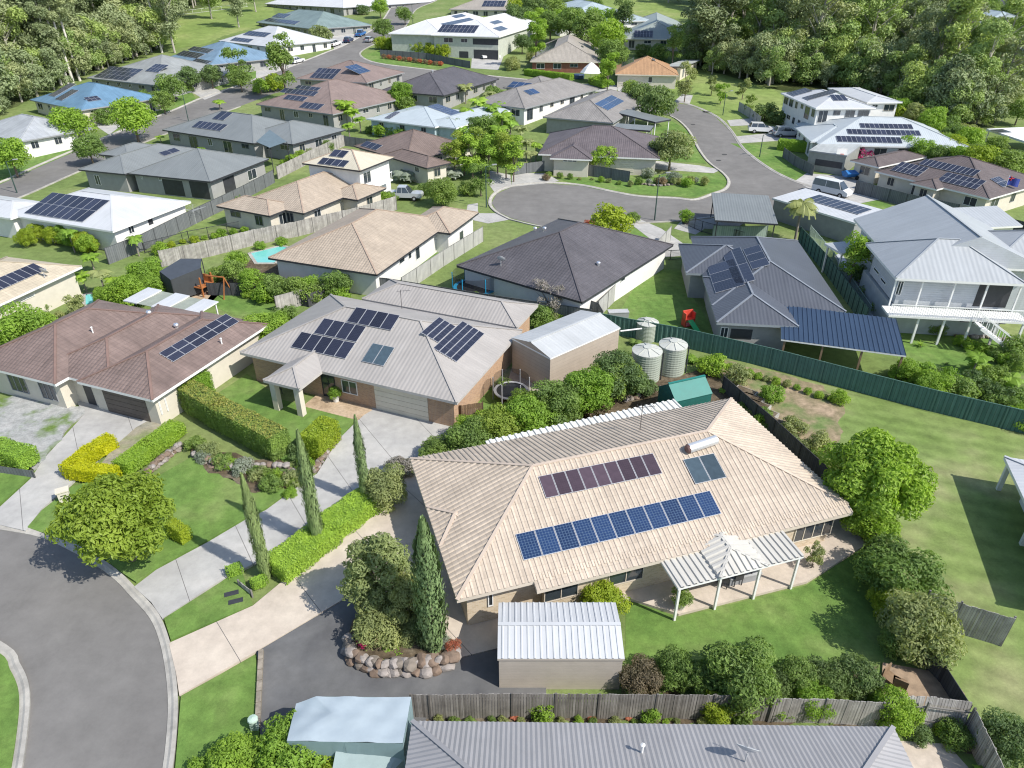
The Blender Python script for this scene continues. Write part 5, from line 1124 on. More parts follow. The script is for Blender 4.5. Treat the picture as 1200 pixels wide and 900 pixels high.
# dark blue roof
DB = roof_mat('navy_metal', (.082, .09, .108), 'metal', .4, .06)
h = House('charcoal metal roof house with tilted solar panels beside the yard with toys', ((840, 378), (990, 363)), (860, 400), DB, RGREY, 2.7, .38, plain('gut_blue', (.25, .28, .3), .5), cap=plain('cap_blue', (.2, .22, .25), .5), rot=R(-18.5))
L = [h.loc(p) for p in ((840, 378), (990, 363), (937, 282), (794, 286), (804, 320), (823, 322))]; print('DB', [tuple(round(c, 1) for c in p) for p in L])
h.wing((.05, L[1].x, 3.3, L[2].y), local=True, axis='y'); h.wing((0, 6.4, 0, 9.6), local=True, axis='y'); h.wing((L[4].x, L[1].x * .6, L[4].y, L[3].y), local=True, pitch=.36)
h.done(auto=False)
h.panels([(828, 314), (848, 307), (885, 329), (840, 346)], 3, 1); h.panels([(846, 296), (867, 291), (886, 327), (862, 337)], 2, 2) ; h.panels([(869, 293), (890, 288), (902, 309), (884, 318)], 3, 1)
h.opening((857, 385), (880, 398), 'dark'); h.opening((845, 383), (852, 396), 'window')
k = House('dark blue ribbed patio roof beside the green fence', ((925, 399), (1062, 417)), (1000, 430), roof_mat('steel_blue', (.032, .055, .098), 'plain', .4, .05), GREY, 2.5, .05, WHITE, name='patio_cover', cat='patio cover', rib=WIDE, th=.12); print('BP', [tuple(k.loc(p)) for p in ((904, 362), (1015, 363))])
L = [k.loc(p) for p in ((925, 399), (1062, 417), (1015, 363), (904, 362))]; w_ = L[1].x
k.wing((-.6, w_, 0, 6.0), 'skill', axis='x', walls=False, local=True)
for i in range(4): mb = MB(); mb.box(-.07, .07, -.07, .07, -.1, 2.36); o = mb.build('post', TIMBER, k.root); o.location = (-.3 + (w_ + .1) * i / 3, .15, 0)
k.done(False)
# mid shed
h = House('beige metal workshop shed with pale grey gabled roof next to the water tanks', ((645, 420), (727, 384)), (680, 435), roof_mat('pale_zinc', (.42, .435, .44), 'metal', .4, .06, .3), board_mat('shed_ribs', (.40, .34, .28), .3), 3.0, .22, WHITE, ov=.05, name='workshop_shed', cat='shed', th=.12)
L = [h.loc(p) for p in ((645, 420), (727, 384), (601, 396), (677, 364))]; print('SHED2', [tuple(round(c, 1) for c in p) for p in L]); h.wing((0, L[1].x, 0, (L[2].y + L[3].y) / 2), 'gable', axis='x', local=True); h.done(False)
# white carport with long solar row
k = House('white flat roof with one long row of solar panels behind the tall palm', ((905, 232), (1005, 262)), (950, 255), roof_mat('white_metal', (.49, .505, .52)), GREY, 2.6, .04, WHITE, name='carport', cat='carport'); k.wing([(905, 232), (1015, 258), (1030, 247)], 'skill', axis='x', walls=True, ov=.2); k.done(False); k.panels([(960, 229), (1022, 246), (1003, 253), (945, 233)], 9, 1)
k = House('flat slate skillion roof over the poolside deck beside the cul-de-sac', ((838, 258), (905, 262)), (880, 272), SL, GREY, 2.7, .03, DARK, name='patio_cover', cat='patio cover'); k.wing([(838, 258), (905, 262), (900, 232)], 'skill', axis='x', walls=False); k.done(False)
for i in range(4): mb = MB(); mb.box(-.06, .06, -.06, .06, -.1, 2.5); o = mb.build('post', DARK, k.root); w_ = k.wings[0]; o.location = ((w_[0] + .3, w_[1] - .3)[i % 2], (w_[2] + .3, w_[3] - .3)[i // 2], 0)
k = House('white sloping back roof of the blue gabled house by the far fence', ((1128, 268), (1168, 266)), (1150, 280), QB, RWHITE, 3.0, .2, WHITE, name='outbuilding', cat='outbuilding'); k.wing([(1128, 268), (1168, 266), (1165, 250)], 'skill'); k.done()
# right edge building: height solved from its shadow tip
tip = gp(1116, 556); best = None
for i in range(60):
    hz = 2 + i * .12; q = upz(1177, 535, hz); L_ = hz / math.tan(SUN_EL); sp = q.xy + Vector((-SUN_DX, -SUN_DY)) * L_; e = (sp - tip.xy).length
    if best is None or e < best[0]: best = (e, hz)
print('RIGHT', best)
h = House('white roofed building with open verandah at the right edge beside the dry lawn', ((1177, 535), (1226, 640)), (1200, 600), roof_mat('white_metal', (.49, .505, .52)), RWHITE, best[1], .2, WHITE, ov=1.2, name='house'); h.wing((0, 11, 0, 9), local=True); h.done(auto=False)
for i in range(3): mb = MB(); mb.box(-.12, .12, -.12, .12, -.1, h.h - .2); o = mb.build('pillar', RWHITE, h.root); o.location = (.3 + i * 5, .3, 0)
# ================================================================ fences and walls
fence([(700, 388), (740, 396), (800, 407), (900, 431), (992, 456), (1090, 482), (1215, 512)], 1.75, 'green', 'long green sheet metal fence along the top of the dry lawn', post=2.35, ribbed='sheet', cap=True, postm=plain('green_post', (.10, .19, .16), .6))
fence([(785, 282), (752, 320), (700, 374)], 1.75, 'grey', 'cream-grey sheet fence between the charcoal tiled house and the toy yard', cap=True)
fence([(705, 385), (700, 376), (690, 372)], 1.7, 'grey2', 'short slate fence corner behind the workshop shed', cap=True)
fence([(566, 283), (520, 312), (472, 345)], 1.75, 'grey', 'pale sheet fence between the white walled house and the charcoal tiled house', cap=True)
fence([(412, 342), (455, 346), (520, 357), (600, 370), (665, 380), (692, 384)], 1.75, 'grey2', 'slate sheet fence behind the big grey roofed house', cap=True)
fence([(325, 366), (412, 342)], 1.6, 'pale', 'pale fence running up to the slate fence corner', ribbed=False)
fence([(190, 313), (245, 301), (300, 287), (350, 277), (385, 268), (420, 260), (465, 246)], 1.8, 'pale', 'long sun bleached paling fence between the two cream tiled houses', ribbed='pale')
fence([(128, 310), (170, 293), (210, 272), (250, 252), (288, 233), (322, 214)], 1.8, 'grey2', 'long slate fence beside the white metal roof house', cap=True)
fence([(326, 210), (365, 190), (404, 171)], 1.8, 'pale', 'bleached fence climbing behind the two storey cream house', ribbed='pale')
fence([(404, 171), (445, 176)], 1.6, 'grey2', 'short slate fence below the palm behind the brown house')
fence([(484, 842), (505, 843), (600, 841), (700, 842), (832, 843), (900, 845)], 1.65, 'paling', 'weathered grey paling fence behind the cream shed at the bottom', ribbed='pale')
fence([(900, 846), (960, 847), (1025, 851)], 1.6, 'pale', 'whitish paling fence behind the small orange cordyline', ribbed='pale')
fence([(1076, 726), (1112, 739), (1172, 757)], 2.0, 'pale', 'short freestanding weathered paling fence on the dry lawn', ribbed='pale', lean=-.12)
fence([(1030, 852), (1076, 851), (1128, 858)], 1.6, 'pale', 'bleached paling fence below the small timber deck', ribbed='pale', lean=.3)
fence([(1128, 858), (1150, 905), (1165, 940)], 1.6, 'pale', 'bleached paling fence running down the bottom right corner', ribbed='pale')
fence([(1034, 690), (1046, 745), (1100, 800), (1128, 845)], 1.1, 'dark', 'low dark board fence between the lawn shrubs and the dry lawn')
fence([(846, 458), (905, 510), (968, 570), (1010, 625), (1032, 668)], 1.25, 'dark', 'dark slatted retaining fence behind the large cream tiled house', cap=True)
fence([(245, 346), (300, 347), (362, 360)], 1.3, 'dark', 'black slatted fence below the fruit trees and shade sail')
fence([(362, 360), (412, 342)], 1.3, 'dark', 'black slatted fence end meeting the pale fence')
fence([(278, 380), (300, 400), (248, 462)], 1.4, 'pale', 'pale fence between the brown tiled house and the clipped hedges', ribbed='pale') if False else None
fence([(222, 470), (268, 438), (298, 416)], 1.5, 'grey', 'cream side fence between the brown roof and the grey roof houses', cap=True)
fence([(519, 488), (541, 498), (566, 494)], 1.6, 'brown', 'brown timber side gate fence beside the double garage', ribbed='pale')
fence([(617, 203), (641, 200)], 1.5, 'grey2', 'slate fence panel below the palm group')
fence([(603, 205), (617, 203)], 1.5, 'grey2', 'short slate return fence below the palm group')
fence([(649, 199), (695, 207), (737, 214)], 1.6, 'grey2', 'slate front fence of the dusky brown tiled house', cap=True)
fence([(446, 66), (500, 70), (524, 75), (551, 80)], 1.6, 'grey2', 'dark boundary fence behind the golden palm row')
fence([(865, 130), (878, 138), (890, 148)], 1.7, 'grey', 'pale fence beside the white cars by the park')
fence([(917, 184), (930, 194), (952, 206)], 1.5, 'grey2', 'curved slate fence in front of the grey garage')
fence([(1001, 226), (1060, 242), (1120, 255)], 1.7, 'grey2', 'slate fence in front of the long brown solar house')
fence([(1168, 268), (1230, 285)], 1.6, 'dark', 'dark fence at the right edge behind the gabled house')
fence([(834, 281), (865, 282), (897, 281)], 1.7, 'palegreen', 'pale green pool fence below the slate skillion roof', cap=True)
fence([(935, 283), (965, 318), (1012, 382)], 1.75, 'green', 'green fence between the charcoal roof and the gabled house', post=1.2, cap=True, ribbed='sheet')
rail_fence([(948, 275), (975, 308), (1018, 372)], 1.1, 'pale railing beside the path of the gabled house', plain('rail_green', (.30, .38, .34)))
rail_fence([(764, 302), (785, 305), (800, 304)], 1.1, 'black metal gate across the driveway of the toy yard', name='gate', cat='gate')
rail_fence([(800, 262), (822, 272), (870, 285)], 1.3, 'black railing beside the cul-de-sac driveway')
rail_fence([(170, 297), (222, 283), (282, 271)], 1.2, 'thin black pool railing beside the long pale fence')
rail_fence([(795, 113), (812, 111)], 1.5, 'dark railing beside the park path', gap=.3)
# raised kerb logs and rock walls
def rocks(name, line, label, n, s, rows=1, seed=1, cols=((.19, .165, .14), (.26, .235, .22), (.17, .125, .095)), z0=0.0):
    L = smooth_line([gp(*p) for p in line], 8); o = L[0].copy(); root = empty(name, o, 0, label, 'rock wall'); rnd = random.Random(seed); ms = [plain('stone_' + str(i), c, .9, 0, .3, 3) for i, c in enumerate(cols)]
    tot = sum((b - a).length for a, b in zip(L, L[1:])); 
    for r in range(rows):
        for i in range(n):
            t = (i + .5 * (r % 2) + rnd.uniform(-.2, .2)) / n * tot; acc = 0; p = L[0]
            for a, b in zip(L, L[1:]):
                d = (b - a).length
                if acc + d >= t: p = a.lerp(b, max(0, (t - acc) / d)); break
                acc += d
            else: p = L[-1]
            bm = bmesh.new(); bmesh.ops.create_icosphere(bm, subdivisions=2, radius=1)
            k = [Vector((rnd.gauss(0, 1), rnd.gauss(0, 1), rnd.gauss(0, 1))).normalized() for _ in range(9)]; kd = [rnd.uniform(.62, .9) for _ in k]
            for v in bm.verts:
                for q, dd in zip(k, kd):
                    e = v.co.dot(q) - dd
                    if e > 0: v.co -= q * e
            sx = s * rnd.uniform(.75, 1.3); M = Matrix.Rotation(rnd.uniform(0, 6), 4, 'Z') @ Matrix.Diagonal((sx, sx * rnd.uniform(.7, 1), s * rnd.uniform(.6, .85), 1)); bmesh.ops.transform(bm, matrix=M, verts=bm.verts)
            me = bpy.data.meshes.new('stone'); bm.to_mesh(me); bm.free(); me.materials.append(rnd.choice(ms)); q = bpy.data.objects.new('stone', me); COL.objects.link(q); q.parent = root
            q.location = (p.x - o.x + rnd.uniform(-.08, .08), p.y - o.y + rnd.uniform(-.08, .08) + r * s * .35, s * .35 + r * s * 1.0 + z0)
    return root
bedc = [(410, 757), (412, 772), (425, 783), (445, 789), (475, 789), (505, 787), (528, 780), (533, 768)]
rocks('rock_wall', bedc, 'low wall of rough brown boulders ringing the magnolia garden', 24, .36, 2, 3, z0=.1)
sheet('round_bed', [(410, 752), (412, 766), (428, 776), (450, 780), (480, 780), (505, 778), (528, 772), (520, 740), (490, 725), (440, 722), (415, 735)], .55, MULCH, th=.5)
rocks('rock_wall', [(172, 558), (190, 542), (212, 525)], 'pinkish boulder edging below the green clipped hedge', 16, .25, 2, 5, ((.42, .34, .29), (.34, .28, .25), (.45, .40, .36)))
rocks('rock_wall', [(398, 517), (385, 530), (375, 545), (366, 556)], 'pink boulder edging beside the grey driveway and yellow bush', 14, .24, 2, 7, ((.48, .36, .32), (.40, .33, .30), (.5, .46, .42)))
rocks('rock_wall', [(228, 537), (250, 548), (275, 553), (305, 552), (330, 552), (358, 565)], 'grey boulder terrace below the big clipped hedge', 22, .28, 2, 9)
rocks('rock_wall', [(735, 470), (770, 458), (790, 452)], 'loose grey boulders beside the teal garden shed', 12, .25, 1, 11)
rocks('rock_wall', [(1120, 395), (1150, 396), (1185, 400)], 'small boulder border below the stilt house deck', 14, .25, 1, 12)
rocks('rock_wall', [(752, 216), (775, 218), (810, 213)], 'pale rubble edging on the island lawn', 14, .3, 1, 13, ((.45, .40, .34),) * 2)
lg = MB(); a, b = gp(307, 766), gp(303, 856)
for i in range(7): p = a.lerp(b, i / 7); q = a.lerp(b, (i + .93) / 7); lg.bar(p - a + Vector((0, 0, .2)), q - a + Vector((0, 0, .2)), .22, .2)
r = empty('timber_edging', a, 0, 'weathered timber sleeper edging between corner lawn and dark driveway', 'edging'); lg.build('sleeper', plain('old_sleeper', (.24, .21, .17), .9, 0, .35, 3), r)
# stepped pale garden boxes behind the main house
for i, (x, y) in enumerate(((873, 462), (881, 470), (888, 478), (897, 487), (905, 497))):
    p = gp(x, y); bx = MB(); M = Matrix.Rotation(R(-42), 4, 'Z'); bx.box(-.8, .8, -.45, .45, 0, .32, 0, M); bx.box(-.7, .7, -.35, .35, .3, .36, 1, M)
    o = bx.build('planter_box', [KERB, MULCH]); o.location = p; tag(o, 'pale rectangular planter box in the stepped row behind the house', 'planter box', 'stepped planter boxes')

# ================================================================ garden structures and things
for cx, top, base, rx, lab in ((785, 399, 442, 16, 'tall pale green rainwater tank, rightmost of the three'), (755, 414, 450, 17, 'pale green rainwater tank closest to the long hedge'), (757, 384, 402, 12.5, 'squat rainwater tank farthest back beside the shed')):
    p = gp(cx, base - rx * .45); dep = p.y * CP + CAMH * SP; r_ = rx * dep / FPX; hz = 2.35 if top > 390 else 1.5; q = empty('water_tank', p, 0, lab, 'water tank')
    mb = MB(); prof = []
    for i in range(24): z = hz * i / 24; prof += [(r_ + (.02 if i % 2 else 0), z)]
    prof += [(r_, hz)]; mb.lathe(prof, 28); mb.build('tank_body', plain('tank_green', (.31, .345, .29), .5, 0, .06), q)
    mb = MB(); mb.lathe([(r_ + .03, hz), (r_ + .03, hz + .06), (r_ * .5, hz + .22), (.3, hz + .3), (.3, hz + .36), (0, hz + .36)], 28); l = mb.build('tank_lid', plain('tank_top', (.44, .45, .41), .5, 0, .08), q)
    mb = MB()
    for i in range(8): a = i * math.pi / 4; mb.bar((.3 * math.cos(a), .3 * math.sin(a), hz + .31), (r_ * math.cos(a), r_ * math.sin(a), hz + .09), .05)
    mb.build('lid_rib', plain('tank_top', (0,) * 3), l)
    mb = MB(); mb.tube((r_ + .07, -r_ * .3, 0), (r_ + .07, -r_ * .3, hz), .05, .05, 8); mb.build('overflow_pipe', DARK, q)
p0, p1 = upz(727, 388, 2.7), upz(752, 385, 2.6); mb = MB(); mb.tube((0, 0, 0), p1 - p0, .06, .06, 8); o = mb.build('downpipe', WHITE); o.location = p0; tag(o, 'white pipe from the workshop roof to the squat tank', 'pipe')
# teal shed
k = House('small teal gable roofed canopy shed between boulders and the dark retaining fence', ((792, 471), (835, 461)), (805, 478), plain('teal_fabric', (.02, .17, .145), .5, 0, .08), plain('teal_dark', (.012, .10, .09), .6), 1.9, .75, plain('teal_dark', (0,) * 3), name='canopy_shed', cat='shed', ov=.03, th=.05, z=.0)
L = k.loc((835, 461)); k.wing((0, L.x, 0, 2.2), 'gable', axis='x', local=True); k.done(False)
# tarp covered caravan at the bottom
cv = empty('covered_caravan', gp(412, 893), 0, 'caravan under a pale blue tarpaulin at the bottom of the driveway', 'caravan')
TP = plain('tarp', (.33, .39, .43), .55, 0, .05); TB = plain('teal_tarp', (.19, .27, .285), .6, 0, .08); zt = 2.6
tq = [upz(347, 825, zt - .45), upz(371, 816, zt), upz(482, 817, zt), upz(472, 871, zt), upz(336, 868, zt - .35)]; c0 = cv.location.copy()
tq = [p - c0 for p in tq]; mb = MB(); rnd = random.Random(4)
bmc = bmesh.new(); vs = [bmc.verts.new(p) for p in tq]; ct = bmc.verts.new(sum(tq, Vector()) / 5 + Vector((-.3, 0, .16)))
for i in range(5): bmc.faces.new((vs[i], vs[(i + 1) % 5], ct))
bmesh.ops.subdivide_edges(bmc, edges=bmc.edges[:], cuts=9, use_grid_fill=True)
for v in bmc.verts: v.co.z += .022 * math.sin(v.co.x * 3.1 + v.co.y * 1.3) + .02 * math.sin(v.co.x * 5 - v.co.y * 4) + .012 * math.sin(v.co.y * 9 + v.co.x)
me = bpy.data.meshes.new('tarpaulin'); bmc.to_mesh(me); bmc.free(); me.materials.append(TP); me.polygons.foreach_set('use_smooth', [True] * len(me.polygons)); o = bpy.data.objects.new('tarpaulin', me); COL.objects.link(o); o.parent = cv
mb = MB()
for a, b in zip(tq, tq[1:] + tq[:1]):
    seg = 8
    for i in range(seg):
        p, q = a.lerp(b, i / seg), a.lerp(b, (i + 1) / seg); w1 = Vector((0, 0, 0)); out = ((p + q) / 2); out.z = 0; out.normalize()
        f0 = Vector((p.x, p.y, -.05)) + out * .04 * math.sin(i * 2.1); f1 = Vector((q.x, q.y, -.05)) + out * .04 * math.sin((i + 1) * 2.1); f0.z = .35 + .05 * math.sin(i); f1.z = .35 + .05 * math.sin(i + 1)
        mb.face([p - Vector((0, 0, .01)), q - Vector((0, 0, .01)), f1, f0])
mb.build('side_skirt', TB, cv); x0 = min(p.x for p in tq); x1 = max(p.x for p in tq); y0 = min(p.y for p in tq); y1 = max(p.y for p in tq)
mb = MB(); mb.box(x0 + .5, x1 - .35, y0 + .3, y1 - .25, .3, 2.2); mb.build('body', WHITE, cv)
for sy in (y0 + .3, y1 - .4): w = MB(); w.tube((0, -.1, 0), (0, .1, 0), .35, .35, 16); o = w.build('wheel', TYRE, cv); o.location = ((x0 + x1) / 2, sy, .35)
mb = MB(); mb.bar((x0 + .5, (y0 + y1) / 2 - .6, .5), (x0 - .9, (y0 + y1) / 2, .5), .1); mb.bar((x0 + .5, (y0 + y1) / 2 + .6, .5), (x0 - .9, (y0 + y1) / 2, .5), .1); mb.build('tow_bar', DARK, cv)
# lower awning of the same colour in front
aw = empty('boat_cover', gp(440, 905), 0, 'sloping grey-green tarpaulin in front of the tarp covered caravan', 'boat cover'); p = [upz(395, 872, 1.9), upz(474, 873, 1.9), upz(478, 885, 1.6), upz(440, 925, 1.0), upz(385, 925, 1.0)]; mb = MB(); p = [v - aw.location for v in p]
mb.face(p[::-1]); 
for a, b in zip(p, p[1:] + p[:1]): mb.face([a, b, Vector((b.x, b.y, 0)), Vector((a.x, a.y, 0))])
mb.build('tarpaulin', plain('grey_tarp', (.26, .33, .33), .6, 0, .08), aw)
# trampolines
def trampoline(c, rpx, lab, col, h=2.4, oct_=12):
    p = gp(*c); dep = p.y * CP + CAMH * SP; r_ = rpx * dep / FPX; q = empty('trampoline', p, 0, lab, 'trampoline')
    mb = MB(); mb.lathe([(0, .75), (r_ * .85, .75), (r_ * .85, .8), (r_, .8), (r_, .7)], 24); mb.build('jumping_mat', BLACKM, q)
    mb = MB(); mb.lathe([(r_ * .86, .81), (r_ * 1.02, .81), (r_ * 1.02, .74)], 24); mb.build('pad', col, q)
    for i in range(6):
        a = i * math.pi / 3; mb = MB(); mb.tube((0, 0, 0), (0, 0, h), .04, .04, 6); o = mb.build('pole', col, q); o.location = (r_ * 1.05 * math.cos(a), r_ * 1.05 * math.sin(a), 0)
    m = MATS.get('net')
    if not m:
        m, nt, b = newmat('net'); b.inputs['Base Color'].default_value = (.02, .02, .025, 1); b.inputs['Alpha'].default_value = .45; MATS['net'] = m
    mb = MB(); mb.lathe([(r_ * 1.03, .8), (r_ * 1.03, h)], 24); mb.build('safety_net', m, q)
trampoline((599, 468), 20, 'black netted trampoline on the side lawn beside the workshop shed', plain('tramp_grey', (.35, .35, .36)), 1.9)
trampoline((557, 345), 25, 'netted trampoline with bright blue poles beside the charcoal tiled house', plain('tramp_blue', (.02, .28, .5)), 2.3)
# toy slide
q = empty('toy_slide', gp(808, 383), R(20), 'red and green plastic toy slide on the yard lawn', 'toy slide'); mb = MB(); mb.box(-.5, .5, 0, .6, 0, .1); mb.box(-.5, -.4, 0, .6, 0, 1.3); mb.box(.4, .5, 0, .6, 0, 1.3); mb.box(-.5, .5, .5, .6, .6, 1.4); mb.box(-.5, .5, 0, .6, .62, .7); mb.build('tower', plain('toy_red', (.6, .08, .05), .4), q)
mb = MB(); mb.bar((0, .05, .66), (0, -1.4, .08), .5, .05); mb.build('slide', plain('toy_green', (.03, .4, .12), .4), q)
q = empty('play_gate', gp(828, 408), 0, 'small green toy beside the back fence', 'toy'); mb = MB(); mb.box(-.25, .25, -.2, .2, 0, .7); mb.box(-.15, .15, -.15, .15, .7, 1.0); mb.build('body', plain('toy_green', (0,) * 3), q)
# bbq
# orange timber play area and black shade sail
sh = empty('shade_sail', gp(205, 345), 0, 'black shade sail structure beside the orange timber deck', 'shade sail'); c0 = sh.location
pts = [upz(187, 318, 2.6), upz(212, 303, 2.9), upz(236, 303, 2.9), upz(235, 314, 2.6), upz(200, 328, 2.3)]; mb = MB(); pts = [p - c0 for p in pts]; mb.face(pts[::-1]); mb.face([p - Vector((0, 0, .04)) for p in pts]); mb.build('sail', plain('sail_black', (.05, .06, .075), .7), sh)
for p in pts: w = MB(); w.tube((0, 0, -.1), (0, 0, p.z), .05, .05, 6); o = w.build('post', DARK, sh); o.location = (p.x, p.y, 0)
mb = MB()
for a, b in ((pts[4], pts[0]), (pts[3], pts[4])): mb.face([a, b, Vector((b.x, b.y, .2)), Vector((a.x, a.y, .2))])
mb.build('side_screen', plain('screen_dark', (.045, .05, .055), .8), sh)
OR = plain('orange_timber', (.36, .13, .04), .7, 0, .2)
dk = empty('timber_play_set', gp(232, 343), R(-20), 'orange stained timber play set beside the black shade sail', 'play set'); mb = MB(); mb.box(-1.6, 1.4, -.8, .9, .9, 1.0); mb.box(-1.6, 1.4, .8, .9, 0, 1.7); mb.build('platform', OR, dk)
for x, y in ((-1.5, -.7), (1.3, -.7), (-1.5, .8), (1.3, .8)): w = MB(); w.box(-.06, .06, -.06, .06, 0, 2.0); o = w.build('post', OR, dk); o.location = (x, y, 0)
mb = MB(); mb.bar((-1.6, -.8, 1.0), (-3.0, -1.3, .1), .7, .06); mb.bar((1.4, 0, 2.0), (3.4, .2, 2.0), .1); mb.bar((3.4, .2, 2.0), (3.6, .8, 0), .08); mb.bar((3.4, .2, 2.0), (3.5, -.5, 0), .08); mb.build('ramp', OR, dk)
# tyre swing on ground / fire ring
mb = MB(); mb.lathe([(.35, .0), (.55, 0), (.58, .12), (.45, .2), (.35, .12), (.35, 0)], 20); o = mb.build('fire_ring', plain('rust', (.14, .07, .05), .9)); o.location = gp(241, 343); tag(o, 'round rusty fire ring on the sandy patch by the play set', 'fire ring')
# letterbox, bins, utility cabinet
q = empty('letterbox', gp(78, 588), R(30), 'cream rendered letterbox beside the concrete driveway kerb', 'letterbox'); mb = MB(); mb.box(-.3, .3, -.22, .22, 0, .85); mb.build('pillar', RSTUCCO, q); mb = MB(); mb.box(-.36, .36, -.27, .27, .85, .93); mb.build('cap', CREAM, q); mb = MB(); mb.box(-.15, .15, -.235, -.222, .6, .66); mb.build('slot', DARK, q)
q = empty('letterbox', gp(158, 655), R(20), 'small white box at the foot of the round roadside tree', 'letterbox'); mb = MB(); mb.box(-.15, .15, -.15, .15, 0, .7); mb.box(-.2, .2, -.2, .2, .7, .95); mb.build('box', WHITE, q); mb = MB(); mb.box(-.1, .1, -.205, -.201, .8, .86); mb.build('slot', DARK, q)
q = empty('utility_cabinet', gp(300, 856), 0, 'pale green utility pillar on the corner lawn', 'utility cabinet'); mb = MB(); mb.box(-.15, .15, -.12, .12, 0, .75); mb.lathe([(.22, .75), (.2, .82), (0, .88)], 10); mb.build('body', plain('pillar_green', (.42, .55, .47), .5), q)
for x, y, l in ((272, 698, 'left'), (277, 707, 'right')):
    mb = MB(); mb.box(-.35, .35, -.15, .15, 0, .015); o = mb.build('pit_lid', DARK); o.location = gp(x, y) + Vector((0, 0, .16)); o.rotation_euler = (0, 0, R(20)); tag(o, 'small dark service pit lid on the grass verge', 'pit lid', 'service pit lids on the verge')
def bin_(p, lab, lid):
    q = empty('wheelie_bin', gp(*p), R(15), lab, 'bin'); mb = MB(); b0 = [(-.25, -.3), (.25, -.3), (.25, .3), (-.25, .3)]; lo = [Vector((x * .85, y * .85, .05)) for x, y in b0]; hi = [Vector((x, y, .95)) for x, y in b0]
    for i in range(4): j = (i + 1) % 4; mb.face([lo[i], lo[j], hi[j], hi[i]])
    mb.face(lo[::-1]); mb.build('bin_body', plain('bin_green', (.03, .16, .07), .5), q); mb = MB(); mb.box(-.28, .28, -.33, .33, .95, 1.03); mb.build('lid', lid, q)
bin_((741, 202), 'green wheelie bin beside the dusky brown house garage', plain('bin_green', (0,) * 3)); bin_((403, 328 + 8), 'green wheelie bin', DARK) if False else None
# armchair / outdoor table on patio
def table(p, lab, r_=.6):
    q = empty('outdoor_table', gp(*p, .17), R(15), lab, 'table'); mb = MB(); mb.box(-r_, r_, -r_ * .6, r_ * .6, .7, .74); mb.build('tabletop', DARK, q)
    for x in (-1, 1):
        for y in (-1, 1): w = MB(); w.box(-.03, .03, -.03, .03, 0, .7); o = w.build('leg', DARK, q); o.location = (x * (r_ - .08), y * (r_ * .6 - .08), 0)
table((857, 676), 'dark table under the white ribbed patio cover', .9)
def chair(p, rz, lab, grp=None):
    q = empty('garden_chair', gp(*p, .17), rz, lab, 'chair', grp); mb = MB(); mb.box(-.24, .24, -.24, .24, .42, .46); mb.build('seat', DARK, q); mb = MB(); mb.box(-.24, .24, .2, .24, .46, .9); mb.build('backrest', DARK, q)
    for x in (-1, 1):
        for y in (-1, 1): w = MB(); w.box(-.02, .02, -.02, .02, 0, .42); o = w.build('leg', DARK, q); o.location = (x * .21, y * .21, 0)
for x, y, a in ((846, 686, 2.9), (862, 683, 3.4), (850, 669, -.2), (868, 668, .2)): chair((x, y), a, 'dark chair at the table under the white patio cover', 'chairs round the patio table')
chair((326, 462), 1, 'dark chair on the tiled porch of the grey roofed house')
for i, (x, y) in enumerate(((1042, 800), (1052, 806))):
    q = empty('lounge_chair', gp(x, y, .1), .6 + i * 2, 'brown lounge chair on the small timber deck', 'chair', 'lounge chairs on the deck'); mb = MB(); mb.box(-.28, .28, -.28, .28, .3, .38); mb.build('seat', TIMBER, q); mb = MB(); mb.box(-.28, .28, .26, .32, .38, .85); mb.build('backrest', TIMBER, q)
    for a in (-1, 1):
        for b in (-1, 1): w = MB(); w.box(-.03, .03, -.03, .03, 0, .3); o = w.build('leg', DARK, q); o.location = (a * .26, b * .3, 0)
def pot(p, lab, leafm, z=.16, r_=.3, kind='shrub', s=.5, col=(.5, .47, .42)):
    w = gp(*p, z); mb = MB(); mb.lathe([(0, 0), (r_ * .7, 0), (r_, .5), (r_ * .9, .5), (r_ * .85, .45), (0, .45)], 14); o = mb.build('plant_pot', plain('pot_' + str(col), col, .8)); o.location = w; tag(o, 'pot holding the ' + lab, 'pot'); plant_at(w + Vector((0, 0, .4)), s, kind, leafm, lab, name='potted_plant')
pot((797, 712), 'small green plant at the corner of the patio cover', 'green'); pot((394, 470), 'leafy plant in a white pot by the garage door', 'bright', col=(.6, .6, .58)); pot((803, 262), 'clipped topiary in the black pot by the driveway', 'bright', 0, .5, 'shrub', .85, (.03, .03, .035)); pot((531, 768), 'red flowers at the end of the boulder wall', 'red', .1, .25, 'shrub', .35, (.3, .1, .08)); pot((521, 762), 'small silver plant at the boulder wall end', 'silver', .16, .25, 'shrub', .35)
# basketball hoop
q = empty('basketball_hoop', gp(979, 203), 0, 'white portable basketball hoop before the grey garage', 'basketball hoop'); mb = MB(); mb.tube((0, 0, 0), (0, 0, 3.2), .06, .06, 8); mb.build('pole', DARK, q); mb = MB(); mb.box(-.75, .75, -.5, -.46, 2.7, 3.7); mb.build('backboard', WHITE, q); mb = MB(); mb.lathe([(.22, 2.95), (.25, 2.95), (.25, 2.99), (.22, 2.99)], 14, 0, (0, -.75, 0)); mb.build('hoop', plain('toy_red', (0,) * 3), q); mb = MB(); mb.box(-.5, .5, -.3, .5, 0, .25); mb.build('base', DARK, q)
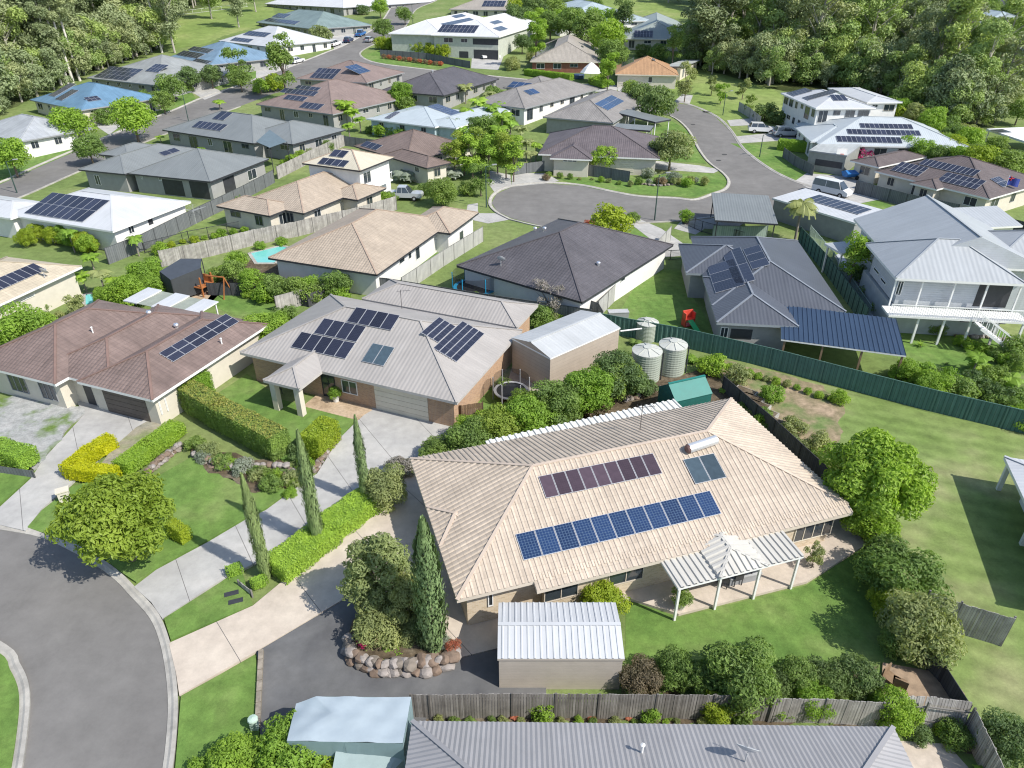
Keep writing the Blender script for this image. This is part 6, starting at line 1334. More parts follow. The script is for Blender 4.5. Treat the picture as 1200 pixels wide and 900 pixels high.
# flag
q = empty('flag', gp(1168, 248), 0, 'blue flag on a white pole beside the brown solar house', 'flag'); mb = MB(); mb.tube((0, 0, 0), (0, 0, 4.6), .04, .03, 6); mb.build('pole', WHITE, q)
mb = MB(); prev = None
for i in range(9):
    x = i * .2; y = .12 * math.sin(i * .9); c = [Vector((x, y, 3.5 - i * .05)), Vector((x, y, 4.5 - i * .05))]
    if prev: mb.face([prev[0], c[0], c[1], prev[1]])
    prev = c
fl = mb.build('cloth', plain('flag_blue', (.03, .05, .25), .8), q)
mb = MB(); mb.box(.05, .75, -.02, .16, 4.18, 4.26); mb.box(.34, .42, -.02, .16, 3.95, 4.45); mb.build('cross', plain('flag_red', (.5, .05, .06), .8), fl)
# car-port clutter: surf ski / boat shapes at the right driveway
q = empty('small_boat', gp(1003, 209), R(10), 'small blue covered boat between the garage and the brown house', 'boat'); mb = MB(); n = 10; prev = None
for i in range(n + 1):
    t = i / n; w = .9 * math.sin(math.pi * min(1, .35 + t * .65)) if t > .3 else .9 * (.86 + .14 * t / .3); x = -2 + 4.2 * t; w = .9 * (1 - max(0, t - .5) ** 2 * 3.9); c = [Vector((x, -w, .9)), Vector((x, 0, 1.25)), Vector((x, w, .9)), Vector((x, w * .5, .35)), Vector((x, -w * .5, .35))]
    if prev:
        for j in range(5): k_ = (j + 1) % 5; mb.face([prev[j], prev[k_], c[k_], c[j]])
    else: mb.face(c)
    prev = c
mb.face(prev[::-1]); mb.build('hull', plain('boat_blue', (.03, .16, .42), .4), q)
mb = MB(); mb.bar((-1.8, 0, .3), (3, 0, .4), .1); mb.build('trailer', DARK, q)
for sy in (-.8, .8): w = MB(); w.tube((0, -.08, 0), (0, .08, 0), .28, .28, 12); o = w.build('wheel', TYRE, q); o.location = (-.4, sy, .28)

# ================================================================ street lamps
lamp((221, 142), (218, 110), 'street lamp beside the street above the slate roof house'); lamp((20, 226), (9, 190), 'street lamp at the left edge of the lower street'); lamp((847, 135), (850, 108), 'street lamp on the outside of the road bend by the park'); lamp((890, 184), (892, 158), 'street lamp on the grass verge before the curved fence')
lamp((570, 243), (569, 196), 'green street lamp at the left side of the cul-de-sac'); lamp((767, 258), (772, 205), 'tall green street lamp at the lower edge of the cul-de-sac'); lamp((484, 28), (487, 5), 'distant street lamp beside the top road')

# ================================================================ cars
car((450, 233), (496, 234), 'silver', 'silver dual cab ute parked behind the cream tiled roof', 'ute'); car((517, 183), (554, 190), 'white', 'white suv beside the tall bamboo hedge')
car((212, 105), (238, 102), 'skyblue', 'bright blue suv in the driveway of the grey solar house'); car((50, 164), (78, 159), 'silver', 'silver hatchback beside the pale grey gabled roof', 'hatch')
car((384, 57), (401, 51), 'white', 'white suv nearest the bend of the upper street'); car((402, 53), (415, 46), 'navy', 'dark blue car between the white suv and the blue ute', 'hatch'); car((415, 46), (430, 39), 'blue', 'blue ute parked on the verge of the upper street', 'ute')
car((426, 52), (441, 46), 'silver', 'pale blue-silver car on the road side of the blue ute', 'hatch'); car((409, 36), (430, 33), 'white', 'white van in the driveway beside the navy cars', 'van'); car((388, 38), (408, 35), 'navy', 'navy suv next to the white van')
car((341, 76), (356, 72), 'white', 'white hatchback by the street left of the taupe roof', 'hatch'); car((561, 66), (571, 70), 'white', 'white car at left in the double garage', 'hatch', 4.2); car((574, 66), (584, 70), 'white', 'white car at right in the double garage', 'hatch', 4.2)
car((877, 155), (907, 156), 'white', 'white suv on the driveway near the park fence'); car((911, 160), (932, 160), 'silver', 'silver suv beside the white two storey house'); car((956, 224), (992, 232), 'white', 'white van before the long brown solar house', 'van')
car((186, 121), (206, 118), 'black', 'dark car under the small street trees', 'hatch'); car((652, 66), (618, 60), 'white', 'white van') if False else None
q = empty('parked_caravan', gp(349, 62), R(75), 'white caravan beside the white solar roof on the upper street', 'caravan'); mb = MB(); mb.box(-2.6, 2.6, -1.15, 1.15, .5, 2.9); mb.box(-2.3, 2.7, -1.1, 1.1, 2.9, 3.0); mb.build('body', paint('white', PC['white']), q)
for x in (-1.2, 1.2): w = MB(); w.box(x - .5, x + .5, -1.17, -1.152, 1.6, 2.2); w.box(x - .5, x + .5, 1.152, 1.17, 1.6, 2.2); w.build('window', GLASS, q)
for sy in (-1.0, 1.0): w = MB(); w.tube((0, -.1, 0), (0, .1, 0), .36, .36, 12); o = w.build('wheel', TYRE, q); o.location = (0, sy, .36)
q = empty('white_marquee', gp(692, 96), 0, 'white umbrella shaped canopy beside the stone grey house', 'canopy'); mb = MB(); mb.lathe([(2.5, 2.0), (1.6, 3.0), (.5, 3.9), (0, 4.1)], 8); mb.build('canopy', WHITE, q); mb = MB(); mb.tube((0, 0, 0), (0, 0, 3.9), .05, .05, 6); mb.build('pole', ALU, q)
q = empty('spa_cover', gp(678, 92), 0, 'dark blue covered spa beside the white canopy', 'spa'); mb = MB(); mb.lathe([(1.3, 0), (1.35, .8), (1.2, .95), (0, 1.0)], 8); mb.build('cover', plain('spa_navy', (.03, .06, .12), .5), q)

for (x, y), nm, lab in (((849, 181), 'manhole_cover', 'dark round cover on the outer bend of the curved road'), ((842, 188), 'manhole_cover', 'dark round cover nearer the inside kerb of the curved road'), ((812, 146), 'manhole_cover', 'dark round cover high on the curved road')):
    mb = MB(); mb.lathe([(.42, -.02), (.42, .006), (0, .008)], 20); o = mb.build(nm, plain('cast_iron', (.07, .068, .065), .7, .2)); o.location = gp(x, y) + Vector((0, 0, .016)); tag(o, lab, 'manhole cover')
for (x, y), an, lab in (((828, 132), -30, 'dark stormwater grate in the kerb of the road bend by the park'),):
    mb = MB()
    for i in range(9): mb.box(-.8 + i * .19, -.72 + i * .19, -.2, .2, 0, .03)
    mb.box(-.85, .85, .2, .3, 0, .16); o = mb.build('drain_grate', plain('cast_iron', (0,) * 3)); o.location = gp(x, y) + Vector((0, 0, .02)); o.rotation_euler = (0, 0, R(an)); tag(o, lab, 'drain grate')
# clotheslines, garden shed bits and outdoor clutter in the yards
def cabinet(p, lab, kind, a=0):
    q = empty(kind, gp(*p), R(a), lab, kind.replace('_', ' '))
    if kind == 'air_conditioner':
        mb = MB(); mb.box(-.45, .45, -.17, .17, .1, .8); mb.build('case', WHITE, q); mb = MB(); mb.tube((0, -.175, .45), (0, -.19, .45), .26, .26, 16); mb.build('fan_grille', DARK, q)
    elif kind == 'clothesline':
        mb = MB(); mb.tube((0, 0, 0), (0, 0, 1.9), .035, .03, 8); mb.build('pole', ALU, q); mb = MB()
        for i in range(4):
            a_ = i * math.pi / 2; mb.bar((0, 0, 1.7), (1.5 * math.cos(a_), 1.5 * math.sin(a_), 1.95), .03)
            for k in (.5, .75, 1.0): b_ = a_ + math.pi / 2; mb.bar((1.5 * k * math.cos(a_), 1.5 * k * math.sin(a_), 1.7 + .25 * k), (1.5 * k * math.cos(b_), 1.5 * k * math.sin(b_), 1.7 + .25 * k), .012)
        mb.build('arms', ALU, q)
    elif kind == 'garden_box': mb = MB(); mb.box(-.9, .9, -.35, .35, 0, .6); mb.build('box', GREY, q); mb = MB(); mb.box(-.93, .93, -.38, .38, .6, .66); mb.build('lid', plain('lid_grey', (.4, .41, .42), .6), q)
for p, lab, kd, a_ in (((546, 468), 'white air conditioner on the side wall of the big grey roofed house', 'air_conditioner', 125), ((712, 352), 'white air conditioner beside the charcoal tiled house', 'air_conditioner', 120), ((230, 262), 'rotary clothesline on the dry lawn beside the slate fence', 'clothesline', 20), 
                       ((724, 372), 'pale storage box at the corner of the toy yard', 'garden_box', 5), ((868, 680), 'low storage box under the white patio cover', 'garden_box', 15)): cabinet(p, lab, kd, a_)
k = empty('shade_sail', gp(235, 160), 0, 'slate blue shade sail hung from the slate roof patio', 'shade sail'); pts = [upz(300, 166, 4.4), upz(316, 152, 5.0), upz(336, 166, 4.2), upz(316, 173, 4.0)]; k.location = (pts[0].x, pts[0].y, T(pts[0].y)); mb = MB(); mb.face([p - k.location for p in pts]); mb.face([p - k.location - Vector((0, 0, .03)) for p in pts][::-1]); mb.build('sail', plain('sail_blue', (.11, .15, .175), .7), k)
for p in pts[2:]: w = MB(); q = p - k.location; w.tube((0, 0, -1.5), (0, 0, q.z), .06, .06, 6); o = w.build('post', DARK, k); o.location = (q.x, q.y, 0)
# ================================================================ hedges
hedge([(226, 478), (262, 500), (327, 535)], 1.5, 1.9, 'green', 'big clipped hedge with rusty top above the boulder terrace', 260, .075, z=.15, top='rust')
hedge([(240, 463), (218, 475)], 1.5, 1.9, 'bright', 'short clipped hedge end nearest the brown house garage', 260, .075, z=.15)
hedge([(370, 535), (385, 520)], 1.5, 1.7, 'lime', 'dense yellow-green clipped bush between boulders and lawn', 300, .075, z=.15, name='shrub')
hedge([(150, 555), (178, 534), (207, 512)], 1.25, .95, 'bright', 'low green clipped hedge above the pinkish boulders', 300, .07, z=.15)
hedge([(131, 527), (110, 540), (86, 559)], .95, .95, 'yellow', 'bright yellow clipped hedge beside the concrete driveway', 320, .07, z=.15)
hedge([(90, 560), (134, 566)], .95, .95, 'yellow', 'bright yellow clipped hedge return nearest the round tree', 320, .07, z=.15)
hedge([(-20, 534), (34, 550)], 1.4, 1.2, 'hedge', 'green clipped hedge on the block wall at the left edge', 300, .07, z=.3)
b0 = gp(-20, 548); w = fence([(-20, 553), (42, 562)], .7, 'grey2', 'low grey block wall under the left clipped hedge', post=3, name='low_wall', cat='wall')
hedge([(232, 450), (258, 430), (280, 412)], .9, 1.0, 'bright', 'narrow clipped hedge along the brown roofed house wall', 260, .07, z=.15)
hedge([(391, 626), (436, 594)], 1.85, 1.0, 'hedge', 'clipped bright green hedge box between the two cypress trees', 420, .06, z=.15)
hedge([(334, 672), (380, 637)], 1.85, 1.0, 'hedge', 'clipped bright green hedge box beside the cream driveway', 420, .06, z=.15)
hedge([(205, 628), (219, 637)], .65, 1.0, 'lime', 'small rusty-green clipped hedge between lawn and grey driveway', 400, .055, z=.15)
for x, y, l in ((276, 674, 'tiny lime ball shrub beside the grey driveway edge'), (305, 688, 'small lime clipped shrub at the foot of the front cypress')): hedge([(x - 5, y + 2), (x + 5, y - 2)], .55, .5, 'hedge', l, 500, .05, z=.15, name='shrub')
fence([(281, 688), (296, 700)], .5, 'pale', 'low white picket edging at the hedge corner', ribbed='pale', post=.8)
hedge([(642, 93), (668, 96), (640, 93), (618, 88)], 1.5, 1.2, 'bright', 'long clipped hedge before the stone grey house', 60, .16) if False else hedge([(618, 88), (668, 97)], 1.6, 1.3, 'bright', 'long clipped hedge before the stone grey house', 90, .14)
hedge([(694, 99), (708, 104)], 1.6, 1.4, 'bright', 'short clipped hedge right of the white canopy', 90, .14)
hedge([(915, 175), (942, 178)], 1.8, 1.6, 'bright', 'clipped hedge above the curved slate fence', 90, .13)
hedge([(1113, 42), (1168, 48)], 3, 2.2, 'bright', 'clipped hedge below the far blue-grey roof', 40, .25)
# ================================================================ near trees
tree(137, 606, 63, 'roundfine', 'sunny', 'large round bright green tree on the kerbside lawn')
for i, (b, t, l) in enumerate((((313, 677), (296, 556), 'tall thin cypress nearest the road by the hedge end'), ((374, 640), (357, 505), 'tall thin cypress between the two clipped hedge boxes'), ((430, 592), (422, 487), 'tall thin cypress at the upper end of the hedges'), ((508, 764), (498, 608), 'thick cypress beside the flowering garden at the cream house'))):
    p = gp(*b); hgt = 4
    for k in range(120):
        hgt = 3 + k * .06; dz = p.z + hgt - CAMH; dep = p.y * CP - dz * SP
        if 450 - FPX * (p.y * SP + dz * CP) / dep <= t[1]: break
    r = plant_at(p, hgt, 'cypress', 'cypress', l, var=i)
    if i == 3: r.scale = (hgt * 1.15, hgt * 1.15, hgt)
    else: r.scale = (hgt * .72, hgt * .72, hgt)
NEAR = [(444, 672, 37, 'oval', 'olive', 'broad magnolia tree with glossy leaves beside the cream driveway', .95, 'tree'), (446, 728, 32, 'bushfine', 'olive', 'lower magnolia clump above the boulder wall', .9, 'tree'),
 (480, 706, 25, 'oval', 'olive', 'slimmer magnolia between the broad one and the thick cypress', 1, 'tree'), (486, 690, 12, 'bushfine', 'purple', 'purple flowering shrub between magnolia and thick cypress', 1.2, 'shrub'), (484, 738, 20, 'bushfine', 'olive', 'glossy green shrub at the foot of the thick cypress', 1, 'shrub'),
 (432, 752, 14, 'shrub', 'pink', 'low magenta flowering shrub inside the boulder ring', .8, 'shrub'), (462, 765, 15, 'shrub', 'bright', 'small bright ground plant on the boulder wall', .6, 'shrub'),
 (450, 572, 25, 'bushfine', 'olive', 'light olive bush beside the uppermost cypress', 1.05, 'shrub'), (470, 548, 15, 'shrub', 'grey', 'greyish wispy shrub at the driveway edge', .9, 'shrub'), (511, 528, 17, 'bushfine', 'green', 'rounded green shrub at the left end of the long hedge', .9, 'shrub'),
 (550, 518, 27, 'bushfine', 'green', 'big loose bush at the garage end of the long green screen', .9, 'shrub'), (585, 503, 28, 'bushfine', 'fresh', 'second bush of the long green screen, below the brown gate', .9, 'shrub'),
 (618, 492, 29, 'bushfine', 'bright', 'third bush of the long green screen, below the trampoline', .9, 'shrub'), (655, 474, 30, 'bushfine', 'green', 'fourth bush of the green screen, in front of the workshop shed', .95, 'shrub'),
 (688, 460, 30, 'bushfine', 'bright', 'fifth bush of the green screen, under the shed corner', .95, 'shrub'), (722, 442, 30, 'bushfine', 'dark', 'last bush of the green screen, touching the water tanks', .95, 'shrub'),
 (570, 495, 16, 'shrub', 'bright', 'small bright bush behind the long green screen near the gate', .9, 'shrub'), (640, 500, 15, 'shrub', 'olive', 'low olive shrub between green screen and pale strip roof', .8, 'shrub'), (700, 482, 14, 'shrub', 'russet', 'reddish dry shrub behind the pale strip roof', .8, 'shrub'), (757, 455, 12, 'shrub', 'dark', 'dark shrub between the tanks and the boulders', .9, 'shrub'),
 (1027, 558, 55, 'roundfine', 'bright', 'large bushy green tree at the corner of the cream tiled house', 1, 'tree'), (1020, 610, 27, 'bushfine', 'bright', 'lower leafy shrub under the large corner tree', 1, 'shrub'),
 (1055, 672, 42, 'bushfine', 'green', 'wide dark green shrub between back lawn and dry lawn', .8, 'shrub'), (1080, 738, 40, 'bushfine', 'olive', 'feathery olive shrub beside the freestanding palings', 1.1, 'shrub'), (1042, 708, 20, 'bushfine', 'lime', 'yellowish shrub at the edge of the back lawn', 1, 'shrub'), (1058, 748, 24, 'bushfine', 'green', 'dark green shrub above the timber deck', 1, 'shrub'),
 (956, 650, 13, 'loose', 'olive', 'thin sapling beside the patio corner', 1.2, 'tree'),
 (706, 703, 26, 'bushfine', 'lime', 'round yellow-green bush behind the cream shed', .75, 'shrub'),
 (752, 795, 23, 'bushfine', 'russet', 'reddish feathery shrub right of the cream shed', 1, 'shrub'), (790, 787, 23, 'bushfine', 'green', 'dark leafy shrub beside the reddish shrub', 1.1, 'shrub'), (818, 795, 20, 'bushfine', 'green', 'narrow green shrub left of the largest round one', 1.1, 'shrub'),
 (867, 793, 39, 'bushfine', 'green', 'largest round green shrub on the back lawn border', 1.05, 'shrub'), (905, 806, 22, 'bushfine', 'dark', 'dark shrub right of the largest round shrub', 1, 'shrub'), (935, 796, 25, 'bushfine', 'green', 'mid green shrub in the middle of the lawn border', 1, 'shrub'), (970, 796, 24, 'bushfine', 'dark', 'dark shrub second from the deck end', 1, 'shrub'), (1003, 794, 26, 'bushfine', 'dark', 'dark shrub nearest the timber deck', 1, 'shrub'),
 (1048, 832, 25, 'bushfine', 'bright', 'round bright shrub between the bleached fences', 1, 'shrub'), (952, 820, 21, 'bushfine', 'bright', 'bright leafy shrub on the fence line below the lawn border', 1.1, 'shrub'), (916, 826, 15, 'shrub', 'bright', 'small bright shrub against the whitish fence', 1, 'shrub'), (838, 830, 19, 'bushfine', 'lime', 'lime shrub at the right end of the weathered fence', .9, 'shrub'),
 (1009, 832, 13, 'palmlow', 'red', 'orange-red cordyline before the whitish fence', 1.3, 'shrub'), (1078, 860, 13, 'shrub', 'dark', 'small dark shrub by the corner patio', .8, 'shrub'), (1120, 862, 16, 'shrub', 'green', 'shrub inside the bottom right fence corner', 1, 'shrub'), (1182, 868, 30, 'bushfine', 'dark', 'dark bush in the bottom right corner', 1, 'shrub'), (1155, 905, 24, 'palmlow', 'bright', 'banana plant at the bottom right edge', 1, 'shrub'), (1105, 855, 9, 'shrub', 'bright', 'little green shrub below the tilted pale fence', 1, 'shrub'),
 (636, 832, 14, 'shrub', 'bright', 'green shrub against the weathered fence under the shed', 1.1, 'shrub'), (603, 838, 11, 'palmlow', 'red', 'small red cordyline near the shed corner fence', .8, 'shrub'), (575, 838, 9, 'yucca', 'green', 'tiny spiky plant at the left of the fence bed', 1, 'shrub'), (693, 838, 12, 'palmlow', 'red', 'orange bromeliad clump left of the agave', .8, 'shrub'), (716, 836, 12, 'yucca', 'green', 'spiky green plant in the middle of the fence bed', 1, 'shrub'), (737, 839, 10, 'palmlow', 'red', 'reddish bromeliad beside the spiky plant', .8, 'shrub'), (761, 832, 13, 'shrub', 'bright', 'bright upright shrub left of the agave', 1.1, 'shrub'), (786, 840, 15, 'yucca', 'green', 'large pale agave in the fence bed', 1, 'shrub'), (870, 845, 9, 'shrub', 'green', 'low shrub below the largest round shrub', .8, 'shrub'), (975, 848, 8, 'yucca', 'green', 'low spiky plant left of the orange cordyline', 1, 'shrub'),
 (340, 885, 42, 'bushfine', 'bright', 'sprawling bright green tree in front of the covered caravan', .8, 'tree'), (280, 893, 34, 'bushfine', 'bright', 'bright leafy shrub on the corner lawn', .7, 'shrub'), (395, 905, 30, 'bushfine', 'lime', 'yellow-green bush at the bottom edge under the caravan', .8, 'shrub'), (235, 905, 16, 'shrub', 'bright', 'small leafy sprout by the near kerb', .9, 'shrub'),
 (243, 528, 11, 'shrub', 'olive', 'pale shrub at the left of the boulder terrace', .9, 'shrub'), (262, 541, 11, 'shrub', 'green', 'green shrub on the boulder terrace', .9, 'shrub'), (285, 548, 12, 'shrub', 'silver', 'silvery shrub mid boulder terrace', .9, 'shrub'), (303, 556, 10, 'shrub', 'olive', 'olive shrub before the big hedge end', .9, 'shrub'), (318, 567, 12, 'shrub', 'green', 'rounded green shrub at the lawn corner', .9, 'shrub'), (333, 548, 12, 'palmlow', 'dark', 'dark cordyline behind the big hedge end', 1, 'shrub'), (346, 560, 12, 'shrub', 'olive', 'grey-green shrub by the middle boulders', .9, 'shrub'), (352, 528, 13, 'shrub', 'dark', 'dark shrub between the hedge and yellow bush', .9, 'shrub'), (340, 578, 8, 'shrub', 'bright', 'small green tuft beside the driveway joint', .8, 'shrub'), (358, 545, 10, 'shrub', 'bright', 'leafy shrub above the pink boulders', .9, 'shrub'), (228, 520, 10, 'shrub', 'green', 'small shrub under the clipped hedge corner', .9, 'shrub')]
for i, (x, y, r_, kd, lf, lb, sz, nm) in enumerate(NEAR): tree(x, y, r_ * 1.1, kd, lf, lb, None, i % 3, sz, name=nm)
MID = [(812, 418, 16, 'palmlow', 'bright', 'young palm by the green fence beside the tanks'), (836, 428, 15, 'shrub', 'bright', 'weedy green shrub below the green fence corner'), (866, 440, 13, 'shrub', 'olive', 'weedy shrub on the bare patch'), (745, 398, 14, 'palmlow', 'green', 'small palm behind the squat tank'), (737, 425, 12, 'shrub', 'green', 'shrub between squat tank and workshop shed'), (848, 455, 10, 'palmlow', 'bright', 'small palm beside the teal canopy shed'), (905, 462, 12, 'shrub', 'bright', 'bright weed clump on the bare slope'), (930, 500, 13, 'shrub', 'olive', 'low weeds behind the retaining fence'), (960, 520, 14, 'shrub', 'olive', 'scrubby bush left of the large corner tree'), (985, 466, 9, 'shrub', 'bright', 'green weed tuft near the green fence'), (895, 485, 9, 'shrub', 'green', 'herb clump in the planter boxes'),
 (632, 372, 15, 'shrub', 'green', 'dense green shrub behind the workshop shed'), (645, 345, 24, 'bare', 'grey', 'leafless grey tree before the charcoal tiled roof'), (603, 340, 11, 'shrub', 'bright', 'bright shrub left of the leafless tree'), (505, 340, 10, 'yucca', 'green', 'cactus clump behind the big grey roof'), (590, 452, 9, 'shrub', 'green', 'shrub beside the black trampoline'),
 (1070, 355, 17, 'loose', 'silver', 'silvery small tree before the stilt house deck'), (1080, 402, 19, 'yucca', 'bright', 'spiky yucca on the lawn of the stilt house'), (1064, 437, 16, 'bushfine', 'bright', 'bright bush right of the navy patio roof'), (1093, 452, 18, 'bushfine', 'bright', 'second bright bush along the green fence'), (1122, 458, 17, 'shrub', 'green', 'green bush mid way along the green fence'), (1110, 425, 10, 'yucca', 'green', 'small spiky plant behind the bright bushes'), (1150, 425, 24, 'palmlow', 'bright', 'bushy palm behind the green fence near the deck stairs'), (1187, 440, 28, 'palmlow', 'bright', 'wide palm clump at the right end of the green fence'), (1170, 468, 20, 'palmlow', 'green', 'drooping palm hanging over the green fence'), (1140, 448, 15, 'shrub', 'dark', 'dark shrub between the palms and the fence'), (1190, 410, 17, 'shrub', 'green', 'leafy bush at the right edge above the palms'), (1165, 440, 13, 'shrub', 'green', 'green shrub among the palms'),
 (1004, 300, 15, 'tall', 'bright', 'leafy tree beside the gabled house side path'), (1012, 322, 13, 'shrub', 'dark', 'dark shrub under the gabled house wall'), (1024, 344, 12, 'shrub', 'dark', 'dark shrub further down the side path'), (1036, 362, 11, 'shrub', 'green', 'rounded shrub at the lower end of the side path'), (979, 270, 12, 'palmlow', 'dark', 'small dark palm beside the carport wall'), (1098, 385, 9, 'shrub', 'green', 'small shrub under the verandah corner'),
 (714, 262, 22, 'round', 'lime', 'round lime green tree beside the cul-de-sac'), (691, 266, 8, 'shrub', 'red', 'small dark red shrub left of the lime tree'), (742, 255, 7, 'shrub', 'green', 'low plants at the lime tree foot'),
 (315, 388, 24, 'bushfine', 'bright', 'bright bushy tree behind the brown roof end'), (290, 400, 15, 'shrub', 'bright', 'bright bush at the end of the brown roof'), (333, 372, 14, 'shrub', 'green', 'green bush below the black slatted fence'), (28, 390, 32, 'bushfine', 'bright', 'large glossy bush at the left edge by the brown roof'), (90, 362, 17, 'loose', 'olive', 'slender tree beside the round pool'), (148, 343, 20, 'bushfine', 'bright', 'bright tree behind the round pool'), (172, 322, 19, 'bushfine', 'bright', 'light green tree left of the shade sail'), (120, 336, 16, 'palmlow', 'bright', 'leafy palm above the round pool'),
 (275, 318, 14, 'round', 'green', 'small frangipani behind the play set'), (295, 328, 14, 'round', 'bright', 'fruit tree at the left of the row before the cream house'), (322, 335, 14, 'round', 'green', 'second fruit tree of the row, below the pool corner'), (345, 337, 14, 'round', 'green', 'third fruit tree of the row, centre'), (362, 335, 13, 'round', 'bright', 'fourth fruit tree of the row'), (392, 332, 15, 'round', 'green', 'fruit tree at the right end of the row by the wall'), (330, 283, 6, 'shrub', 'bright', 'low shrubs beyond the long pool'), (305, 288, 6, 'shrub', 'bright', 'low bright plants by the long pool fence'),
 (518, 226, 17, 'bushfine', 'green', 'dense green bush beside the silver ute'), (563, 207, 15, 'loose', 'green', 'street tree left of the cul-de-sac'), (474, 200, 27, 'palmlow', 'silver', 'silver fan palm behind the ute'), (531, 198, 24, 'palmlow', 'silver', 'silver fan palm beside the street tree'), (548, 222, 9, 'shrub', 'green', 'low bush right of the dense bush'), (425, 234, 10, 'palmlow', 'bright', 'short palm between the cream houses'), (498, 222, 8, 'shrub', 'green', 'low bush above the ute bonnet')]
for i, (x, y, r_, kd, lf, lb) in enumerate(MID): tree(x, y, r_ * 1.12, kd, lf, lb, None, i % 3, .95)
BAM = [(532, 178), (543, 174), (553, 179), (563, 172), (573, 178), (583, 172), (593, 178), (602, 182)]
for i, (x, y) in enumerate(BAM): tree(x, y, 14, 'tall', 'hedge' if i % 3 else 'fresh', 'column of dense bamboo in the tall green screen', 'bamboo screen columns', i % 3, .85, name='bamboo')
for i, (x, y) in enumerate(((30, 285), (46, 278), (62, 283), (77, 280), (92, 286), (104, 292))): tree(x, y - 6, 11, 'bushfine', 'lime', 'bright yellow-green bamboo clump below the white metal roof', 'bamboo clumps below the white roof', i % 3, 1.1, name='bamboo')
for i in range(13): x = 446 + i * 6.3; tree(x, 51 + i * .75, 6.8, 'shrub', 'lime', 'golden palm shrub in the row along the dark boundary fence', 'golden palm row', i % 3, 1.3)
for i in range(12): x = 450 + i * 6.0; tree(x, 66 + i * .8, 3.2, 'shrub', 'red' if i % 2 else 'russet', 'reddish low plant in front of the dark boundary fence', 'reddish plants on the street corner', i % 3, 1.0)
PAL = [(941, 238, 26, 1.15, 'tall shaggy palm above the green fence'), (404, 121, 17, 1, 'bushy palm behind the taupe tiled house'), (421, 138, 12, .9, 'smaller palm beside the bushy palm'), (545, 101, 13, 1, 'palm beside the charcoal hip roof'), (157, 278, 13, 1.2, 'thin palm beside the long slate fence'), (80, 272, 13, 1.3, 'palm rising from the bamboo clumps'), (115, 318, 18, 1.1, 'tall palm over the round pool'), (588, 135, 17, 1.2, 'tall palm left in the group above the bamboo'), (603, 160, 14, 1.1, 'palm right of the bamboo screen'), (617, 166, 14, 1.1, 'middle palm above the slate panel fence'), (628, 168, 13, 1.1, 'palm nearest the dusky brown house'), (575, 125, 14, 1.1, 'palm behind the pale blue-grey house'), (752, 108, 14, .9, 'palm at the corner of the brown-grey house'), (1147, 418, 20, .8, 'palm behind the green fence by the stilt house stairs'), (256, 118, 11, .6, 'short palm by the slate roof at the street'), (485, 230 - 40, 9, 1, 'palm beside the brown tiled roof'), (505, 132, 11, .9, 'palm between the pale blue-grey wings'), (187, 160, 8, .6, 'tiny palm at the end of the slate roof')]
for i, (x, y, r_, sz, lb) in enumerate(PAL): tree(x, y, r_ * 1.5, 'palm', 'bright' if i % 3 else 'olive', lb, None, i % 2, sz)
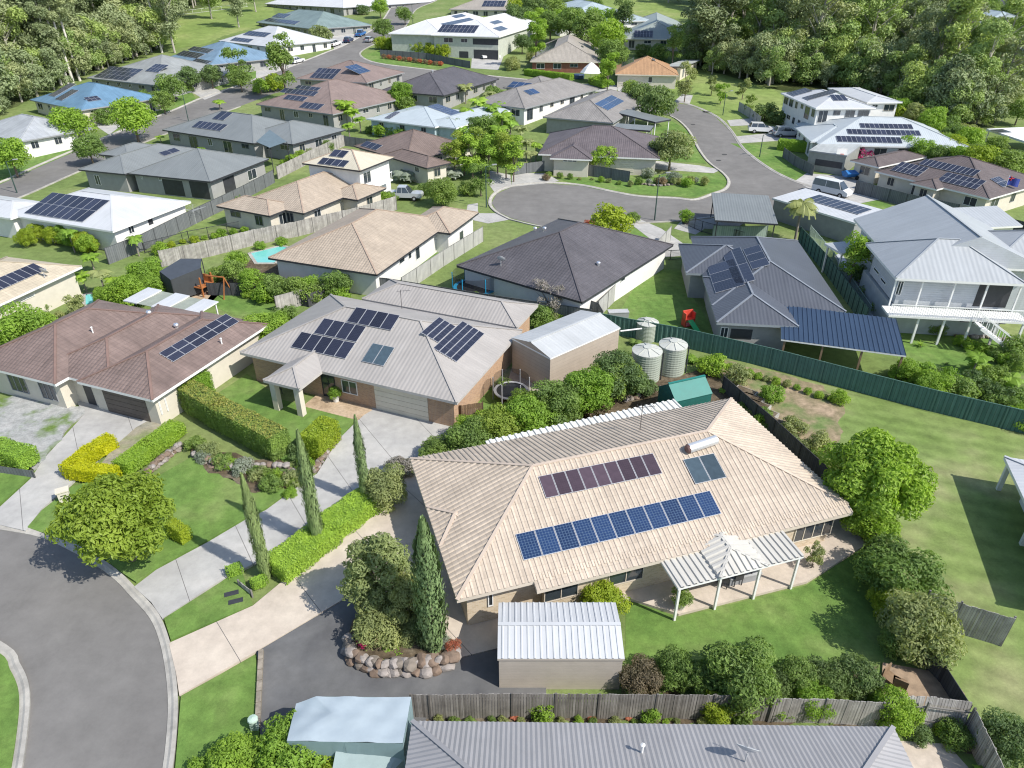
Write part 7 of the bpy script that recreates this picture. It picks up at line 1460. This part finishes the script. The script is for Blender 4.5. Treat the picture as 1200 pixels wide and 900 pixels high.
FARV = [(85, 145, 18, 'round', 'bright', 'leafy street tree before the blue roof garage'), (104, 173, 15, 'round', 'green', 'darker street tree below the leafy one'), (155, 137, 21, 'round', 'bright', 'broad street tree right of the blue roof driveway'), (200, 101, 13, 'round', 'green', 'street tree by the grey solar house'), (220, 91, 12, 'round', 'dark', 'dark tree left of the paired trees'), (247, 88, 11, 'round', 'dark', 'dark tree right of the paired trees'), (277, 74, 16, 'loose', 'green', 'tall street tree before the light blue roof'), (281, 92, 11, 'round', 'green', 'low street tree below the tall one'), (12, 182, 19, 'round', 'bright', 'bushy tree at the left edge by the pale grey roof'), (122, 137, 10, 'shrub', 'green', 'shrubs before the blue roof garage'), (190, 118, 11, 'round', 'green', 'small tree over the dark car'), (136, 118, 9, 'shrub', 'olive', 'small shrub beside the blue roof corner'), (165, 115, 9, 'shrub', 'green', 'shrub between the blue roof and the grey solar house'),
 (329, 72, 15, 'tall', 'green', 'tall dark tree beside the white caravan'), (376, 43, 12, 'shrub', 'olive', 'pale shrub between the white roof and cars'), (474, 17, 8, 'round', 'green', 'round tree right of the top road'), (449, 33, 10, 'round', 'green', 'round tree on the upper street corner'), (445, 8, 9, 'round', 'bright', 'round bright tree at the top road'), (425, 12, 6, 'shrub', 'dark', 'dark shrub beside the top white roof'), (322, 97, 11, 'shrub', 'lime', 'yellowish shrub left of the taupe roofs'), (305, 102, 9, 'shrub', 'bright', 'shrub at the taupe roof corner'), (470, 112, 14, 'bushfine', 'bright', 'clipped bright bush below the charcoal hip roof'), (482, 142, 13, 'shrub', 'bright', 'bright bush before the pale blue-grey house'), (497, 146, 11, 'shrub', 'lime', 'lime bush before the pale blue-grey house'), (448, 144, 9, 'shrub', 'green', 'shrub at the blue-grey wall corner'), (580, 112, 10, 'shrub', 'green', 'shrub left of the grey tiled house'), (568, 150, 14, 'round', 'green', 'green tree behind the bamboo screen'),
 (628, 42, 12, 'tall', 'bright', 'tall light green tree at the left of the stone house'), (645, 28, 14, 'round', 'green', 'green tree above the stone house roof'), (668, 27, 16, 'round', 'green', 'bushy tree before the half hidden pale roof'), (690, 32, 17, 'round', 'green', 'bushy tree left of the tall orange house tree'), (712, 42, 18, 'round', 'bright', 'tall bushy tree beside the stone house'), (716, 62, 15, 'round', 'green', 'lower tree between stone and orange-brown houses'), (713, 84, 10, 'tall', 'bright', 'slim bright tree beside the short hedge'), (702, 94, 7, 'shrub', 'bright', 'little shrub at the hedge end'), (612, 50, 9, 'round', 'dark', 'dark tree right of the white two storey house'), (600, 75, 8, 'shrub', 'olive', 'shrub beside the garage driveway'), (625, 12, 14, 'round', 'dark', 'dark tree at the top centre'), (652, 12, 12, 'round', 'green', 'tree behind the half hidden roof'), (605, 8, 9, 'round', 'lime', 'bright lime tree at the top centre'), (730, 20, 12, 'tall', 'dark', 'dark pine beside the sage roof'), (772, 62, 10, 'shrub', 'green', 'shrubs before the sage grey roof'), (754, 60, 8, 'shrub', 'dark', 'dark shrubs left before the sage roof'), (790, 52, 10, 'tall', 'green', 'tree at the right end of the sage roof'),
 (805, 92, 9, 'tall', 'olive', 'slim tree beside the park railing'), (754, 112, 14, 'round', 'dark', 'dark tree behind the road bend'), (770, 122, 19, 'round', 'dark', 'large dark tree over the end of the road'), (740, 106, 11, 'round', 'green', 'tree behind the brown-grey solar roof'), (787, 173, 20, 'round', 'olive', 'rounded olive-green tree on the island verge'), (768, 178, 12, 'round', 'green', 'green tree left of the rounded olive one'), (708, 185, 13, 'round', 'bright', 'round bright tree before the dusky brown house'), (640, 208, 4, 'shrub', 'russet', 'small red plants before the slate panel fence'), (760, 203, 7, 'shrub', 'silver', 'pale grass clump on the island'), (775, 213, 5, 'shrub', 'russet', 'reddish ground plants on the island'), (790, 208, 7, 'shrub', 'silver', 'silver shrub by the rubble edging'), (805, 214, 6, 'shrub', 'bright', 'small green shrub at the rubble end'),
 (835, 98, 8, 'loose', 'olive', 'thin young park tree, leftmost'), (846, 107, 9, 'loose', 'bright', 'young park tree beside the lamp'), (872, 101, 9, 'loose', 'olive', 'young park tree nearest the forest'), (879, 120, 8, 'loose', 'green', 'young park tree above the pale fence'), (897, 132, 11, 'shrub', 'dark', 'dark shrubs behind the pale fence'), (912, 138, 9, 'shrub', 'dark', 'dark shrubs beside the white two storey house'),
 (1010, 131, 12, 'shrub', 'lime', 'bright bush between the white and pale grey roofs'), (1030, 128, 13, 'shrub', 'bright', 'bright bush behind the pale grey roof'), (1052, 133, 12, 'shrub', 'lime', 'bright bush at the back of the pale grey roof'), (1072, 138, 11, 'shrub', 'green', 'green bush at the creek edge'), (1010, 177, 14, 'shrub', 'pink', 'bright pink bougainvillea beside the flat garage'), (1065, 172, 13, 'round', 'bright', 'bushy tree before the solar rows, left'), (1082, 178, 14, 'round', 'bright', 'bushy tree before the solar rows, centre'), (1100, 184, 14, 'round', 'green', 'bushy tree at the right end of the pale grey roof'), (1125, 187, 15, 'round', 'bright', 'bright tree behind the long brown solar roof'), (1150, 190, 18, 'round', 'lime', 'largest bright tree behind the long brown solar roof'), (1178, 196, 17, 'round', 'green', 'green tree at the right end of the brown solar roof'), (1195, 190, 13, 'round', 'dark', 'dark tree at the right edge above the brown roof'), (1135, 165, 15, 'round', 'bright', 'bright tree left of the white flat pergola'), (1165, 172, 12, 'round', 'green', 'tree before the white flat pergola'), (1120, 160, 14, 'round', 'green', 'creek side tree behind the solar rows'),
 (1150, 60, 11, 'round', 'dark', 'dark tree below the far hedge'), (1130, 52, 9, 'round', 'green', 'tree before the far hedge, left'), (1170, 45, 12, 'round', 'dark', 'dark tree at the far top right street'), (1190, 40, 12, 'round', 'green', 'tree at the far right top'), (1100, 25, 12, 'round', 'green', 'tree beside the far brown roof'), (1112, 12, 11, 'round', 'dark', 'dark tree at the top right'), (1160, 8, 10, 'round', 'green', 'tree above the far blue-grey roof'), (1190, 10, 10, 'round', 'bright', 'bright tree by the far charcoal roof'), (1085, 10, 12, 'round', 'bright', 'tree at the top right forest edge'), (1192, 90, 12, 'round', 'silver', 'grey-green tree on the creek slope'), (1185, 110, 11, 'shrub', 'olive', 'scrub on the creek slope'), (1170, 88, 10, 'shrub', 'dark', 'dark scrub beside the creek'), (1195, 130, 12, 'round', 'green', 'tree above the white flat pergola'),
 (475, 122, 9, 'shrub', 'green', 'shrub behind the clipped bright bush'), (235, 178, 6, 'shrub', 'bright', 'small plants behind the slate hip roof'), (345, 172, 8, 'shrub', 'green', 'garden shrubs behind the slate patio house'), (360, 165, 7, 'shrub', 'olive', 'olive garden shrub beside the bleached fence'), (330, 178, 7, 'shrub', 'green', 'garden shrub at the slate house corner'), (160, 270, 8, 'palmlow', 'bright', 'low palm near the white metal roof corner'), (188, 292, 8, 'shrub', 'bright', 'low bright shrubs by the pool railing')]
for i, (x, y, r_, kd, lf, lb) in enumerate(FARV): tree(x, y, r_ * 1.18, kd, lf, lb, None, i % 3, .95)
def row(p0, p1, n, r_, kinds, label, group, kd='shrub', jit=.3):
    nm = 'weed_tuft' if 'weed' in label else 'garden_plant' if 'plant' in label or 'tiny' in label else 'garden_bush' if 'bush' in label or 'thicket' in label else None
    rnd = random.Random(n * 7 + int(p0[0]))
    for i in range(n):
        t = (i + rnd.uniform(.5 - jit, .5 + jit)) / n; tree(p0[0] + (p1[0] - p0[0]) * t, p0[1] + (p1[1] - p0[1]) * t + rnd.uniform(-1, 1), r_ * rnd.uniform(.7, 1.35), kd, rnd.choice(kinds), label, group, i % 3, rnd.uniform(.8, 1.25), name=nm)
row((205, 262), (300, 222), 9, 5, ('green', 'bright', 'olive'), 'low shrub inside the long slate fence', 'shrubs along the slate fence')
row((330, 192), (396, 166), 8, 6, ('green', 'bright', 'olive'), 'garden shrub on the far side of the bleached fence', 'shrubs behind the bleached fence')
row((530, 346), (600, 362), 6, 8, ('green', 'bright'), 'low shrub along the slate sheet fence', 'shrubs along the slate sheet fence')
row((615, 366), (690, 380), 6, 8, ('green', 'olive', 'bright'), 'shrub along the fence behind the workshop shed', 'shrubs behind the workshop')
row((240, 330), (280, 305), 4, 9, ('bright', 'green'), 'shrub between play set and long pool', 'shrubs by the play set')
row((282, 345), (405, 345), 10, 10, ('green', 'bright'), 'leafy bush under the fruit tree row', 'bushes under the fruit trees')
row((195, 288), (290, 268), 8, 4.5, ('bright', 'lime'), 'small bright plant along the thin black railing', 'plants along the black railing')
row((1050, 432), (1200, 470), 12, 13, ('bright', 'green', 'dark'), 'leafy bush in the thicket behind the green fence', 'thicket behind the green fence')
row((1120, 398), (1200, 428), 6, 12, ('bright', 'green'), 'bush on the slope below the deck stairs', 'bushes below the deck')
row((1170, 470), (1210, 500), 3, 14, ('green', 'bright'), 'bush leaning over the end of the green fence', 'bushes at the fence end')
row((955, 165), (1120, 195), 10, 7, ('bright', 'green'), 'garden bush near the pale grey solar house', 'bushes near the solar rows') if False else None
row((1095, 165), (1200, 200), 14, 12, ('bright', 'green', 'lime'), 'leafy tree in the belt above the long brown roof', 'tree belt above the brown roof', 'round')
row((1040, 120), (1140, 160), 14, 12, ('bright', 'green', 'olive'), 'creek side bush behind the pale grey roof', 'creek side bushes', 'round')
row((1125, 55), (1200, 110), 12, 9, ('green', 'olive', 'dark'), 'scrubby tree on the far creek slope', 'far slope trees', 'round')
row((1100, 5), (1200, 18), 10, 8, ('green', 'dark'), 'tree among the far top right houses', 'far right street trees', 'round')
row((600, 20), (720, 22), 12, 10, ('green', 'bright', 'dark'), 'tree in the belt behind the stone grey house', 'tree belt behind the stone house', 'round')
row((640, 52), (620, 70), 3, 6, ('green', 'olive'), 'shrub at the side of the stone grey house', 'side shrubs of the stone house')
row((600, 4), (700, 6), 9, 8, ('dark', 'green'), 'tree at the top centre edge', 'top centre trees', 'round')
row((180, 118), (290, 78), 9, 5, ('green', 'bright', 'dark'), 'small garden shrub facing the upper street', 'street side shrubs')
row((430, 152), (520, 160), 8, 7, ('bright', 'green', 'lime'), 'garden bush below the pale blue-grey house', 'bushes below the blue-grey house')
row((520, 150), (600, 145), 9, 9, ('green', 'bright', 'dark'), 'bushy tree above the bamboo screen', 'trees above the bamboo screen', 'round')
row((560, 100), (600, 118), 4, 6, ('green', 'dark'), 'shrub beside the charcoal hip roof corner', 'shrubs by the charcoal roof')
row((440, 235), (495, 222), 5, 7, ('green', 'silver', 'bright'), 'garden bush around the silver ute', 'bushes around the ute')
row((20, 250), (110, 290), 9, 10, ('lime', 'bright'), 'yellow-green bamboo clump in the hedge under the white roof', 'bamboo clump hedge', 'bushfine')
row((190, 300), (220, 296), 3, 7, ('bright',), 'bright shrub at the fence corner by the shade sail', 'corner shrubs')
row((110, 350), (185, 335), 6, 14, ('bright', 'green'), 'leafy garden tree around the round pool', 'pool side trees', 'bushfine')
row((30, 345), (90, 385), 4, 7, ('olive', 'green'), 'narrow shrub between the sand tile and brown roofs', 'side passage shrubs')
row((540, 507), (745, 437), 9, 18, ('fresh', 'green', 'bright'), 'leafy bush filling the long green screen behind the cream house', 'green screen fill bushes', 'bushfine')
row((740, 815), (1035, 812), 13, 11, ('green', 'fresh', 'dark'), 'small leafy plant in the border below the back lawn', 'border plants')
row((500, 845), (830, 846), 16, 5, ('green', 'bright', 'olive'), 'tiny plant at the foot of the weathered paling fence', 'fence foot plants')
row((850, 428), (985, 470), 12, 5, ('olive', 'bright'), 'weed tuft on the bare slope', 'weeds on the bare slope')
row((860, 470), (985, 555), 10, 7, ('olive', 'bright', 'green'), 'weedy tuft along the dark slatted fence', 'weeds along the retaining fence')
row((640, 205), (745, 215), 9, 3, ('green', 'olive', 'bright'), 'tiny plant along the slate front fence', 'front fence plants')
row((745, 212), (830, 212), 9, 4, ('silver', 'green', 'olive'), 'low garden plant on the island lawn', 'island lawn plants')
row((235, 535), (345, 565), 12, 7, ('green', 'olive', 'bright', 'silver'), 'small rockery plant on the boulder terrace', 'rockery plants')
row((418, 772), (520, 772), 9, 7, ('green', 'bright', 'olive', 'pink'), 'low plant on top of the boulder ring', 'boulder ring plants')
row((0, 165), (48, 178), 5, 7, ('green', 'bright'), 'garden shrub before the pale grey gabled roof', 'shrubs by the gabled roof')
for i, (x, y, r_) in enumerate(((548, 128, 13), (560, 118, 14), (572, 108, 13), (585, 150, 14), (598, 142, 13), (610, 150, 12), (556, 140, 12), (540, 150, 11), (622, 178, 11), (606, 178, 11), (590, 120, 12))): tree(x, y, r_ * 1.7, 'palm', ('bright', 'hedge', 'olive')[i % 3], 'leafy palm in the cluster behind and above the bamboo screen', 'palm cluster above the bamboo', i % 2, 1.0)
for i, (x, y, r_) in enumerate(((398, 120, 13), (412, 130, 13), (408, 145, 12), (95, 322, 15), (132, 326, 14), (105, 300, 14))): tree(x, y, r_ * 1.6, 'palm', 'bright', ('leafy palm of the clump beside the taupe tiled house' if i < 3 else 'leafy palm of the clump over the round pool'), 'palms by the taupe house' if i < 3 else 'palms by the round pool', i % 2, .9)
# ================================================================ forests
def inside(p, poly):
    c = False; j = len(poly) - 1
    for i in range(len(poly)):
        if (poly[i][1] > p.y) != (poly[j][1] > p.y) and p.x < (poly[j][0] - poly[i][0]) * (p.y - poly[i][1]) / (poly[j][1] - poly[i][1]) + poly[i][0]: c = not c
        j = i
    return c
def forest(poly, n, h0, h1, kinds, group, labels, seed, mind, bush=0.0, hfun=None):
    rnd = random.Random(seed); xs = [p[0] for p in poly]; ys = [p[1] for p in poly]; got = []; tries = 0
    while len(got) < n and tries < n * 60:
        tries += 1; p = Vector((rnd.uniform(min(xs), max(xs)), rnd.uniform(min(ys), max(ys)), 0))
        if not inside(p, poly) or any((p.xy - q.xy).length < mind for q in got): continue
        got.append(p); p.z = T(p.y); k = rnd.random(); lf = rnd.choice(kinds); h = rnd.uniform(h0, h1) * (hfun(p) if hfun else 1)
        if rnd.random() < bush: plant_at(p, h * rnd.uniform(.32, .6), 'bush', lf, labels[1], group + ' understorey', rnd.randint(0, 2), name='forest_shrub')
        else:
            r = plant_at(p, h, 'gum', lf, labels[0], group, rnd.randint(0, 4)); s_ = h * rnd.uniform(.95, 1.35); r.scale = (s_, s_, h)
    print(group, len(got))
fa = [(p.x, p.y) for p in (gp(-60, 150), gp(20, 125), gp(60, 100), gp(100, 86), gp(150, 70), gp(185, 58), gp(188, 45), gp(200, 28), gp(225, 12))]
fa += [(fa[-1][0] + 5, 330), (-175, 330), (-190, 230)]
forest(fa, 190, 19, 28, ['gum', 'gum2', 'gum3', 'gum'], 'left forest gum trees', ('gum tree in the forest at the top left', 'bushy understorey tree in the forest at the top left'), 5, 3.6, .42)
fb = [(p.x, p.y) for p in (gp(800, 62), gp(812, 80), gp(850, 88), gp(900, 103), gp(940, 97), gp(1000, 108), gp(1050, 118), gp(1085, 140), gp(1120, 158), gp(1165, 150), gp(1175, 118), gp(1160, 85), gp(1130, 68), gp(1075, 50))]
fb += [(160, 290), (130, 310), (75, 320), (68, 240)]
def hb(p):
    if p.x > 110: return .62
    return 1 - max(0, min(1, (p.x - 75) / 35)) * .38
forest(fb, 250, 18, 26, ['gum', 'gum2', 'gum3', 'gum2', 'gum3'], 'right forest gum trees', ('gum tree in the forest at the top right', 'bushy understorey tree in the forest at the top right'), 8, 3.0, .45, hb)
ff = random.Random(77)
for i in range(46):                                  # dense leafy edge of the left forest
    t = ff.random(); fr = [gp(-60, 150), gp(20, 122), gp(60, 100), gp(100, 86), gp(150, 70), gp(183, 58)]; q = t * 5; j = min(4, int(q)); p = fr[j].lerp(fr[j + 1], q - j) + Vector((ff.uniform(-2, 2), ff.uniform(-1, 9), 0)); p.z = T(p.y)
    plant_at(p, ff.uniform(6, 13), 'bush', ff.choice(('gum', 'gum2', 'gum3')), 'bushy understorey tree in the forest at the top left', 'left forest gum trees understorey', ff.randint(0, 2), name='forest_shrub')
for i in range(60):
    t = ff.random(); fr = [gp(800, 66), gp(830, 84), gp(900, 100), gp(940, 97), gp(1000, 106), gp(1050, 116), gp(1085, 138), gp(1120, 156), gp(1165, 150)]; q = t * 8; j = min(7, int(q)); p = fr[j].lerp(fr[j + 1], q - j) + Vector((ff.uniform(-2, 2), ff.uniform(0, 8), 0)); p.z = T(p.y)
    plant_at(p, ff.uniform(5, 11), 'bush', ff.choice(('gum', 'gum3', 'gum3')), 'bushy understorey tree in the forest at the top right', 'right forest gum trees understorey', ff.randint(0, 2), name='forest_shrub')
for i, (bx, by, h) in enumerate(((80, 98, 22), (86, 97, 24), (94, 95, 23), (72, 100, 18), (190, 62, 26))):
    p = gp(bx, by); r = empty('gum_tree', p, 0, 'tall pale bare-trunked gum standing at the forest edge', 'tree', 'pale edge gums'); nm, me, bk, tm, _ = proto('gum', 'gum', i % 5); tb = MB(); tb.tube((0, 0, -.2), (-.6, .2, h * .6), .3, .2, 8, 0, False); tb.tube((-.6, .2, h * .6), (-.3, .4, h), .2, .05, 8); tb.build('trunk', plain('pale_trunk', (.55, .52, .48), .8, 0, .15), r)
    o = bpy.data.objects.new('crown', me); COL.objects.link(o); o.parent = r; o.scale = (h * .7, h * .7, h * .55); o.location = (0, 0, h * .48)
# park gums with bare tall trunks left of the top road
for i, (bx, by, h) in enumerate(((205, 62, 22), (190, 52, 20), (280, 32, 18), (248, 22, 20), (124, 60, 24), (300, 14, 18))):
    p = gp(bx, by); r = plant_at(p, h, 'gum', ('gum', 'gum3')[i % 2], 'tall pale trunked gum tree standing on the park grass', 'park gum trees', i % 5)
for i, (x, y) in enumerate(((215, 12), (232, 8), (262, 6), (288, 4), (308, 3), (340, -3), (372, -5), (402, -6), (430, -6), (540, -6), (570, -7), (720, -2), (745, 0), (770, 3), (700, -4), (790, 8))):
    p = gp(x, max(1, y) if y > 0 else 1); p.y += 12; p.z = T(p.y); plant_at(p, 9 + (i * 7) % 6, 'bush', ('gum2', 'gum', 'gum3')[i % 3], 'dark bushy tree along the far top edge', 'far bushy trees', i % 3, name='tree')
# forest floor
sheet('forest_floor', fa, .02, ground_mat('forest_floor_mat', [(.05, .075, .025), (.09, .12, .04), (.14, .16, .06)], .12, 1.2), world=True)
sheet('forest_floor', fb, .02, bpy.data.materials['forest_floor_mat'], world=True)
# post and rail fence at the far park
rail_fence([(180, 22), (215, 17), (250, 13), (290, 8)], 1.2, 'white post and rail fence across the far park', WHITE, gap=50, post=3.5)
